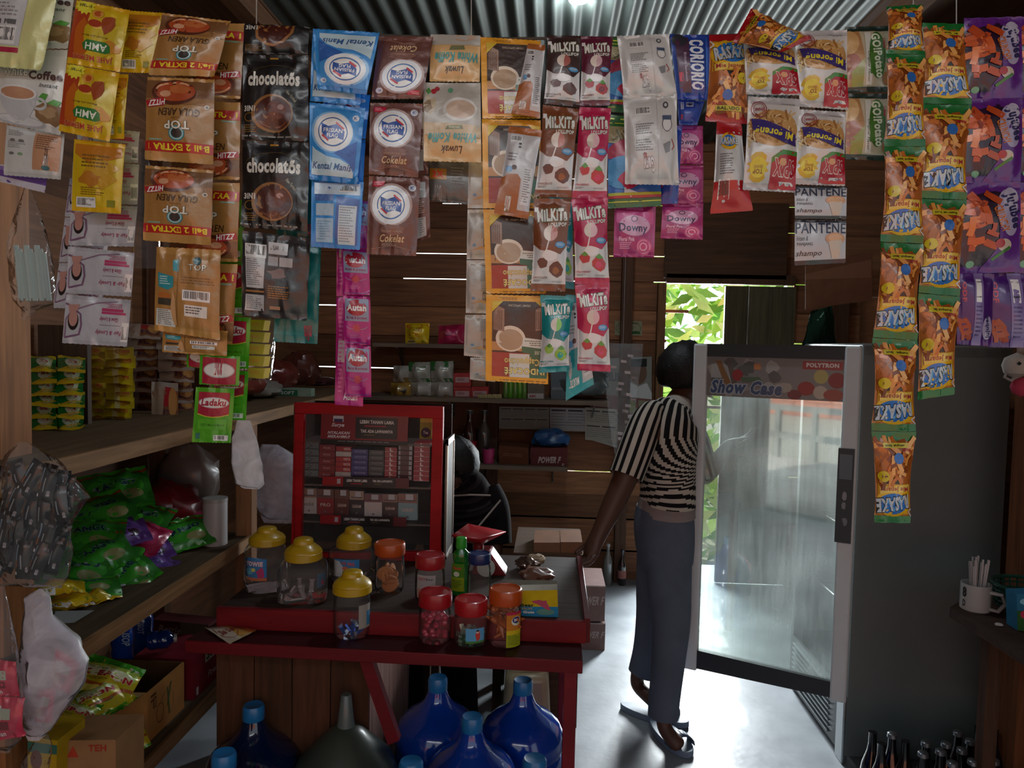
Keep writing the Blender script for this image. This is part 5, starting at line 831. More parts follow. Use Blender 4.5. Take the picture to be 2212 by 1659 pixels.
o = unit('biscuit', lambda b: b.lathe([(.0, .004), (.02, .005), (.026, .002), (.026, -.002), (.02, -.005), (0, -.004)], (0, 0, 0), 18, '#a86c44'), 'matte', 'biscuit'); scatter(o, j5, 12, .02, .06, 'golden brown round biscuit inside the orange lidded counter jar', 'biscuits in the jar', .4)
o = unit('chip', lambda b: b.lathe([(.002, -.045), (.008, -.02), (.010, 0), (.008, .025), (.002, .045)], (0, 0, 0), 8, '#a8541c'), 'plastic', 'chip'); scatter(o, j11, 22, .035, .10, 'orange brown crunchy stick in the tall orange lidded jar', 'orange sticks in the jar', .45)
o = unit('candy', lambda b: wrap(b, '#8c8284'), 'plastic', 'candy'); scatter(o, j2, 7, .012, .04, 'grey wrapped candy lying in the tall square jar', 'grey wrapped candies', .5)
# green bottle
g = G(992, 1290, .78)+V((0, .03, 0)); t = thing('soap_bottle', 'green plastic dish soap bottle with a green cap between the jars', 'bottle', g)
k = g.y/FPX; zt = P(992, 1160, g.y).z-.78; mb = MB('#0c6a20'); r = 22*k
mb.lathe([(r*.85, 0), (r*.95, .01), (r*.93, zt*.3), (r*.76, zt*.45), (r*.72, zt*.55), (r*.84, zt*.66), (r*.8, zt*.73), (r*.42, zt*.8), (r*.4, zt*.83)], g, 30, sy=.7); build(mb, 'bottle_body', 'water', t)
mb = MB('#2c9a2c'); mb.lathe([(r*.52, zt*.81), (r*.56, zt*.83), (r*.54, zt*.985), (r*.45, zt), (0, zt)], g, 20); build(mb, 'cap', 'plastic', t)
mb = MB(); art(mb, [('R', 0, 0, 1, 1, '#4a7c20'), ('R', 0, .5, 1, 1, '#8a9a1c'), ('T', 'Mama', .2, .1, .8, .22, '#b84a30', {'b': .04}), ('E', .45, .38, .22, .09, '#c8ccb8'), ('F', .1, .6, .9, .9, 5, '#3c5a14')], lambda u, v, o: V((g.x+(r*.97+o)*cos(radians(-150+85*u)), g.y+(r*.74+o)*sin(radians(-150+85*u)), g.z+.10-.085*v)), 40, 60); build(mb, 'sticker', 'paper', t)
# scale
t = thing('kitchen_scale', 'red kitchen scale with a wide flared weighing tray', 'scale', G(1045, 1262, .78))
Ys = 2.45; mb = MB('#8c141c')
top = [P(975, 1158, Ys-.05), P(1010, 1133, Ys+.12), P(1093, 1150, Ys+.12), P(1038, 1166, Ys-.08)]; bot = [P(1004, 1172, Ys-.02), P(1018, 1158, Ys+.06), P(1062, 1162, Ys+.06), P(1040, 1177, Ys-.03)]
mb.add(top+bot, [(0, 1, 5, 4), (1, 2, 6, 5), (2, 3, 7, 6), (3, 0, 4, 7), (4, 5, 6, 7)], '#9c1820'); o = build(mb, 'tray', 'plastic', t); o.modifiers.new('s', 'SOLIDIFY').thickness = .004
c = (bot[0]+bot[2])/2; mb = MB('#7c1218'); mb.lathe([(.018, -.04), (.018, .004)], c, 16); build(mb, 'neck', 'plastic', t)
mb = MB('#761419'); a = [P(1030, 1186, Ys), P(1062, 1186, Ys), P(1096, 1250, Ys), P(1022, 1262, Ys)]; mb.hexa([V((p.x, Ys-.05, max(p.z, .785))) for p in a], [V((p.x, Ys+.05, max(p.z, .785))) for p in a], '#7c161c'); build(mb, 'scale_body', 'plastic', t, bevel=.006)
mb = MB(); mb.lathe([(.03, 0), (.03, .004), (0, .004)], P(1050, 1226, Ys-.056), 24, '#c8c4bc', axis=Matrix.Rotation(pi/2, 3, 'X')); build(mb, 'dial', 'paper', t)
# gum box
q = [1124, 1276, 1204, 1274, 1206, 1333, 1125, 1331]; t = thing('gum_box', 'open yellow and blue chewing gum box with a leaping pink dolphin', 'box', G(1165, 1333, .78)); Yb = G(1165, 1332, .78).y
mb = MB(); mb.slab(q, Yb, .05, '#a8a090'); quadart(mb, q, Yb, [('R', 0, 0, 1, 1, '#2c7ca8'), ('R', 0, 0, 1, .62, '#c0a81c'), ('T', 'Bear', .0, .5, .36, .62, '#2c3c28', {'b': .05}), ('T', 'FRUIT', .04, .66, .32, .74, '#d0b020'), ('T', 'Gum', .06, .78, .36, .88, '#d8d8d0', {'b': .05}), ('E', .66, .82, .24, .12, '#5c8c84'), ('G', [(.3, .4), (.4, .38), (.5, .36), (.62, .4), (.7, .38), (.7, .46), (.76, .6), (.8, .76), (.72, .74), (.6, .64), (.44, .52), (.34, .48)], '#b04c64')]); build(mb, 'box_body', 'card', t)
mb = MB('#8c8274'); a, b_ = P(1126, 1276, Yb+.05), P(1204, 1275, Yb+.05); mb.add([a, b_, P(1202, 1254, Yb+.09), P(1085, 1252, Yb+.10)], [(0, 1, 2, 3)], '#7c7468'); build(mb, 'lid_flap', 'card', t)
# loose sachets and paper on the ledge
packet(None, [G(442, 1358, .724), G(500, 1350, .73), G(555, 1361, .73), G(498, 1391, .726)], 0, 'roma', bulge=.004, name='biscuit_pack', label='small flat cream and orange biscuit pack lying on the front ledge', cat='biscuit pack', crinkle=.002, seed=9)
mb = MB(); mb.add([G(550, 1346, .722), G(560, 1339, .735), G(588, 1334, .73), G(598, 1350, .722), G(570, 1350, .722)], [(0, 1, 2, 3, 4)], '#a8a4a4'); mb.add([G(588, 1334, .731), G(598, 1350, .723), G(582, 1346, .75)], [(0, 1, 2)], '#b01c24'); build(mb, 'paper_scrap', 'paper', label='folded white and red paper scrap on the ledge beside the flat biscuit pack', cat='paper')
R = random.Random(8)
def crumple(name, label, c, sx, sy, sz, colr, m, cat, n=12, s=1, rough=.35):
    mb = MB(colr); vs = []; fs = []; N_ = n
    for i in range(N_+1):
        th = pi*i/N_
        for k in range(2*N_):
            ph = pi*k/N_; d = V((sin(th)*cos(ph), sin(th)*sin(ph), cos(th))); j = 1+rough*noise.noise(d*2.2+V((s, s, 0)))+rough*.6*noise.noise(d*5+V((s, 0, s)))
            vs.append((c.x+d.x*sx*j, c.y+d.y*sy*j, c.z+sz+d.z*sz*j if d.z > -.7 else c.z+sz*.3))
    M = 2*N_
    for i in range(N_):
        for k in range(M): fs.append((i*M+k, i*M+(k+1) % M, (i+1)*M+(k+1) % M, (i+1)*M+k))
    mb.add(vs, fs, colr, True); return build(mb, name, m, None, label, cat)
crumple('foil_wrapper', 'crumpled brown foil wrapper at the back of the counter', G(1140, 1228, .78), .04, .05, .018, '#6a5044', 'metalfoil', 'wrapper', s=3)
crumple('plastic_bag', 'small clear bag of brown sugar lying on the counter behind the gum box', G(1160, 1256, .78), .055, .05, .022, '#6a4434', 'plastic', 'bag', s=5)
crumple('foil_wrapper', 'opened beige paper wrapper behind the small clear bag', G(1158, 1222, .78), .03, .03, .02, '#a08870', 'card', 'wrapper', s=7)
# open cartons behind the counter
for q, lab in (([1153, 1172, 1210, 1172, 1210, 1212, 1153, 1212], 'left open brown carton behind the counter'), ([1211, 1171, 1258, 1171, 1258, 1212, 1211, 1212], 'right open brown carton behind the counter, by the hand')):
    mb = MB(); mb.slab(q, 2.95, .2, '#8a6048'); mb.slab([q[0]+2, q[1]-10, q[0]+20, q[1]-6, q[0]+16, q[1], q[0], q[1]], 3.1, .01, '#6c4a34'); quadart(mb, q, 2.95, [('R', .3, .8, 1, .95, '#3c3434'), ('F', .35, .84, .9, .92, 1, '#8c8480')]); build(mb, 'carton', 'card', None, lab, 'carton')
mb = MB(); mb.box((.01, 3.14, .35), (.26, .4, .7), '#4a3426'); mb.box((.01, 3.14, .705), (.28, .42, .02), '#5c4330'); build(mb, 'low_table', 'wood', label='dark wooden side table behind the counter carrying the open cartons', cat='table')
# cartons on the floor right of the counter
for (y0, y1, z, tx, lb) in ((1262, 1342, 1, 'POWER F', 'upper brown drink carton stacked right of the counter'), (1343, 1405, 0, 'POWER F', 'lower brown drink carton standing on the floor right of the counter')):
    q = [1190, y0, 1308, y0+4, 1306, y1, 1190, y1]; mb = MB(); mb.slab(q, 3.72, .3, '#7c6460'); quadart(mb, q, 3.72, [('R', 0, 0, 1, .03, '#b0a09c'), ('T', tx, .5, .3, .99, .55, '#a89894', {'sh': .4, 'b': .03})])
    build(mb, 'carton', 'card', None, lb, 'carton')
# blue water gallons
def gallon(px, py, capw, label, m='water', c='#0c3c9c', capc='#1f6ea8'):
    z = .49; g = G(px, py+3, z); c0 = V((g.x, g.y, 0)); t = thing('water_bottle', label, 'water bottle', c0, None)
    mb = MB(c); pr = [(.11, 0), (.132, .012), (.134, .05), (.126, .07), (.134, .09), (.134, .15), (.126, .17), (.134, .19), (.134, .25), (.127, .265), (.134, .285), (.132, .32), (.118, .35), (.092, .375), (.062, .395), (.042, .415), (.034, .435), (.029, .455), (.029, .47)]
    mb.lathe(pr, c0, 40); build(mb, 'bottle_body', m, t)
    mb = MB(capc); mb.lathe([(.0295, .446), (.031, .45), (.031, .482), (.027, .49), (.02, .488), (0, .487)], c0, 28); build(mb, 'cap', 'plastic', t)
    return c0
for px, py, lb in ((548, 1519, 'blue water gallon bottle in the shade under the left counter, rear one'), (484, 1622, 'blue water gallon bottle at the lower left, only its cap and neck in view'), (946, 1459, 'blue water gallon bottle left of the rear pair under the counter'), (1130, 1465, 'blue water gallon bottle right of the rear pair by the table leg'), (1020, 1543, 'blue water gallon bottle in the middle of the group, in front of the rear pair'), (888, 1640, 'blue water gallon bottle at the bottom edge, left of the middle one'), (1155, 1634, 'blue water gallon bottle at the bottom edge, right of the middle one')): gallon(px, py, 0, lb, c='#06183c' if px < 600 else '#0c3c9c')  # left two get a darker blue: the counter's shade put into the colour
g = G(748, 1497, .535); c0 = V((g.x, g.y, 0))
t = thing('funnel', 'grey green funnel turned upside down with its spout up, under the counter', 'funnel', c0)
mb = MB('#3c443c'); mb.lathe([(.165, .25), (.165, .262), (.135, .34), (.05, .425), (.026, .44)], c0, 36); build(mb, 'cone', 'plastic', t); mb = MB('#5a6462'); mb.lathe([(.026, .438), (.024, .455), (.015, .53), (.013, .532)], c0, 24); build(mb, 'spout', 'plastic', t)
mb = MB('#2c332e'); mb.lathe([(.12, 0), (.14, .01), (.145, .2), (.12, .249), (0, .25)], c0, 30); build(mb, 'drum', 'plastic', None, 'round dark drum on which the upturned funnel rests', 'drum')
# jerrycan
t = thing('jerrycan', 'cream plastic jerrycan standing behind the blue gallons', 'jerrycan', G(1135, 1640, 0))
mb = MB('#b8a888'); y = 2.72; q = [1086, 1446, 1184, 1446, 1194, 1600, 1078, 1600]; mb.slab([1090, 1462, 1184, 1462, 1192, 1640, 1080, 1640], y, .16, '#b8a684'); build(mb, 'can_body', 'plastic', t, bevel=.025)
mb = MB('#c0b08c'); mb.tube([P(1104, 1466, y+.05), P(1108, 1448, y+.05), P(1140, 1443, y+.05), P(1172, 1448, y+.05), P(1178, 1466, y+.05)], .014, 10); build(mb, 'handle', 'plastic', t)
# ---------------------------------------------------------------- shelving on the left
SX = -1.1; S1, S2, S3 = 1.27, .82, .375
t = thing('shelving_unit', 'rough wooden shelving with three boards along the left wall', 'shelf', (-1.35, 2.3, 0))
for z, y0, y1, c in ((S1, 1.2, 4.3, '#6a543c'), (S2, 1.2, 2.70, '#5c4a38'), (S3, 1.2, 2.55, '#6e5c48')):
    mb = MB(); mb.box(((SX+LX)/2, (y0+y1)/2, z-.015), (SX-LX, y1-y0, .03), c); build(mb, 'shelf_board', 'woody', t)
for z, y1 in ((S1, 4.3), (S2, 2.70), (S3, 2.55)):
    mb = MB(); mb.box((SX+.006, (1.2+y1)/2, z-.018), (.012, y1-1.2, .042), '#9a7450'); build(mb, 'front_lath', 'woody', t)
for x, y, z0, z1 in ((SX-.02, P(510, 1100, 2.68).y, 0, 1.24), (LX+.05, 2.9, 0, 2.3), (LX+.04, 1.9, 0, 1.24), (SX-.03, 3.35, .0, 1.24)):
    mb = MB(); mb.box((x, y, (z0+z1)/2), (.06, .05, z1-z0), '#8a6040' if x > -1.2 else '#5c3e2a'); build(mb, 'post', 'woodv', t)
a, b_ = P(164, 700, 2.3), P(164, 930, 2.3)
mb = MB(); mb.box((-1.53, 2.26, 1.42), (.16, .02, .32), '#4c3c30'); build(mb, 'divider', 'woodv', t)
# noodle packs lying in stacks on the top shelf
def stack(x0, x1, ytop, ybot, n, Y, d, nm, lab, group, jit=4, s=1, cols=1, dy=.12):
    R = random.Random(s); h = (ybot-ytop)/n
    for c_ in range(cols):
        w = (x1-x0)/cols
        for k in range(n):
            y = ybot-h*(k+1); a = x0+w*c_+R.uniform(-jit, jit); b = a+w+R.uniform(0, jit)
            Yk = Y+R.uniform(-.02, .02); hh = h*1.35; q0 = R.uniform(-3, 3)
            TL, TR, BR, BL = P(a, y+q0, Yk+.05), P(b, y-q0, Yk+.05+dy*.2), P(b, y+hh-q0, Yk-.02), P(a, y+hh+q0, Yk-.02)
            packet(None, [TL, TR, BR, BL], 0, d, bulge=.010, name=nm, label=lab, cat='noodle pack', group=group, seed=k+c_*20+s, nu=8, nv=6, crinkle=.004, seal=.1, side=.12, teeth=0)
stack(66, 178, 770, 946, 7, 2.12, 'noodle_g', 'noodle_pack', 'green and yellow instant noodle pack in the leftmost pile on the top shelf', 'green noodle packs', s=3, cols=2)
stack(168, 286, 752, 930, 10, 2.42, 'noodle_y', 'noodle_pack', 'yellow instant noodle pack in the pile on the top shelf', 'yellow noodle packs', s=5, cols=2)
stack(268, 415, 700, 910, 9, 2.75, 'noodle_b', 'noodle_pack', 'brown and clear fried noodle pack in the pile on the top shelf', 'brown noodle packs', s=8, cols=2)
stack(330, 385, 826, 906, 1, 2.6, 'noodle_b', 'noodle_pack', 'brown fried noodle pack standing upright in front of the pile', None, s=18)
R = random.Random(21)
for i, (x, y, c, lb) in enumerate(((470, 820, '#6a4a40', 'brown snack bag'), (560, 850, '#8a8880', 'white tissue bag'), (520, 800, '#7c3428', 'dark red snack bag'), (600, 812, '#6c2a24', 'red crinkled snack bag'), (650, 790, '#5a2c24', 'small maroon snack bag'), (690, 850, '#4a2430', 'plum snack bag'))):
    p = XP(x, y, -1.38); crumple('snack_bag', lb+' slumped on the far end of the top shelf', V((p.x, p.y, S1)), .1, .13, max(.03, (p.z-S1)*.6+.03), c, 'foil', 'snack bag', s=i+2, rough=.25)
mb = MB(); mb.slab([600, 838, 672, 840, 672, 858, 600, 856], 3.6, .06, '#8aa090'); quadart(mb, [600, 838, 672, 840, 672, 858, 600, 856], 3.6, [('R', 0, .2, .6, .9, '#2c6a4c'), ('T', 'SOFT', .1, .35, .5, .75, WH)]); build(mb, 'toothpaste_box', 'card', label='green and white carton lying at the far end of the top shelf', cat='box')
# middle shelf: green wafer bags in a pile
def lay(cx, cy, X, w, h, rot, tilt, d, nm, lb, grp, s, m='foil', cat='snack pack'):
    c = XP(cx, cy, X); view = (c-EYE).normalized(); up = V((0, 0, 1)); rt = view.cross(up).normalized(); u2 = rt.cross(view).normalized()
    u2 = (u2*cos(radians(tilt))+view*sin(radians(tilt))).normalized(); rr = radians(rot); a = rt*cos(rr)+u2*sin(rr); b = -rt*sin(rr)+u2*cos(rr)
    q = [c-a*w/2+b*h/2, c+a*w/2+b*h/2, c+a*w/2-b*h/2, c-a*w/2-b*h/2]
    packet(None, q, 0, d, bulge=.022, name=nm, label=lb, cat=cat, group=grp, seed=s, nu=14, nv=14, crinkle=.007, seal=.09, side=.05, teeth=.001, m=m)
pile = [(250, 1060, -1.48, .22, .18, 10, 40, 'wafer_g'), (330, 1075, -1.42, .2, .16, -12, 50, 'wafer_g'), (215, 1110, -1.44, .2, .17, 25, 45, 'wafer_g'), (300, 1120, -1.38, .2, .15, -25, 45, 'wafer_g'), (355, 1120, -1.36, .18, .14, 30, 40, 'wafer_g'), (190, 1160, -1.4, .2, .17, -8, 50, 'wafer_g'), (255, 1150, -1.36, .17, .14, 15, 45, 'wafer_p'), (305, 1160, -1.32, .15, .12, -30, 35, 'wafer_r'), (320, 1190, -1.30, .14, .12, 20, 45, 'wafer_p'),
    (395, 1155, -1.25, .19, .13, 14, 35, 'wafer_g'), (420, 1125, -1.28, .15, .1, -40, 40, 'wafer_r'), (210, 1200, -1.34, .19, .15, 20, 45, 'wafer_g'), (165, 1235, -1.36, .2, .16, -15, 50, 'wafer_g'), (240, 1225, -1.30, .17, .14, 70, 40, 'wafer_g'), (275, 1240, -1.25, .15, .13, 35, 40, 'wafer_g'), (340, 1225, -1.24, .12, .1, -35, 45, 'wafer_p'), (185, 1275, -1.27, .17, .1, 5, 55, 'wafer_g'), (290, 1268, -1.22, .13, .09, 10, 50, 'wafer_g')]
nmap = {'wafer_g': ('green wafer snack bag in the heap on the middle shelf', 'green wafer bags'), 'wafer_p': ('purple wafer snack bag tucked into the green heap', 'purple wafer bags'), 'wafer_r': ('crimson wafer snack bag tucked into the green heap', 'crimson wafer bags')}
for i, (x, y, X, w, h, r_, ti, d) in enumerate(pile): lay(x, y, X, w, h, r_, ti, d, 'wafer_bag', nmap[d][0], nmap[d][1], i*3+1)
for i, (x, y) in enumerate(((120, 1275), (150, 1300), (200, 1296))): lay(x, y, -1.24, .13, .07, 10*i, 70, 'amh_back', 'snack_bag', 'yellow edged snack bag lying flat in front of the green heap', 'yellow edged bags', i+60)
g = XP(465, 1164, -1.17); c0 = V((g.x, g.y, S2)); t = thing('plastic_tub', 'plain white cylindrical tub beside the shelf post', 'tub', c0)
h = P(465, 1075, g.y).z-S2; mb = MB('#a8a4a4'); mb.lathe([(.038, 0), (.041, .003), (.041, h*.93)], c0, 32); build(mb, 'tub_body', 'plastic', t); mb = MB('#98948f'); mb.lathe([(.042, h*.92), (.042, h), (.0, h)], c0, 32); build(mb, 'lid', 'plastic', t)
crumple('plastic_bag', 'dark red plastic bag on the middle shelf behind the white tub', V((-1.42, 2.62, S2)), .14, .14, .1, '#6a0f16', 'plastic', 'bag', s=12, rough=.2)
crumple('plastic_bag', 'pale bulging plastic bag behind the dark red bag', V((-1.45, 2.9, S2)), .12, .1, .15, '#7a6c66', 'plastic', 'bag', s=14, rough=.2)
bag('plastic_bag', 'large clear bag of white goods slumped left of the red cabinet', 2.9, [(960, 566, 600), (985, 552, 640), (1040, 548, 650), (1090, 552, 650), (1130, 570, 640)], 'milkbag', thick=.09, seed=51)
mb = MB(); mb.add([XP(120, 1320, -1.2), XP(205, 1318, -1.12), XP(160, 1345, -1.12), XP(110, 1348, -1.18)], [(0, 1, 2, 3)], '#8a8c8c'); build(mb, 'newspaper', 'paper', label='grey printed sheet lying on the middle shelf near the left post', cat='paper')
# lower shelf
z = S3; t = thing('cardboard_box', 'open kraft cardboard box with printed sides on the lower shelf', 'box', (-1.3, 2.0, z))
y0, y1, x0, x1, h = G(318, 1600, z).y, 2.24, -1.42, -1.14, .125
y0 = XP(318, 1590, x1).y; hz = XP(318, 1497, x1).z
mb = MB(); th = .006; qs = [((x1, y0, z), (x1, y1, z), (x1, y1, hz), (x1, y0, hz))]
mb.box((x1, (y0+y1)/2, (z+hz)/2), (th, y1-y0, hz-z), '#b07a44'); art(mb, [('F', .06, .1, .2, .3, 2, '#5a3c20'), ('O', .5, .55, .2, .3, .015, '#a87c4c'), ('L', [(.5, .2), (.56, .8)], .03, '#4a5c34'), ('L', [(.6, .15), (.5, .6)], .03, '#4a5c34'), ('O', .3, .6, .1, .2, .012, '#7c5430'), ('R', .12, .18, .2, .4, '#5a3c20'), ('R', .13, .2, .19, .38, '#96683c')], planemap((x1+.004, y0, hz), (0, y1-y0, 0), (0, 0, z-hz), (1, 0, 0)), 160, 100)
build(mb, 'side_panel', 'card', t)
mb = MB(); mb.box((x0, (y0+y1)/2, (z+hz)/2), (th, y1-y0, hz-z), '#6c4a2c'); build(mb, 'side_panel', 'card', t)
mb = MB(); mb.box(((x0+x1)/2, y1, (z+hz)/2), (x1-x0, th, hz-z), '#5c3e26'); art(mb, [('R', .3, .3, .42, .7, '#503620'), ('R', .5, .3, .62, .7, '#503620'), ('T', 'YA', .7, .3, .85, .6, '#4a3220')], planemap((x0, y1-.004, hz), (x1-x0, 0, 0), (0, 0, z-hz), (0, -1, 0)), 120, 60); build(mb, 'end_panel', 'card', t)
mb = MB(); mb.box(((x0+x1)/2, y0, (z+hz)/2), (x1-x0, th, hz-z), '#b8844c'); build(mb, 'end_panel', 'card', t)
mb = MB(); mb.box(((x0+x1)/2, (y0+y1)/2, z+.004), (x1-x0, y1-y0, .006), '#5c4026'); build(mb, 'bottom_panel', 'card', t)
mb = MB(); mb.add([(x1-.01, y0, hz), (x0, y0, hz), (x0+.02, y0-.16, hz-.012), (x1-.05, y0-.16, hz-.012)], [(0, 1, 2, 3)], '#a08458'); o = build(mb, 'flap', 'card', t); o.modifiers.new('s', 'SOLIDIFY').thickness = .004
mb = MB(); q = [120, 1600, 250, 1598, 250, 1720, 110, 1720]; mb.slab(q, 1.62, .12, '#98704c'); quadart(mb, q, 1.62, [('T', 'TEH', .55, .08, .85, .2, '#a03c28', {'b': .04}), ('G', [(.2, .3), (.3, .1), (.4, .3)], '#b0402c')]); build(mb, 'cardboard_box', 'card', label='second brown cardboard box at the bottom left with red print', cat='box')
mb = MB(); q = [60, 1590, 124, 1600, 120, 1700, 60, 1700]; mb.slab(q, 1.58, .1, '#b0901c'); quadart(mb, q, 1.58, [('R', 0, .1, 1, .3, '#3c6a5c'), ('E', .3, .45, .2, .2, '#6a3c2c')]); build(mb, 'yellow_box', 'card', label='yellow printed carton at the bottom left edge behind the small crumpled bag', cat='box')
for i, (x, y, X, w, h_, r_, ti) in enumerate(((225, 1470, -1.2, .17, .12, 150, 25), (195, 1520, -1.2, .15, .10, 20, 30), (150, 1545, -1.22, .13, .09, -30, 30), (235, 1520, -1.17, .12, .07, 30, 35))):
    lay(x, y, X+(.0), w, h_, r_-(180 if i == 0 else 0)*1, ti, 'klepon', 'cream_snack_bag', ['green and yellow cream snack bag propped up on the open cardboard box', 'yellow cream snack bag under the propped green one', 'yellow cream snack bag at the left end of the box heap', 'yellow cream snack bag against the box rim'][i], None, i+80)
for i, (x, y, r_) in enumerate(((262, 1610, 20), (225, 1640, -35), (275, 1650, 60))): lay(x, y, -1.16, .13, .08, r_, 20, 'klepon', 'cream_snack_bag', ['yellow snack bag hanging over the lower shelf edge, upper one', 'yellow snack bag at the bottom edge, left one of the lower pair', 'yellow snack bag at the bottom edge, right one of the lower pair'][i], None, i+90)
def pet(p0, p1, r, c, lab, capc, txt, base_label):
    p0, p1 = V(p0), V(p1); ax = (p1-p0); L_ = ax.length; M = ax.to_track_quat('Z', 'Y').to_matrix(); t = thing('drink_bottle', lab, 'bottle', p0)
    mb = MB(c); mb.lathe([(r*.8, 0), (r, .01), (r, L_*.3), (r*.92, L_*.36), (r, L_*.42), (r, L_*.68), (r*.8, L_*.78), (r*.4, L_*.88), (r*.4, L_*.92)], p0, 24, axis=M); build(mb, 'bottle_body', 'water', t)
    mb = MB(capc); mb.lathe([(r*.45, L_*.9), (r*.45, L_), (0, L_)], p0, 18, axis=M); build(mb, 'cap', 'plastic', t)
    if txt:
        mb = MB(); q = base_label; quadart(mb, q[:8], q[8], [('T', txt, .05, .3, .95, .8, '#b8c8d8', {'r': q[9], 'b': .02})]); build(mb, 'printed_word', 'paper', t)
pet(XP(265, 1400, -1.36)-V((0, 0, .06)), XP(258, 1330, -1.36)+V((0, 0, .03)), .034, '#163c8c', 'blue isotonic drink bottle standing left on the lower shelf', '#c8ccd0', 'ISOP', [262, 1352, 282, 1352, 282, 1406, 262, 1406, XP(265, 1400, -1.36).y-.036, 90])
pet(XP(305, 1390, -1.40)-V((0, 0, .05)), XP(310, 1316, -1.40)+V((0, 0, .03)), .034, '#1a4494', 'blue isotonic drink bottle standing behind the first', '#c8ccd0', 'ISOT', [296, 1334, 312, 1334, 312, 1378, 296, 1378, XP(305, 1390, -1.40).y-.036, 90])
pet(XP(318, 1385, -1.30), XP(382, 1378, -1.22), .03, '#122c6c', 'blue drink bottle lying on its side with a white cap', '#a8a8a4', None, None)
pet(XP(340, 1400, -1.34), XP(392, 1396, -1.24), .03, '#14161c', 'dark drink bottle lying beside the blue one', '#1c1c20', None, None)
mb = MB(); q = [415, 1408, 466, 1396, 466, 1492, 415, 1510]; a = XP(418, 1505, SX-.04); 
x1_ = SX-.03; ya, yb = XP(418, 1500, x1_).y, XP(462, 1490, x1_).y+.05; zt = XP(440, 1405, x1_).z
mb.box((x1_-.1, (ya+yb)/2, (S3+zt)/2), (.2, yb-ya, zt-S3), '#7a1c28'); art(mb, [('R', .4, .02, 1.0, .34, '#b0a890'), ('T', '5004', .45, .06, .98, .3, '#1c1818', {'b': .04, 'sh': .2}), ('T', 'Power', .5, .6, .98, .78, '#b89c9c', {'sh': .3}), ('R', .08, .75, .16, .95, '#b8a8a8')], planemap((x1_+.001, ya, zt), (0, yb-ya, 0), (0, 0, S3-zt), (1, 0, 0)), 60, 90)
build(mb, 'drink_carton', 'card', label='dark red carton with a number panel at the end of the lower shelf', cat='carton')
mb = MB(); q = [330, 1338, 450, 1350, 450, 1385, 330, 1370]; mb.slab(q, 2.75, .08, '#4c1c20'); quadart(mb, q, 2.75, [('R', .5, 0, 1, 1, '#6a5a4c'), ('T', 'Bottle', .1, .3, .5, .8, '#8a7c78', {'sh': .3})]); build(mb, 'drink_carton', 'card', label='long maroon and beige carton behind the lying bottles', cat='carton')
# ---------------------------------------------------------------- showcase fridge with its door open
FX, FY, FW, FD, FH = 1.135, 2.765, .53, .64, 1.585
t = thing('showcase_fridge', 'grey upright drinks fridge with its misted glass door swung open', 'fridge', (FX, FY, 0))
mb = MB('#5c6464'); mb.box((FX+FW/2, FY+.015, FH/2+.01), (FW, .03, FH-.04), '#5f6767'); build(mb, 'side_panel', 'steelpaint', t, bevel=.004)
mb = MB(); mb.box((FX+FW/2, FY+FD-.015, FH/2), (FW, .03, FH-.03), '#565c5c'); build(mb, 'side_panel', 'steelpaint', t)
mb = MB(); mb.box((FX+FW-.015, FY+FD/2, FH/2), (.03, FD-.06, FH-.03), '#8c9494'); build(mb, 'back_panel', 'steelpaint', t)
mb = MB(); mb.box((FX+FW/2, FY+FD/2, FH-.03), (FW, FD, .05), '#6a7070'); build(mb, 'top_panel', 'steelpaint', t, bevel=.006)
mb = MB(); mb.box((FX+FW/2+.02, FY+FD/2, .15), (FW-.04, FD-.06, .26), '#1c2226'); build(mb, 'motor_base', 'steelpaint', t)
for z in (.55, .85, 1.15):
    mb = MB(); 
    for i in range(12): mb.tube([(FX+.05, FY+.06+i*.046, z), (FX+FW-.05, FY+.06+i*.046, z)], .003, 6)
    mb.tube([(FX+.05, FY+.04, z), (FX+.05, FY+FD-.05, z)], .004, 6); build(mb, 'wire_shelf', 'metal', t)
mb = MB('#2c3236'); mb.box((FX+.004, FY+FD/2+.03, .14), (.012, FD-.1, .23), '#262c30'); o = build(mb, 'grille', 'steelpaint', t)
mb = MB()
for i in range(9): z = .05+i*.022; mb.box((FX-.006, FY+FD/2+.05, z), (.008, FD-.2, .004), '#8c9498')
build(mb, 'grille_bars', 'metal', o)
mb = MB(); mb.box((FX-.002, FY+.035, .13), (.014, .07, .26), '#a8aeb0'); build(mb, 'corner_trim', 'metal', t, bevel=.004)
DL, DR = V((.578, 3.0, 0)), V((FX-.005, FY-.012, 0)); du = (DR-DL); dn = V((du.y, -du.x, 0)).normalized(); 
if dn.y > 0: dn = -dn
ZB, ZT = .262, 1.568
def D(s, z, o=0.): return DL+du*s+dn*o+V((0, 0, z))
def dbox(s0, s1, z0, z1, o0, o1, c, name, m='steelpaint', par=None, bevel=.0):
    mb = MB(); f = [D(s0, z1, o1), D(s1, z1, o1), D(s1, z0, o1), D(s0, z0, o1)]; mb.hexa(f, [D(s0, z1, o0), D(s1, z1, o0), D(s1, z0, o0), D(s0, z0, o0)], c); return build(mb, name, m, par or door, bevel=bevel)
m0 = MB(); O_ = [(.01, ZT), (.99, ZT), (.99, ZB), (.01, ZB)]; I_ = [(.085, ZT-.05), (.91, ZT-.05), (.91, ZB+.06), (.085, ZB+.075)]
vs = [D(s, z, o) for o in (.03, 0) for s, z in O_+I_]; fs = []
for k in range(4): j = (k+1) % 4; fs += [(k, j, 4+j, 4+k), (8+k, 12+k, 12+j, 8+j), (k, 8+k, 8+j, j), (4+k, 4+j, 12+j, 12+k)]
m0.add(vs, fs, '#282e33')
door = build(m0, 'door', 'steelpaint', t)
ORG[door.name] = ORG[t.name]
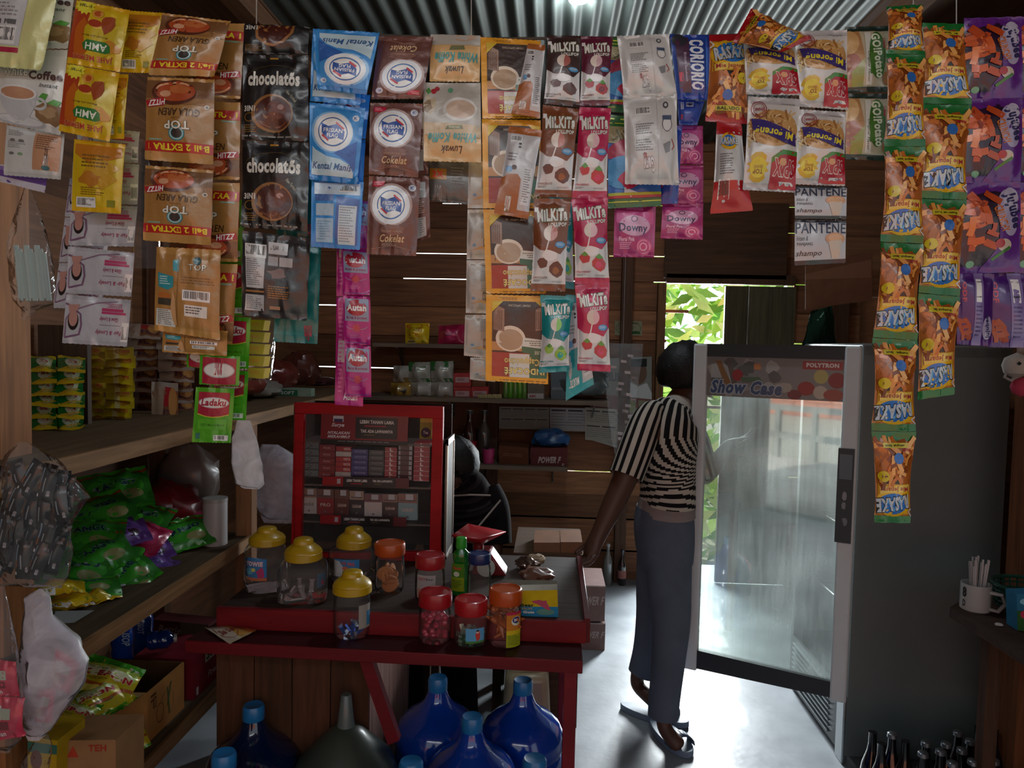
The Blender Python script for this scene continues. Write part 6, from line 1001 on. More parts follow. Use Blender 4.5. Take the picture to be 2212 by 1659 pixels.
def zat(py, s=.5): 
    d = ray(1500+330*s, py); p = D(s, 0); k = p.y/d.y; return EYE.z+d.z*k
dbox(0, .09, ZB-.01, ZT, -.005, .036, '#c2c8cc', 'door_stile', 'steelpaint', bevel=.008); dbox(.905, 1.0, ZB-.01, ZT, -.005, .036, '#c4cacc', 'door_stile', 'steelpaint', bevel=.008)
zh0, zh1 = ZT-.05, zat(860)
ob = dbox(.085, .91, zh1, zh0, .0, .022, '#6c706e', 'header_sign', 'plastic')
mb = MB(); R = random.Random(4); cm = [('R', 0, 0, 1, 1, '#76787a')]
for i in range(16): cm.append(blob(R.random()*.55+.05, .1+.75*R.random(), .05, .16, R.choice(['#8e9294', '#5c6062', '#9a9e9e', '#4c5658']), 7, .4, i))
cm += [('G', [(.07, .1), (.11, .1), (.2, .7), (.15, .75)], '#7c5a34'), ('G', [(.15, .05), (.18, .05), (.24, .65), (.2, .7)], '#54504c'), ('E', .24, .45, .04, .15, '#8c2430'), ('R', .36, .15, .41, .3, '#b87848'), ('G', [(.26, .5), (.4, .48), (.44, .62), (.28, .62)], '#44604c')]
cm += [('E', .84, .42, .05, .17, '#a8a060'), ('E', .95, .5, .06, .19, '#7c1c28'), ('E', .74, .72, .06, .17, '#8c2028'), ('E', .84, .8, .05, .16, '#b0a898'), ('E', .93, .85, .07, .14, '#94443c'), ('E', .66, .88, .05, .12, '#6c2430'), blob(.58, .7, .06, .12, '#9a9a90', 8, .3, 5)]
cm += [('R', .71, .05, .985, .25, '#94202c'), ('T', 'POLYTRON', .735, .09, .96, .2, '#d8d4d4', {'b': .06}), ('T', 'Show Case', .035, .58, .57, .93, '#2c4c70', {'b': .05, 'sh': .25, 'o': '#a8b4bc', 'ow': .05})]
a, b_ = D(.085, zh0, .0225), D(.91, zh0, .0225); art(mb, cm, planemap(a, b_-a, V((0, 0, zh1-zh0)), dn), 330, 85); build(mb, 'sign_print', 'plastic', ob); 
# misted glass: part clear, part fog with runs of water, mirror gloss
m = bpy.data.materials.new('misted_glass'); m.use_nodes = True; nt = m.node_tree; N = nt.nodes; L = nt.links; N.remove(N['Principled BSDF']); out = [n for n in N if n.type == 'OUTPUT_MATERIAL'][0]
tr = N.new('ShaderNodeBsdfTransparent'); tr.inputs['Color'].default_value = (.75, .85, .8, 1); df = N.new('ShaderNodeBsdfDiffuse'); df.inputs['Color'].default_value = lin('#98a49f'); gl = N.new('ShaderNodeBsdfGlossy'); gl.inputs['Roughness'].default_value = .03; gl.inputs['Color'].default_value = (.9, .93, .95, 1)
tc = N.new('ShaderNodeTexCoord'); mp = N.new('ShaderNodeMapping'); mp.inputs['Scale'].default_value = (60, 60, 5); L.new(tc.outputs['Object'], mp.inputs['Vector']); n1 = N.new('ShaderNodeTexNoise'); n1.inputs['Scale'].default_value = 1.; n1.inputs['Detail'].default_value = 6; L.new(mp.outputs['Vector'], n1.inputs['Vector'])
n2 = N.new('ShaderNodeTexNoise'); n2.inputs['Scale'].default_value = 3; n2.inputs['Detail'].default_value = 2; L.new(tc.outputs['Object'], n2.inputs['Vector'])
n3 = N.new('ShaderNodeTexNoise'); n3.inputs['Scale'].default_value = 190; L.new(tc.outputs['Object'], n3.inputs['Vector'])
ad = N.new('ShaderNodeMath'); ad.operation = 'MULTIPLY_ADD'; ad.inputs[1].default_value = .4; L.new(n1.outputs['Fac'], ad.inputs[0]); L.new(n2.outputs['Fac'], ad.inputs[2]); ad2 = N.new('ShaderNodeMath'); ad2.operation = 'MULTIPLY_ADD'; ad2.inputs[1].default_value = .12; L.new(n3.outputs['Fac'], ad2.inputs[0]); L.new(ad.outputs[0], ad2.inputs[2])
mr = N.new('ShaderNodeMapRange'); mr.inputs['From Min'].default_value = .6; mr.inputs['From Max'].default_value = .98; mr.inputs['To Min'].default_value = .3; mr.inputs['To Max'].default_value = .85; L.new(ad2.outputs[0], mr.inputs['Value'])
s1 = N.new('ShaderNodeMixShader'); L.new(mr.outputs['Result'], s1.inputs[0]); L.new(tr.outputs[0], s1.inputs[1]); tl = N.new('ShaderNodeBsdfTranslucent'); tl.inputs['Color'].default_value = lin('#a8b4b0'); s0 = N.new('ShaderNodeMixShader'); s0.inputs[0].default_value = .45; L.new(df.outputs[0], s0.inputs[1]); L.new(tl.outputs[0], s0.inputs[2]); L.new(s0.outputs[0], s1.inputs[2])
s2 = N.new('ShaderNodeMixShader'); s2.inputs[0].default_value = GLOSS; L.new(s1.outputs[0], s2.inputs[1]); L.new(gl.outputs[0], s2.inputs[2]); L.new(s2.outputs[0], out.inputs['Surface']); MATS['misted_glass'] = m
mb = MB(); mb.add([D(.085, ZB+.07, .012), D(.91, ZB+.055, .012), D(.91, zh1, .012), D(.085, zh1, .012)], [(0, 1, 2, 3)]); build(mb, 'glass_pane', 'misted_glass', door)
za, zb_ = zat(966, .95), zat(1166, .95); mb = MB(); f = [D(.895, za, .05), D(.985, za, .05), D(.985, zb_, .05), D(.895, zb_, .05)]; mb.hexa(f, [p-dn*.016 for p in f], '#2c3238'); a, b_ = D(.905, za-.02, .0505), D(.975, za-.02, .0505); art(mb, [('R', 0, 0, 1, .3, '#5a646c'), blob(.5, .5, .2, .06, '#8a8c90', 7), blob(.45, .62, .2, .05, '#7c8086', 7, .3, 3), blob(.6, .8, .2, .05, '#70747c', 7, .3, 5)], planemap(a, b_-a, V((0, 0, zb_-za+.04)), dn), 30, 180); build(mb, 'door_handle', 'rubber', door)

# ---------------------------------------------------------------- the two people
def skin_body(name, joints, edges, parent, root, m='skin', c='#5a3826', sub=2):
    me = bpy.data.meshes.new(name); names = list(joints); idx = {n: i for i, n in enumerate(names)}; org = ORG[parent.name]
    me.from_pydata([tuple(V(joints[n][0])-org) for n in names], [(idx[a], idx[b]) for a, b in edges], [])
    o = bpy.data.objects.new(name, me); col.objects.link(o); o.parent = parent; ORG[o.name] = org
    md = o.modifiers.new('skin', 'SKIN'); md.use_smooth_shade = True; 
    if not me.skin_vertices: 
        bm = bmesh.new(); bm.from_mesh(me); bm.verts.layers.skin.verify(); bm.to_mesh(me); bm.free()
    for n in names:
        r = joints[n][1]; r = (r, r) if not isinstance(r, tuple) else r
        me.skin_vertices[0].data[idx[n]].radius = r; me.skin_vertices[0].data[idx[n]].use_root = (n == root)
    sb = o.modifiers.new('sub', 'SUBSURF'); sb.levels = sb.render_levels = sub
    k = 'skin'+c; 
    if k not in MATS:
        mm = bpy.data.materials.new(k); mm.use_nodes = True; bb = mm.node_tree.nodes['Principled BSDF']; nz = mm.node_tree.nodes.new('ShaderNodeTexNoise'); nz.inputs['Scale'].default_value = 8; cr = mm.node_tree.nodes.new('ShaderNodeValToRGB')
        l = lin(c); cr.color_ramp.elements[0].color = tuple(x*.8 for x in l[:3])+(1,); cr.color_ramp.elements[1].color = tuple(x*1.15 for x in l[:3])+(1,); mm.node_tree.links.new(nz.outputs['Fac'], cr.inputs['Fac']); mm.node_tree.links.new(cr.outputs['Color'], bb.inputs['Base Color']); bb.inputs['Roughness'].default_value = .55; MATS[k] = mm
    me.materials.append(MATS[k]); return o
def hand(J, E, pre, wr, d, spread, curl=.35, s=1.):
    """palm and five unequal fingers; d = direction of the fingers, spread = across the palm, palm faces nrm"""
    d = V(d).normalized(); sp = V(spread).normalized(); nr = d.cross(sp).normalized(); w = V(wr)
    J[pre+'palm'] = (w+d*.045*s, (.032*s, .018*s)); E.append((pre+'wrist', pre+'palm'))
    for i, (o, l) in enumerate(((-.027, .058), (-.009, .068), (.009, .064), (.026, .052))):
        b = w+d*.078*s+sp*o*s; J[f'{pre}k{i}'] = (b, .0095*s); E.append((pre+'palm', f'{pre}k{i}'))
        m_ = b+(d*cos(curl)+nr*sin(curl))*l*.5*s; J[f'{pre}m{i}'] = (m_, .0085*s); E.append((f'{pre}k{i}', f'{pre}m{i}'))
        e = m_+(d*cos(curl*2.2)+nr*sin(curl*2.2))*l*.5*s; J[f'{pre}t{i}'] = (e, .007*s); E.append((f'{pre}m{i}', f'{pre}t{i}'))
    b = w+d*.03*s-sp*.034*s; J[pre+'th'] = (b, .012*s); E.append((pre+'palm', pre+'th'))
    m_ = b+(d*.7-sp*.6+nr*.3).normalized()*.03*s; J[pre+'th2'] = (m_, .010*s); E.append((pre+'th', pre+'th2')); J[pre+'th3'] = (m_+(d*.9-sp*.2+nr*.4).normalized()*.026*s, .008*s); E.append((pre+'th2', pre+'th3'))
def headhair(par, c, r, face, cc='#14110f', low=-.55):
    """short hair cap round the skull; `face` is the facing direction"""
    f = V(face).normalized(); mb = MB(cc); vs = []; fs = []; n = 22; m_ = 44
    for i in range(n+1):
        th = pi*i/n
        for k in range(m_):
            ph = 2*pi*k/m_; d = V((sin(th)*cos(ph), sin(th)*sin(ph), cos(th))); fr_ = d.dot(f)
            j = 1.0+.06*noise.noise(d*5)+.035*noise.noise(V((d.x*18, d.y*18, d.z*5)))
            lo = low if fr_ < .2 else low+(fr_-.2)*1.35
            if d.z < lo: j = .72
            elif d.z < lo+.12: j = .9
            vs.append((c.x+d.x*r*j+f.x*-.006, c.y+d.y*r*j, c.z+.012+d.z*r*1.1*j))
    for i in range(n):
        for k in range(m_): fs.append((i*m_+k, i*m_+(k+1) % m_, (i+1)*m_+(k+1) % m_, (i+1)*m_+k))
    mb.add(vs, fs, cc, True); return build(mb, 'hair', 'hair', par)
def face_bits(par, c, face, s=1.):
    f = V(face).normalized(); sd = f.cross(V((0, 0, 1))).normalized()
    for e in (-1, 1):
        p = c+f*.083*s+sd*e*.032*s+V((0, 0, .004)); mb = MB(); mb.lathe([(0, -.010), (.008, -.006), (.0105, 0), (.008, .006), (0, .010)], p, 12, '#c8c0b8'); mb.lathe([(0, -.004), (.0045, 0), (0, .004)], p+f*.009, 10, '#1a120e'); build(mb, 'eye', 'plastic', par)
        mb = MB(); mb.tube([p+f*.006+V((0, 0, .02))+sd*-.016, p+f*.01+V((0, 0, .024)), p+f*.002+V((0, 0, .019))+sd*.016], .0028, 6, '#120e0c'); build(mb, 'eyebrow', 'hair', par)
    p = c+f*.088*s-V((0, 0, .052)); mb = MB(); mb.tube([p-sd*.022-f*.008, p-sd*.01, p+sd*.01, p+sd*.022-f*.008], .0045, 8, '#6a3430'); build(mb, 'mouth', 'skin', par)
def sandal(par, heel, toe, w=.042, c='#4a5c70'):
    h, e = V(heel), V(toe); d = (e-h); L_ = d.length; d.normalize(); s = V((-d.y, d.x, 0)); mb = MB(c); top = []; n = 24
    for k in range(n):
        a = 2*pi*k/n; top.append(h+d*(L_/2+cos(a)*L_/2)+s*(sin(a)*w*(1+.12*cos(a))))
    vs = [p+V((0, 0, .026)) for p in top]+[p+V((0, 0, .001)) for p in top]
    mb.add(vs, [tuple(range(n)), tuple(range(2*n-1, n-1, -1))]+[(k, n+k, n+(k+1) % n, (k+1) % n) for k in range(n)], c); o = build(mb, 'sandal', 'rubber', par, bevel=.003)
    mb = MB('#39485c'); st_ = []
    for k in range(9):
        a = pi*k/8; st_.append(h+d*L_*.66+s*cos(a)*w*1.02+V((0, 0, .02+.045*sin(a))))
    for i in range(len(st_)-1): mb.add([st_[i], st_[i+1], st_[i+1]+d*.05, st_[i]+d*.05], [(0, 1, 2, 3)], '#39485c', True)
    q = build(mb, 'strap', 'rubber', o); q.modifiers.new('s', 'SOLIDIFY').thickness = .004
    return o
# person reaching into the fridge
hp = P(1440, 1130, 3.0)
t = thing('person', 'person in a black and white striped shirt and grey trousers looking into the fridge', 'person', (hp.x, hp.y, 0))
hd = P(1494, 816, 3.10); J = {}; E = []
f1 = V((.94, .1, -.28))
J['hip'] = (P(1436, 1120, 3.0), .11); J['waist'] = (P(1436, 1050, 3.0), .10); J['chest'] = (P(1438, 960, 3.0), .12); J['nb'] = (P(1452, 895, 3.04), .065); J['neck'] = (P(1464, 866, 3.07), .052); J['jaw'] = (hd+V((.0, 0, -.05)), .065); J['head'] = (hd+V((0, 0, .02)), (.086, .08)); J['crown'] = (hd+V((-.005, 0, .075)), .06)
J['nose'] = (hd+V((.098, .0, -.028)), .013)
E += [('hip', 'waist'), ('waist', 'chest'), ('chest', 'nb'), ('nb', 'neck'), ('neck', 'jaw'), ('jaw', 'head'), ('head', 'crown'), ('head', 'nose')]
for sd_, sh, el, wr in (('R', P(1398, 925, 2.86), P(1334, 1070, 2.80), P(1292, 1158, 2.76)), ('L', P(1480, 925, 3.2), P(1520, 1040, 3.28), P(1575, 960, 3.26))):
    J[sd_+'sh'] = (sh, .06); J[sd_+'el'] = (el, .046); J[sd_+'fa'] = ((el*.6+wr*.4), .043); J[sd_+'wrist'] = (wr, .031); E += [('chest', sd_+'sh'), (sd_+'sh', sd_+'el'), (sd_+'el', sd_+'fa'), (sd_+'fa', sd_+'wrist')]
hand(J, E, 'R', P(1292, 1158, 2.76), P(1268, 1215, 2.73)-P(1292, 1158, 2.76), (.55, -.8, .2), .5, 1.15); hand(J, E, 'L', P(1575, 960, 3.26), (.9, .0, .3), (0, .9, .2), .4)
for sd_, hp_, kn, an, to in (('R', P(1440, 1140, 2.92), P(1448, 1335, 2.93), G(1432, 1572, .075), G(1474, 1618, .03)), ('L', P(1432, 1140, 3.10), P(1415, 1330, 3.14), P(1372, 1478, 3.14), G(1455, 1550, .035))):
    J[sd_+'h'] = (hp_, .085); J[sd_+'kn'] = (kn, .052); J[sd_+'an'] = (an, .032); J[sd_+'to'] = (to, (.036, .016)); mid = (an+to)/2; J[sd_+'mf'] = (V((mid.x, mid.y, (an.z*.45+to.z*.55))), .032); E += [('hip', sd_+'h'), (sd_+'h', sd_+'kn'), (sd_+'kn', sd_+'an'), (sd_+'an', sd_+'mf'), (sd_+'mf', sd_+'to')]
skin_body('body', J, E, t, 'hip', c='#4e3022')
headhair(t, hd+V((-.022, 0, .012)), .118, f1, low=-.62); face_bits(t, hd, f1)
for e in (-1, 1): mb = MB(); mb.lathe([(0, -.006), (.014, -.003), (.018, 0), (.012, .005), (0, .004)], hd+V((.0, e*.086, -.01)), 14, '#5a3826', axis=Matrix.Rotation(pi/2, 3, 'X'), sx=.7); build(mb, 'ear', 'skin', t)
B_, W_ = '#1b191a', '#b9b2a6'
def shirtcol(v, a):
    w = min(1, max(0, (v-.45)*3.2)); s_ = a*22*(1-w)+(v*15+sin(a*2*pi)*1.1)*w
    if v > .93: return '#8a7f7c'
    return B_ if (s_ % 1) < .5 else W_
def S(px, py, Y, rx, ry): return (P(px, py, Y), rx*Y/FPX, ry)
mb = MB(); mb.loft([S(1468, 878, 3.05, 26, .06), S(1462, 892, 3.04, 40, .10), S(1446, 915, 3.02, 60, .18), S(1438, 960, 3.0, 66, .19), S(1440, 1010, 3.0, 60, .175), S(1442, 1060, 3.0, 58, .165), S(1440, 1095, 3.0, 60, .165)], n=110, colf=shirtcol, sub=14); o = build(mb, 'shirt', 'cloth', t)
for nm, a, b_, c_ in (('sleeve', S(1402, 905, 2.9, 34, .07), S(1378, 960, 2.85, 38, .075), S(1352, 1030, 2.81, 37, .07)), ('sleeve', S(1482, 910, 3.18, 32, .065), S(1500, 960, 3.22, 34, .07), S(1518, 1020, 3.27, 32, .065))):
    mb = MB(); mb.loft([(a[0]+V((.05, .03, .02)), a[1]*.7, a[2]*.7), a, b_, c_], n=88, colf=lambda v, q: B_ if (q*13 % 1) < .5 else W_, sub=8, cap=False); build(mb, nm, 'cloth', o)
mb = MB(); mb.loft([S(1462, 890, 3.04, 40, .075), S(1470, 872, 3.06, 33, .065)], n=40, c2='#a8a29a', sub=2, cap=False); q = build(mb, 'collar', 'cloth', o)
mb = MB(); mb.loft([S(1440, 1078, 3.0, 58, .16), S(1438, 1108, 3.0, 62, .165)], n=40, c2='#8c8280', sub=3, cap=False); build(mb, 'undershirt', 'cloth', t)
mb = MB(); TC = '#596270'
mb.loft([S(1436, 1098, 3.0, 60, .155), S(1434, 1130, 3.0, 64, .165), S(1436, 1180, 3.0, 62, .165), S(1440, 1215, 3.0, 56, .15)], n=40, c2=TC, sub=4)
mb.loft([S(1444, 1180, 2.93, 50, .09), S(1446, 1260, 2.93, 47, .085), S(1450, 1340, 2.93, 41, .075), S(1444, 1420, 2.90, 37, .07), S(1436, 1500, 2.87, 34, .065), S(1432, 1548, 2.86, 33, .065)], n=36, c2=TC, sub=5)
mb.loft([S(1430, 1180, 3.09, 54, .09), S(1420, 1260, 3.11, 46, .085), S(1414, 1330, 3.14, 40, .075), S(1404, 1400, 3.14, 36, .065), S(1386, 1455, 3.14, 30, .06)], n=36, c2=TC, sub=5)
build(mb, 'trousers', 'cloth', t)
sandal(t, G(1408, 1560, 0), G(1490, 1640, 0), .052, '#6a7c90'); sandal(t, G(1340, 1530, 0), G(1488, 1572, 0), .05, '#6a7c90')
# person sitting behind the cabinet
hd = P(977, 1010, 3.02); t = thing('person', 'person in a dark shirt sitting behind the red cabinet with head bowed', 'person', (hd.x, 3.1, 0)); J = {}; E = []; f2 = V((-.75, -.35, -.5))
c0 = V((hd.x, 3.05, 0)); h_ = lambda dx, dy, z: V((hd.x+dx, 3.05+dy, z))
J['hip'] = (h_(.06, .12, .50), .12); J['waist'] = (h_(.06, .12, .66), .11); J['chest'] = (h_(.04, .08, .84), .125); J['nb'] = (h_(.015, .02, .96), .065); J['neck'] = (h_(.0, -.01, 1.0), .052); J['jaw'] = (hd+V((-.01, 0, -.05)), .065); J['head'] = (hd+V((0, 0, .01)), (.085, .08)); J['crown'] = (hd+V((.01, 0, .065)), .062); J['nose'] = (hd+V((-.085, -.035, -.045)), .013)
E += [('hip', 'waist'), ('waist', 'chest'), ('chest', 'nb'), ('nb', 'neck'), ('neck', 'jaw'), ('jaw', 'head'), ('head', 'crown'), ('head', 'nose')]
for s_, sh, el, wr in (('R', h_(.13, .12, .88), h_(.185, .02, .64), h_(.05, -.2, .62)), ('L', h_(-.14, -.02, .88), h_(-.22, -.15, .66), h_(-.12, -.28, .62))):
    J[s_+'sh'] = (sh, .055); J[s_+'el'] = (el, .038); J[s_+'wrist'] = (wr, .027); E += [('chest', s_+'sh'), (s_+'sh', s_+'el'), (s_+'el', s_+'wrist')]; hand(J, E, s_, wr, (-.6, -.6, -.2), (.5, -.6, 0), .5)
for s_, dx in (('R', .1), ('L', -.1)):
    J[s_+'h'] = (h_(dx+.04, .08, .46), .09); J[s_+'kn'] = (h_(dx-.02, -.34, .46), .058); J[s_+'an'] = (h_(dx, -.38, .08), .036); J[s_+'to'] = (h_(dx-.01, -.52, .03), (.04, .018)); E += [('hip', s_+'h'), (s_+'h', s_+'kn'), (s_+'kn', s_+'an'), (s_+'an', s_+'to')]
skin_body('body', J, E, t, 'hip', c='#4e3022'); headhair(t, hd+V((.006, .004, .008)), .102, f2, low=-.5); face_bits(t, hd, f2)
L2 = lambda p, rx, ry: (p, rx, ry)
SC = '#161214'
mb = MB(); mb.loft([L2(h_(.01, 0, 1.0), .06, .06), L2(h_(.02, .03, .955), .12, .10), L2(h_(.015, .06, .9), .165, .14), L2(h_(.02, .09, .8), .175, .15), L2(h_(.04, .12, .6), .165, .16), L2(h_(.06, .12, .48), .19, .18)], n=64, colf=lambda v, a: '#2a2426' if (v*60 % 1) < .35 else SC, sub=10); o = build(mb, 'shirt', 'cloth', t)
for a in ((h_(.13, .1, .93), h_(.16, .08, .84), h_(.185, .04, .70)), (h_(-.12, 0, .93), h_(-.17, -.06, .84), h_(-.21, -.12, .70))): mb = MB(); mb.loft([(a[0], .06, .06), (a[1], .075, .075), (a[2], .065, .065)], n=28, c2=SC, sub=6, cap=False); build(mb, 'sleeve', 'cloth', o)
mb = MB(); mb.tube([h_(.0, -.09, .93), h_(.08, -.08, .935), h_(.16, -.03, .925)], .004, 6, '#a09890'); mb.tube([h_(.2, .0, .9), h_(.13, -.07, .82), h_(.06, -.1, .74)], .004, 6, '#a09890'); build(mb, 'piping', 'cloth', o)
mb = MB(); 
mb.loft([L2(h_(.06, .14, .56), .17, .15), L2(h_(.06, .12, .44), .19, .17), L2(h_(.05, .12, .4), .17, .15)], n=32, c2='#101014', sub=4)
for dx in (.1, -.1): mb.tube([h_(dx+.04, .08, .46), h_(dx, -.15, .47), h_(dx-.02, -.34, .46), h_(dx-.02, -.37, .36), h_(dx, -.38, .14)], .09, 16, '#101014', r2=.06)
build(mb, 'trousers', 'cloth', t); sandal(t, h_(.1, -.34, 0), h_(.08, -.58, 0)); sandal(t, h_(-.1, -.34, 0), h_(-.12, -.58, 0))
t = thing('stool', 'low wooden stool under the sitting person', 'stool', h_(.05, .13, 0)); mb = MB(); mb.box(h_(.05, .13, .37), (.34, .32, .03), '#4a3222'); build(mb, 'seat', 'wood', t)
for a, b_ in ((-.1, 0), (.2, 0), (-.1, .26), (.2, .26)): mb = MB(); mb.box(h_(a, b_, .178), (.035, .035, .355), '#4a3222'); build(mb, 'leg', 'woodv', t)

# ---------------------------------------------------------------- back wall shelves and what stands on them
Z1 = P(1315, 866, 4.62).z; Z2 = P(1225, 1006, 4.65).z; Z3 = P(1000, 744, 4.7).z
for z, xa, xb, ya, lb in ((Z1, LX, P(1316, 870, 4.6).x, 4.56, 'long grey edged wooden shelf board on the back wall'), (Z2, P(950, 1008, 4.6).x, P(1226, 1008, 4.6).x, 4.58, 'short wooden wall shelf carrying the pink cup'), (Z3, P(800, 740, 4.6).x, P(1040, 740, 4.6).x, 4.66, 'narrow upper wall shelf with the yellow cracker bag')):
    t = thing('wall_shelf', lb, 'shelf', ((xa+xb)/2, 4.7, z)); mb = MB(); mb.box(((xa+xb)/2, (ya+4.88)/2, z-.013), (xb-xa, 4.88-ya, .026), '#6a5a4c'); build(mb, 'board', 'wood', t)
    for x in (xb-.09, (xb-.55 if xb-xa < 1.2 else xb-1.0)): mb = MB('#6c6c6c'); mb.tube([(x, ya+.03, z-.027), (x, 4.86, z-.027), (x, 4.88, z-.15)], .007, 6); mb.tube([(x, ya+.04, z-.03), (x, 4.88, z-.14)], .005, 6); build(mb, 'bracket', 'metal', t)
DES['sugar_g'] = ['#9a9a90', [('R', 0, 0, 1, .45, '#2c6a34'), ('R', 0, .8, 1, 1, '#2c6a34')], None]; DES['sugar_w'] = ['#a09c94', [('R', 0, .7, 1, 1, '#8a7440')], None]; DES['sugar_y'] = ['#9c7c34', [('E', .5, .5, .3, .3, '#3c342c')], None]; DES['napkin'] = ['#b04848', [('R', .1, .3, .9, .7, '#a88c8c'), ('F', .2, .4, .8, .6, 2, '#7c3434')], None]
for q, d, lb in (([850, 790, 884, 790, 884, 826, 850, 826], 'sugar_w', 'small white pack at the left of the upper row on the back shelf'), ([883, 782, 930, 782, 930, 826, 883, 826], 'sugar_g', 'green and white bag, left of the two on the back shelf'), ([931, 780, 980, 780, 980, 826, 931, 826], 'sugar_g', 'green and white bag, right of the two on the back shelf'), ([845, 826, 888, 826, 888, 862, 845, 862], 'sugar_y', 'yellow pack at the left of the lower row on the back shelf'), ([888, 824, 932, 824, 932, 863, 888, 863], 'sugar_w', 'round white bag, left of the pair below the green bags'), ([932, 824, 979, 824, 979, 864, 932, 864], 'sugar_w', 'round white bag, right of the pair below the green bags'),
    ([876, 698, 928, 698, 926, 744, 876, 744], 'amh_back', 'yellow cracker bag on the upper wall shelf'), ([948, 704, 1004, 700, 1006, 744, 946, 746], 'wafer_r', 'red shiny bag on the upper wall shelf')): packet(None, q, 4.68, d, bulge=.05, seal=.03, name='grocery_bag', label=lb, cat='bag', nu=10, nv=10, crinkle=.008, teeth=0, m='foil')
for i, (x, y) in enumerate(((980, 806), (980, 836), (1018, 836))): mb = MB(); q = [x, y, x+37, y, x+37, y+29, x, y+29]; mb.slab(q, 4.66, .1, '#a03c3c'); quadart(mb, q, 4.66, DES['napkin'][1]); build(mb, 'napkin_pack', 'card', None, ['coral red napkin pack on top of the two others on the back shelf', 'coral red napkin pack at the lower left of three on the back shelf', 'coral red napkin pack at the lower right of three on the back shelf'][i], 'box')
for i in range(5): mb = MB(); x = 1032+i*10.5; q = [x, 852, x+9.5, 852, x+9.5, 866, x, 866]; mb.slab(q, 4.6, .03, '#a09468'); quadart(mb, q, 4.6, [('F', .2, .3, .8, .7, 2, '#5a4c30')]); build(mb, 'small_box', 'card', None, 'tiny cream box in the row at the edge of the back shelf', 'box', 'tiny cream boxes')
def bottle(x, yb, Y, hpx, rpx, c, capc, lb, name='glass_bottle', grp=None, z=None, m='water', lab=None):
    p = P(x, yb, Y) if z is None else V((P(x, yb, Y).x, Y, z)); k = Y/FPX; r = rpx*k; h = hpx*k; t = thing(name, lb, 'bottle', p, grp); mb = MB(c)
    mb.lathe([(r*.85, 0), (r, .01), (r, h*.5), (r*.92, h*.6), (r*.45, h*.76), (r*.36, h*.84), (r*.36, h*.95), (0, h*.95)], p, 20); build(mb, 'bottle_body', m, t); mb = MB(capc); mb.lathe([(r*.42, h*.93), (r*.44, h), (0, h)], p, 16); build(mb, 'cap', 'metal' if name == 'beer_bottle' else 'plastic', t)
    if lab: mb = MB(); mb.lathe([(r*1.02, h*.2), (r*1.02, h*.42)], p, 20, lab); build(mb, 'sticker', 'paper', t)
for i in range(5): bottle(1092+i*10, 868, 4.68, 60, 6, '#4c8a1c' if i % 2 else '#587c34', '#c0c0b8', 'small green bottle in the row on the back shelf', grp='small green bottles', z=Z1)
for q, c, tx, lb in (([1140, 828, 1176, 828, 1176, 868, 1140, 868], '#6c6258', 'ABC', 'brown carton with a white label beside the green bottles on the back shelf'), ([1190, 800, 1226, 800, 1226, 868, 1190, 868], '#5c6468', 'Indomie', 'grey printed carton partly hidden by the teal lollipop pack')):
    mb = MB(); mb.slab(q, 4.66, .12, c); quadart(mb, q, 4.66, [('R', 0, .55, .95, 1, '#a8a4a0'), ('T', 'ABC', .08, .62, .5, .76, '#8c2430', {'b': .04})] if tx == 'ABC' else [('T', 'noodle', .1, .5, .95, .62, '#88908c', {'b': .03})]); build(mb, 'carton', 'card', None, lb, 'carton')
crumple('plastic_bag', 'grey tied plastic bag on the right end of the back shelf', V((P(1260, 860, 4.7).x, 4.7, Z1)), .16, .1, .09, '#4c5454', 'plastic', 'bag', s=31, rough=.2)
bottle(1013, 1004, 4.7, 112, 16, '#2c0f10', '#3c3c3c', 'dark cola bottle with a red band, left of the two on the short shelf', z=Z2, lab='#8c1420'); bottle(1044, 1004, 4.72, 112, 15, '#3c3430', '#3c3c3c', 'clear brown cola bottle, right of the two on the short shelf', z=Z2)
p = V((P(1055, 1000, 4.66).x, 4.66, Z2)); mb = MB(); mb.lathe([(.03, 0), (.034, .002), (.040, .092), (.037, .092), (.032, .006), (0, .006)], p, 24, '#b03468'); build(mb, 'cup', 'plastic', None, 'bright pink plastic cup on the short wall shelf', 'cup')
for q, c, tx, lb in (([1078, 962, 1142, 968, 1142, 1004, 1078, 1002], '#5c3424', '', 'plain brown carton beside the pink cup'), ([1146, 968, 1226, 968, 1224, 1009, 1146, 1009], '#5c2c2c', 'POWER F', 'dark red drink carton under the blue bag')):
    mb = MB(); mb.slab(q, 4.63, .18, c); quadart(mb, q, 4.63, ([('T', tx, .2, .45, .84, .8, '#b0a09c', {'sh': .35, 'b': .05}), ('R', .86, .8, .93, .93, '#8c7c7c')] if tx else [('F', .15, .4, .8, .6, 2, '#7c5440')])); build(mb, 'carton', 'card', None, lb, 'carton')
p = P(1190, 968, 4.72); crumple('plastic_bag', 'crumpled dark blue plastic bag on top of the red drink carton', V((p.x, 4.72, p.z)), .12, .08, .062, '#1c4470', 'plastic', 'bag', s=35, rough=.3)
def sheet(q, cmds, name, lb, cat, Y=BW-.012, c='#8c8c88'):
    mb = MB(); mb.slab(q, Y, .002, c); quadart(mb, q, Y, cmds); build(mb, name, 'paper', None, lb, cat)
def months(nx, ny, c='#6a6a6c', top=.0):
    o = []
    for i in range(nx):
        for j in range(ny):
            x0, y0 = .04+.96*i/nx, top+(1-top)*(.08+.92*j/ny); w, h = .82/nx, (1-top)*.76/ny; o += [('R', x0, y0, x0+w, y0+h*.1, '#3c3c44')]
            for a in range(5): o.append(('F', x0, y0+h*(.22+.16*a), x0+w*1.3, y0+h*(.22+.16*a)+h*.1, 1, c))
    return o
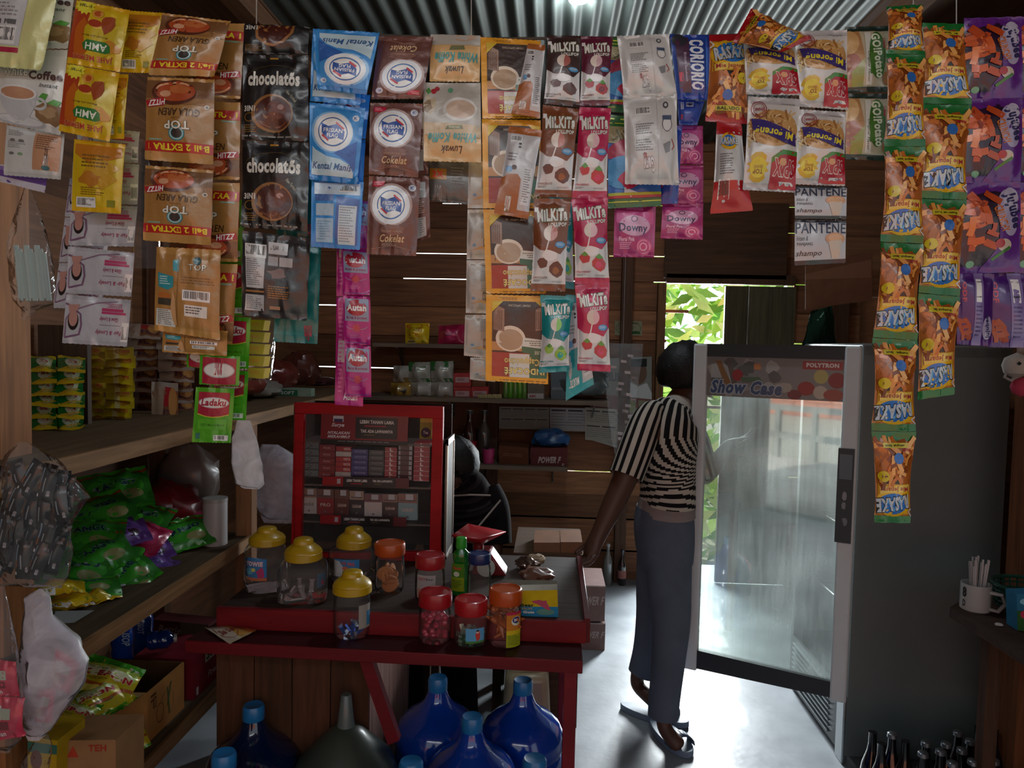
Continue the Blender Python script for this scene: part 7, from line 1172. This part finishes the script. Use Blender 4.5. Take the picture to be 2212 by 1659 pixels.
sheet([1328, 693, 1387, 694, 1387, 725, 1328, 724], [('R', 0, 0, 1, 1, '#7c7a60'), ('O', .5, .5, .47, .42, .02, '#4a4c34'), ('T', 'CANDY RUMBIA', .12, .08, .88, .2, '#3c3c28', {'b': .03}), ('F', .12, .3, .8, .6, 3, '#5a5a44'), ('G', [(.6, .9), (.66, .7), (.72, .85), (.78, .68), (.84, .85), (.9, .72), (.95, .9)], '#2c4c2c')], 'certificate', 'small framed looking certificate pinned on the back wall near the doorway', 'certificate')
sheet([1275, 776, 1408, 770, 1408, 990, 1275, 950], [('R', 0, 0, 1, .55, '#707068'), ('T', 'TERPILIH', .02, .16, .52, .26, '#44484c', {'b': .05}), ('E', .78, .16, .14, .12, '#5c4638'), ('R', .64, .02, .92, .1, '#1c201c'), ('G', [(.5, .36), (.64, .26), (.78, .3), (.92, .26), (1, .36), (1, .42), (.5, .42)], '#a8a8a4'), ('R', 0, .42, 1, .6, '#6a4844'), ('R', .56, .44, .74, .58, '#6c7444'), ('R', .78, .44, .98, .58, '#74705c'), ('R', .05, .45, .3, .57, '#7c6c64'), ('R', 0, .6, 1, 1, '#96948c'), ('T', 'KALENDER 2019', .1, .62, .9, .68, '#3c3c3c', {'b': .04})]+months(3, 2, top=.7), 'wall_calendar', 'wall calendar with a portrait of a man in a black cap', 'calendar', BW-.05)
sheet([1078, 878, 1186, 880, 1186, 928, 1078, 926], [('R', 0, 0, 1, 1, '#8c8880')]+months(4, 2), 'calendar_sheet', 'wide calendar sheet with many small months under the back shelf, left', 'calendar', BW-.05)
sheet([1188, 880, 1264, 882, 1264, 932, 1188, 930], [('R', 0, 0, 1, 1, '#949090')]+months(2, 1), 'calendar_sheet', 'calendar sheet with two larger months under the back shelf, middle', 'calendar', BW-.052)
sheet([1264, 880, 1334, 884, 1334, 956, 1264, 950], [('R', 0, 0, 1, 1, '#989488')]+months(2, 2), 'calendar_sheet', 'lower calendar sheet with four months, right of the other two', 'calendar', BW-.056)
t = thing('candy_card', 'clear hanging card of small wrapped sweets in front of the wall calendar', 'sweets', P(1345, 740, 3.9)); bag('bag_film', '', 3.9, [(742, 1306, 1390), (760, 1308, 1388), (850, 1310, 1376), (950, 1320, 1370), (1005, 1334, 1362)], 'clearbag', parent=t, thick=.012, seed=61)
R = random.Random(6)
for i in range(16): x, y = 1318+R.random()*48, 765+i*12; mb = MB(); mb.slab([x, y, x+12, y+2, x+12, y+7, x, y+6], 3.9, .008, R.choice(['#8a7c78', '#9c8c88', '#6c5c58'])); build(mb, 'sweet', 'foil', t)
mb = MB('#8c8480'); mb.tube([P(1346, 742, 3.9), V((P(1346, 742, 3.9).x, 3.9, RZ))], .001, 5); build(mb, 'string', 'cloth', t)
bottle(1312, 1252, 4.78, 90, 10, '#6a6c68', '#8a8a88', 'clear empty bottle standing by the back wall', z=0); bottle(1343, 1254, 4.78, 78, 9, '#1c1214', '#2c2c2c', 'dark brown bottle with a small label by the back wall', z=0, lab='#8c5c54')
# ---------------------------------------------------------------- right side: table, mug, basket, bottles
TZ = .78; a, b_ = G(2052, 1312, TZ), G(2216, 1412, TZ); c_ = V((b_.x+.5, b_.y+.02, TZ)); d_ = V((b_.x+.5, a.y+.12, TZ)); e_ = V((a.x+.06, a.y+.06, TZ))
t = thing('side_table', 'small dark wooden table at the right edge with chamfered corner', 'table', (b_.x+.2, b_.y+.1, 0))
top = [a, b_, c_, d_, e_]; n = 5; mb = MB(); mb.add(top+[p-V((0, 0, .03)) for p in top], [(0, 1, 2, 3, 4), (9, 8, 7, 6, 5)]+[(k, 5+k, 5+(k+1) % 5, (k+1) % 5) for k in range(5)], '#3c2a22'); build(mb, 'tabletop', 'wood', t)
mb = MB(); mb.tube([a+V((.06, .0, -.045)), b_+V((.05, .0, -.045))], .018, 4, '#5c3828'); build(mb, 'apron', 'wood', t)
for p in ((a.x+.14, a.y+.02), (b_.x+.42, b_.y+.03)): mb = MB(); mb.box((p[0], p[1], .37), (.04, .04, .74), '#4c3426'); build(mb, 'leg', 'woodv', t)
g = G(2114, 1322, TZ)+V((0, .02, 0)); k = g.y/FPX; t = thing('mug', 'white mug with a black number and letters on the right side table', 'mug', g)
mb = MB('#9c9a98'); r = 29*k; h = P(2114, 1260, g.y).z-TZ; mb.lathe([(r*.9, 0), (r, .004), (r, h), (r*.93, h), (r*.92, .008), (0, .008)], g, 36, '#a09e9c'); build(mb, 'mug_body', 'plastic', t)
mb = MB('#a09e9c'); mb.tube([g+V((r*.5, -r*.85, h*.8)), g+V((r*1.1, -r*1.3, h*.78)), g+V((r*1.35, -r*1.3, h*.45)), g+V((r*1.0, -r*1.1, h*.14)), g+V((r*.55, -r*.8, h*.16))], .006, 8); build(mb, 'handle', 'plastic', t)
mb = MB(); art(mb, [('T', '8', .2, .05, .9, .5, '#2c2c2c', {'b': .05}), ('T', 'D', .3, .62, .8, .9, '#2c2c2c', {'b': .03})], cylmap(g, r*1.01, radians(-178), radians(-150), .1*h, .95*h), 30, 70); build(mb, 'printed_mark', 'paper', t)
R = random.Random(5)
for i in range(16):
    aa = R.uniform(0, 2*pi); q = r*.75*math.sqrt(R.random()); bx = g+V((cos(aa)*q*.6, sin(aa)*q*.6, .012)); tx = V((g.x+cos(aa)*q*1.05, g.y+sin(aa)*q*1.05, P(2114, 1202+R.random()*22, g.y).z)); mb = MB(); mb.tube([bx, tx], .0032, 7, '#a8a4a4'); build(mb, 'drinking_straw', 'plastic', None, 'clear wrapped drinking straw standing in the white mug', 'straw', 'straws in the mug')
g = G(2200, 1318, TZ); t = thing('basket', 'dark green plastic mesh basket on the right side table', 'basket', g); mb = MB('#123c30')
for i in range(5): z = .006+i*.016; rr = .085+.012*i/4; mb.tube([g+V((.04+cos(2*pi*k/28)*rr, .02+sin(2*pi*k/28)*rr, z)) for k in range(29)], .003 if i < 4 else .006, 6)
for k in range(28): mb.tube([g+V((.04+cos(2*pi*k/28)*.085, .02+sin(2*pi*k/28)*.085, .003)), g+V((.04+cos(2*pi*k/28)*.097, .02+sin(2*pi*k/28)*.097, .07))], .003, 5)
build(mb, 'mesh_wall', 'plastic', t); mb = MB('#0f3028'); mb.lathe([(.0, .001), (.085, .001), (.085, .004), (0, .004)], g+V((.04, .02, 0)), 28); build(mb, 'basket_base', 'plastic', t)
q = [2196, 1284, 2260, 1282, 2260, 1368, 2198, 1362]; Yb = G(2200, 1364, TZ).y; mb = MB(); mb.slab(q, Yb, .05, '#2c6a8c'); quadart(mb, q, Yb, [('R', 0, .45, 1, 1, '#2c5a2c'), ('E', .3, .55, .2, .12, '#a8344c'), ('E', .4, .2, .3, .1, '#7cb4cc')]); build(mb, 'tissue_box', 'card', None, 'bright blue and green box cut by the right picture edge', 'box')
g = G(2158, 1352, TZ); crumple('paper_scrap', 'tiny white paper scrap on the side table', g, .012, .01, .004, '#a8a4a0', 'paper', 'paper', n=6, s=3)
for i, (x, y, kind) in enumerate(((1886, 1578, 0), (1928, 1584, 1), (1905, 1602, 0), (1957, 1597, 0), (2001, 1602, 1), (1994, 1625, 1), (2044, 1604, 1), (2032, 1620, 1), (2070, 1580, 1), (2096, 1598, 1), (2115, 1568, 0), (2148, 1573, 0), (2078, 1617, 1), (2123, 1619, 1), (2102, 1642, 1), (2058, 1646, 1), (2147, 1640, 1))):
    g = G(x, y, .285); r = .034; p = V((g.x, g.y, 0)); t = thing('beer_bottle', 'dark glass bottle with a silver cap in the crowd beside the fridge' if kind else 'uncapped dark glass bottle in the crowd beside the fridge', 'bottle', p, 'capped dark bottles' if kind else 'uncapped dark bottles')
    mb = MB('#0c0b10'); mb.lathe([(.03, 0), (r, .006), (r, .15), (.030, .175), (.017, .215), (.013, .24), (.013, .278), (.014, .28), (0, .28)], p, 20); build(mb, 'bottle_body', 'water', t)
    if kind: mb = MB('#8c9094'); mb.lathe([(.0165, .272), (.0155, .284), (.012, .287), (0, .287)], p, 18); build(mb, 'cap', 'metal', t)
p = G(2160, 1652, .2); mb = MB(); mb.box((p.x+.08, p.y-.12, .1), (.3, .12, .2), '#6c2444'); build(mb, 'plastic_tray', 'plastic', None, 'dull pink plastic tray at the bottom right corner', 'tray', bevel=.01)
t = thing('plush_toy', 'small white plush toy with a pink ball hanging at the right edge', 'toy', P(2196, 850, 2.0)); p = P(2196, 790, 2.0)
mb = MB(); mb.lathe([(0, -.035), (.028, -.02), (.034, 0), (.028, .02), (0, .035)], p, 20, '#a8a098'); build(mb, 'toy_head', 'cloth', t); mb = MB(); mb.lathe([(0, -.006), (.006, 0), (0, .006)], p+V((-.012, -.03, .006)), 10, '#1c1c1c'); build(mb, 'eye', 'plastic', t)
mb = MB(); mb.lathe([(0, -.026), (.02, -.016), (.026, 0), (.02, .016), (0, .026)], P(2206, 836, 2.0), 18, '#a83c50'); build(mb, 'pompom', 'cloth', t); mb = MB(); mb.tube([P(2176, 800, 2.0), P(2170, 815, 2.0), P(2184, 822, 2.0), P(2198, 812, 2.0)], .004, 6, '#8c8884'); build(mb, 'arm', 'cloth', t)
mb = MB(); mb.tube([p+V((0, 0, .03)), P(2198, 700, 2.0)], .001, 5, '#888'); build(mb, 'string', 'cloth', t)
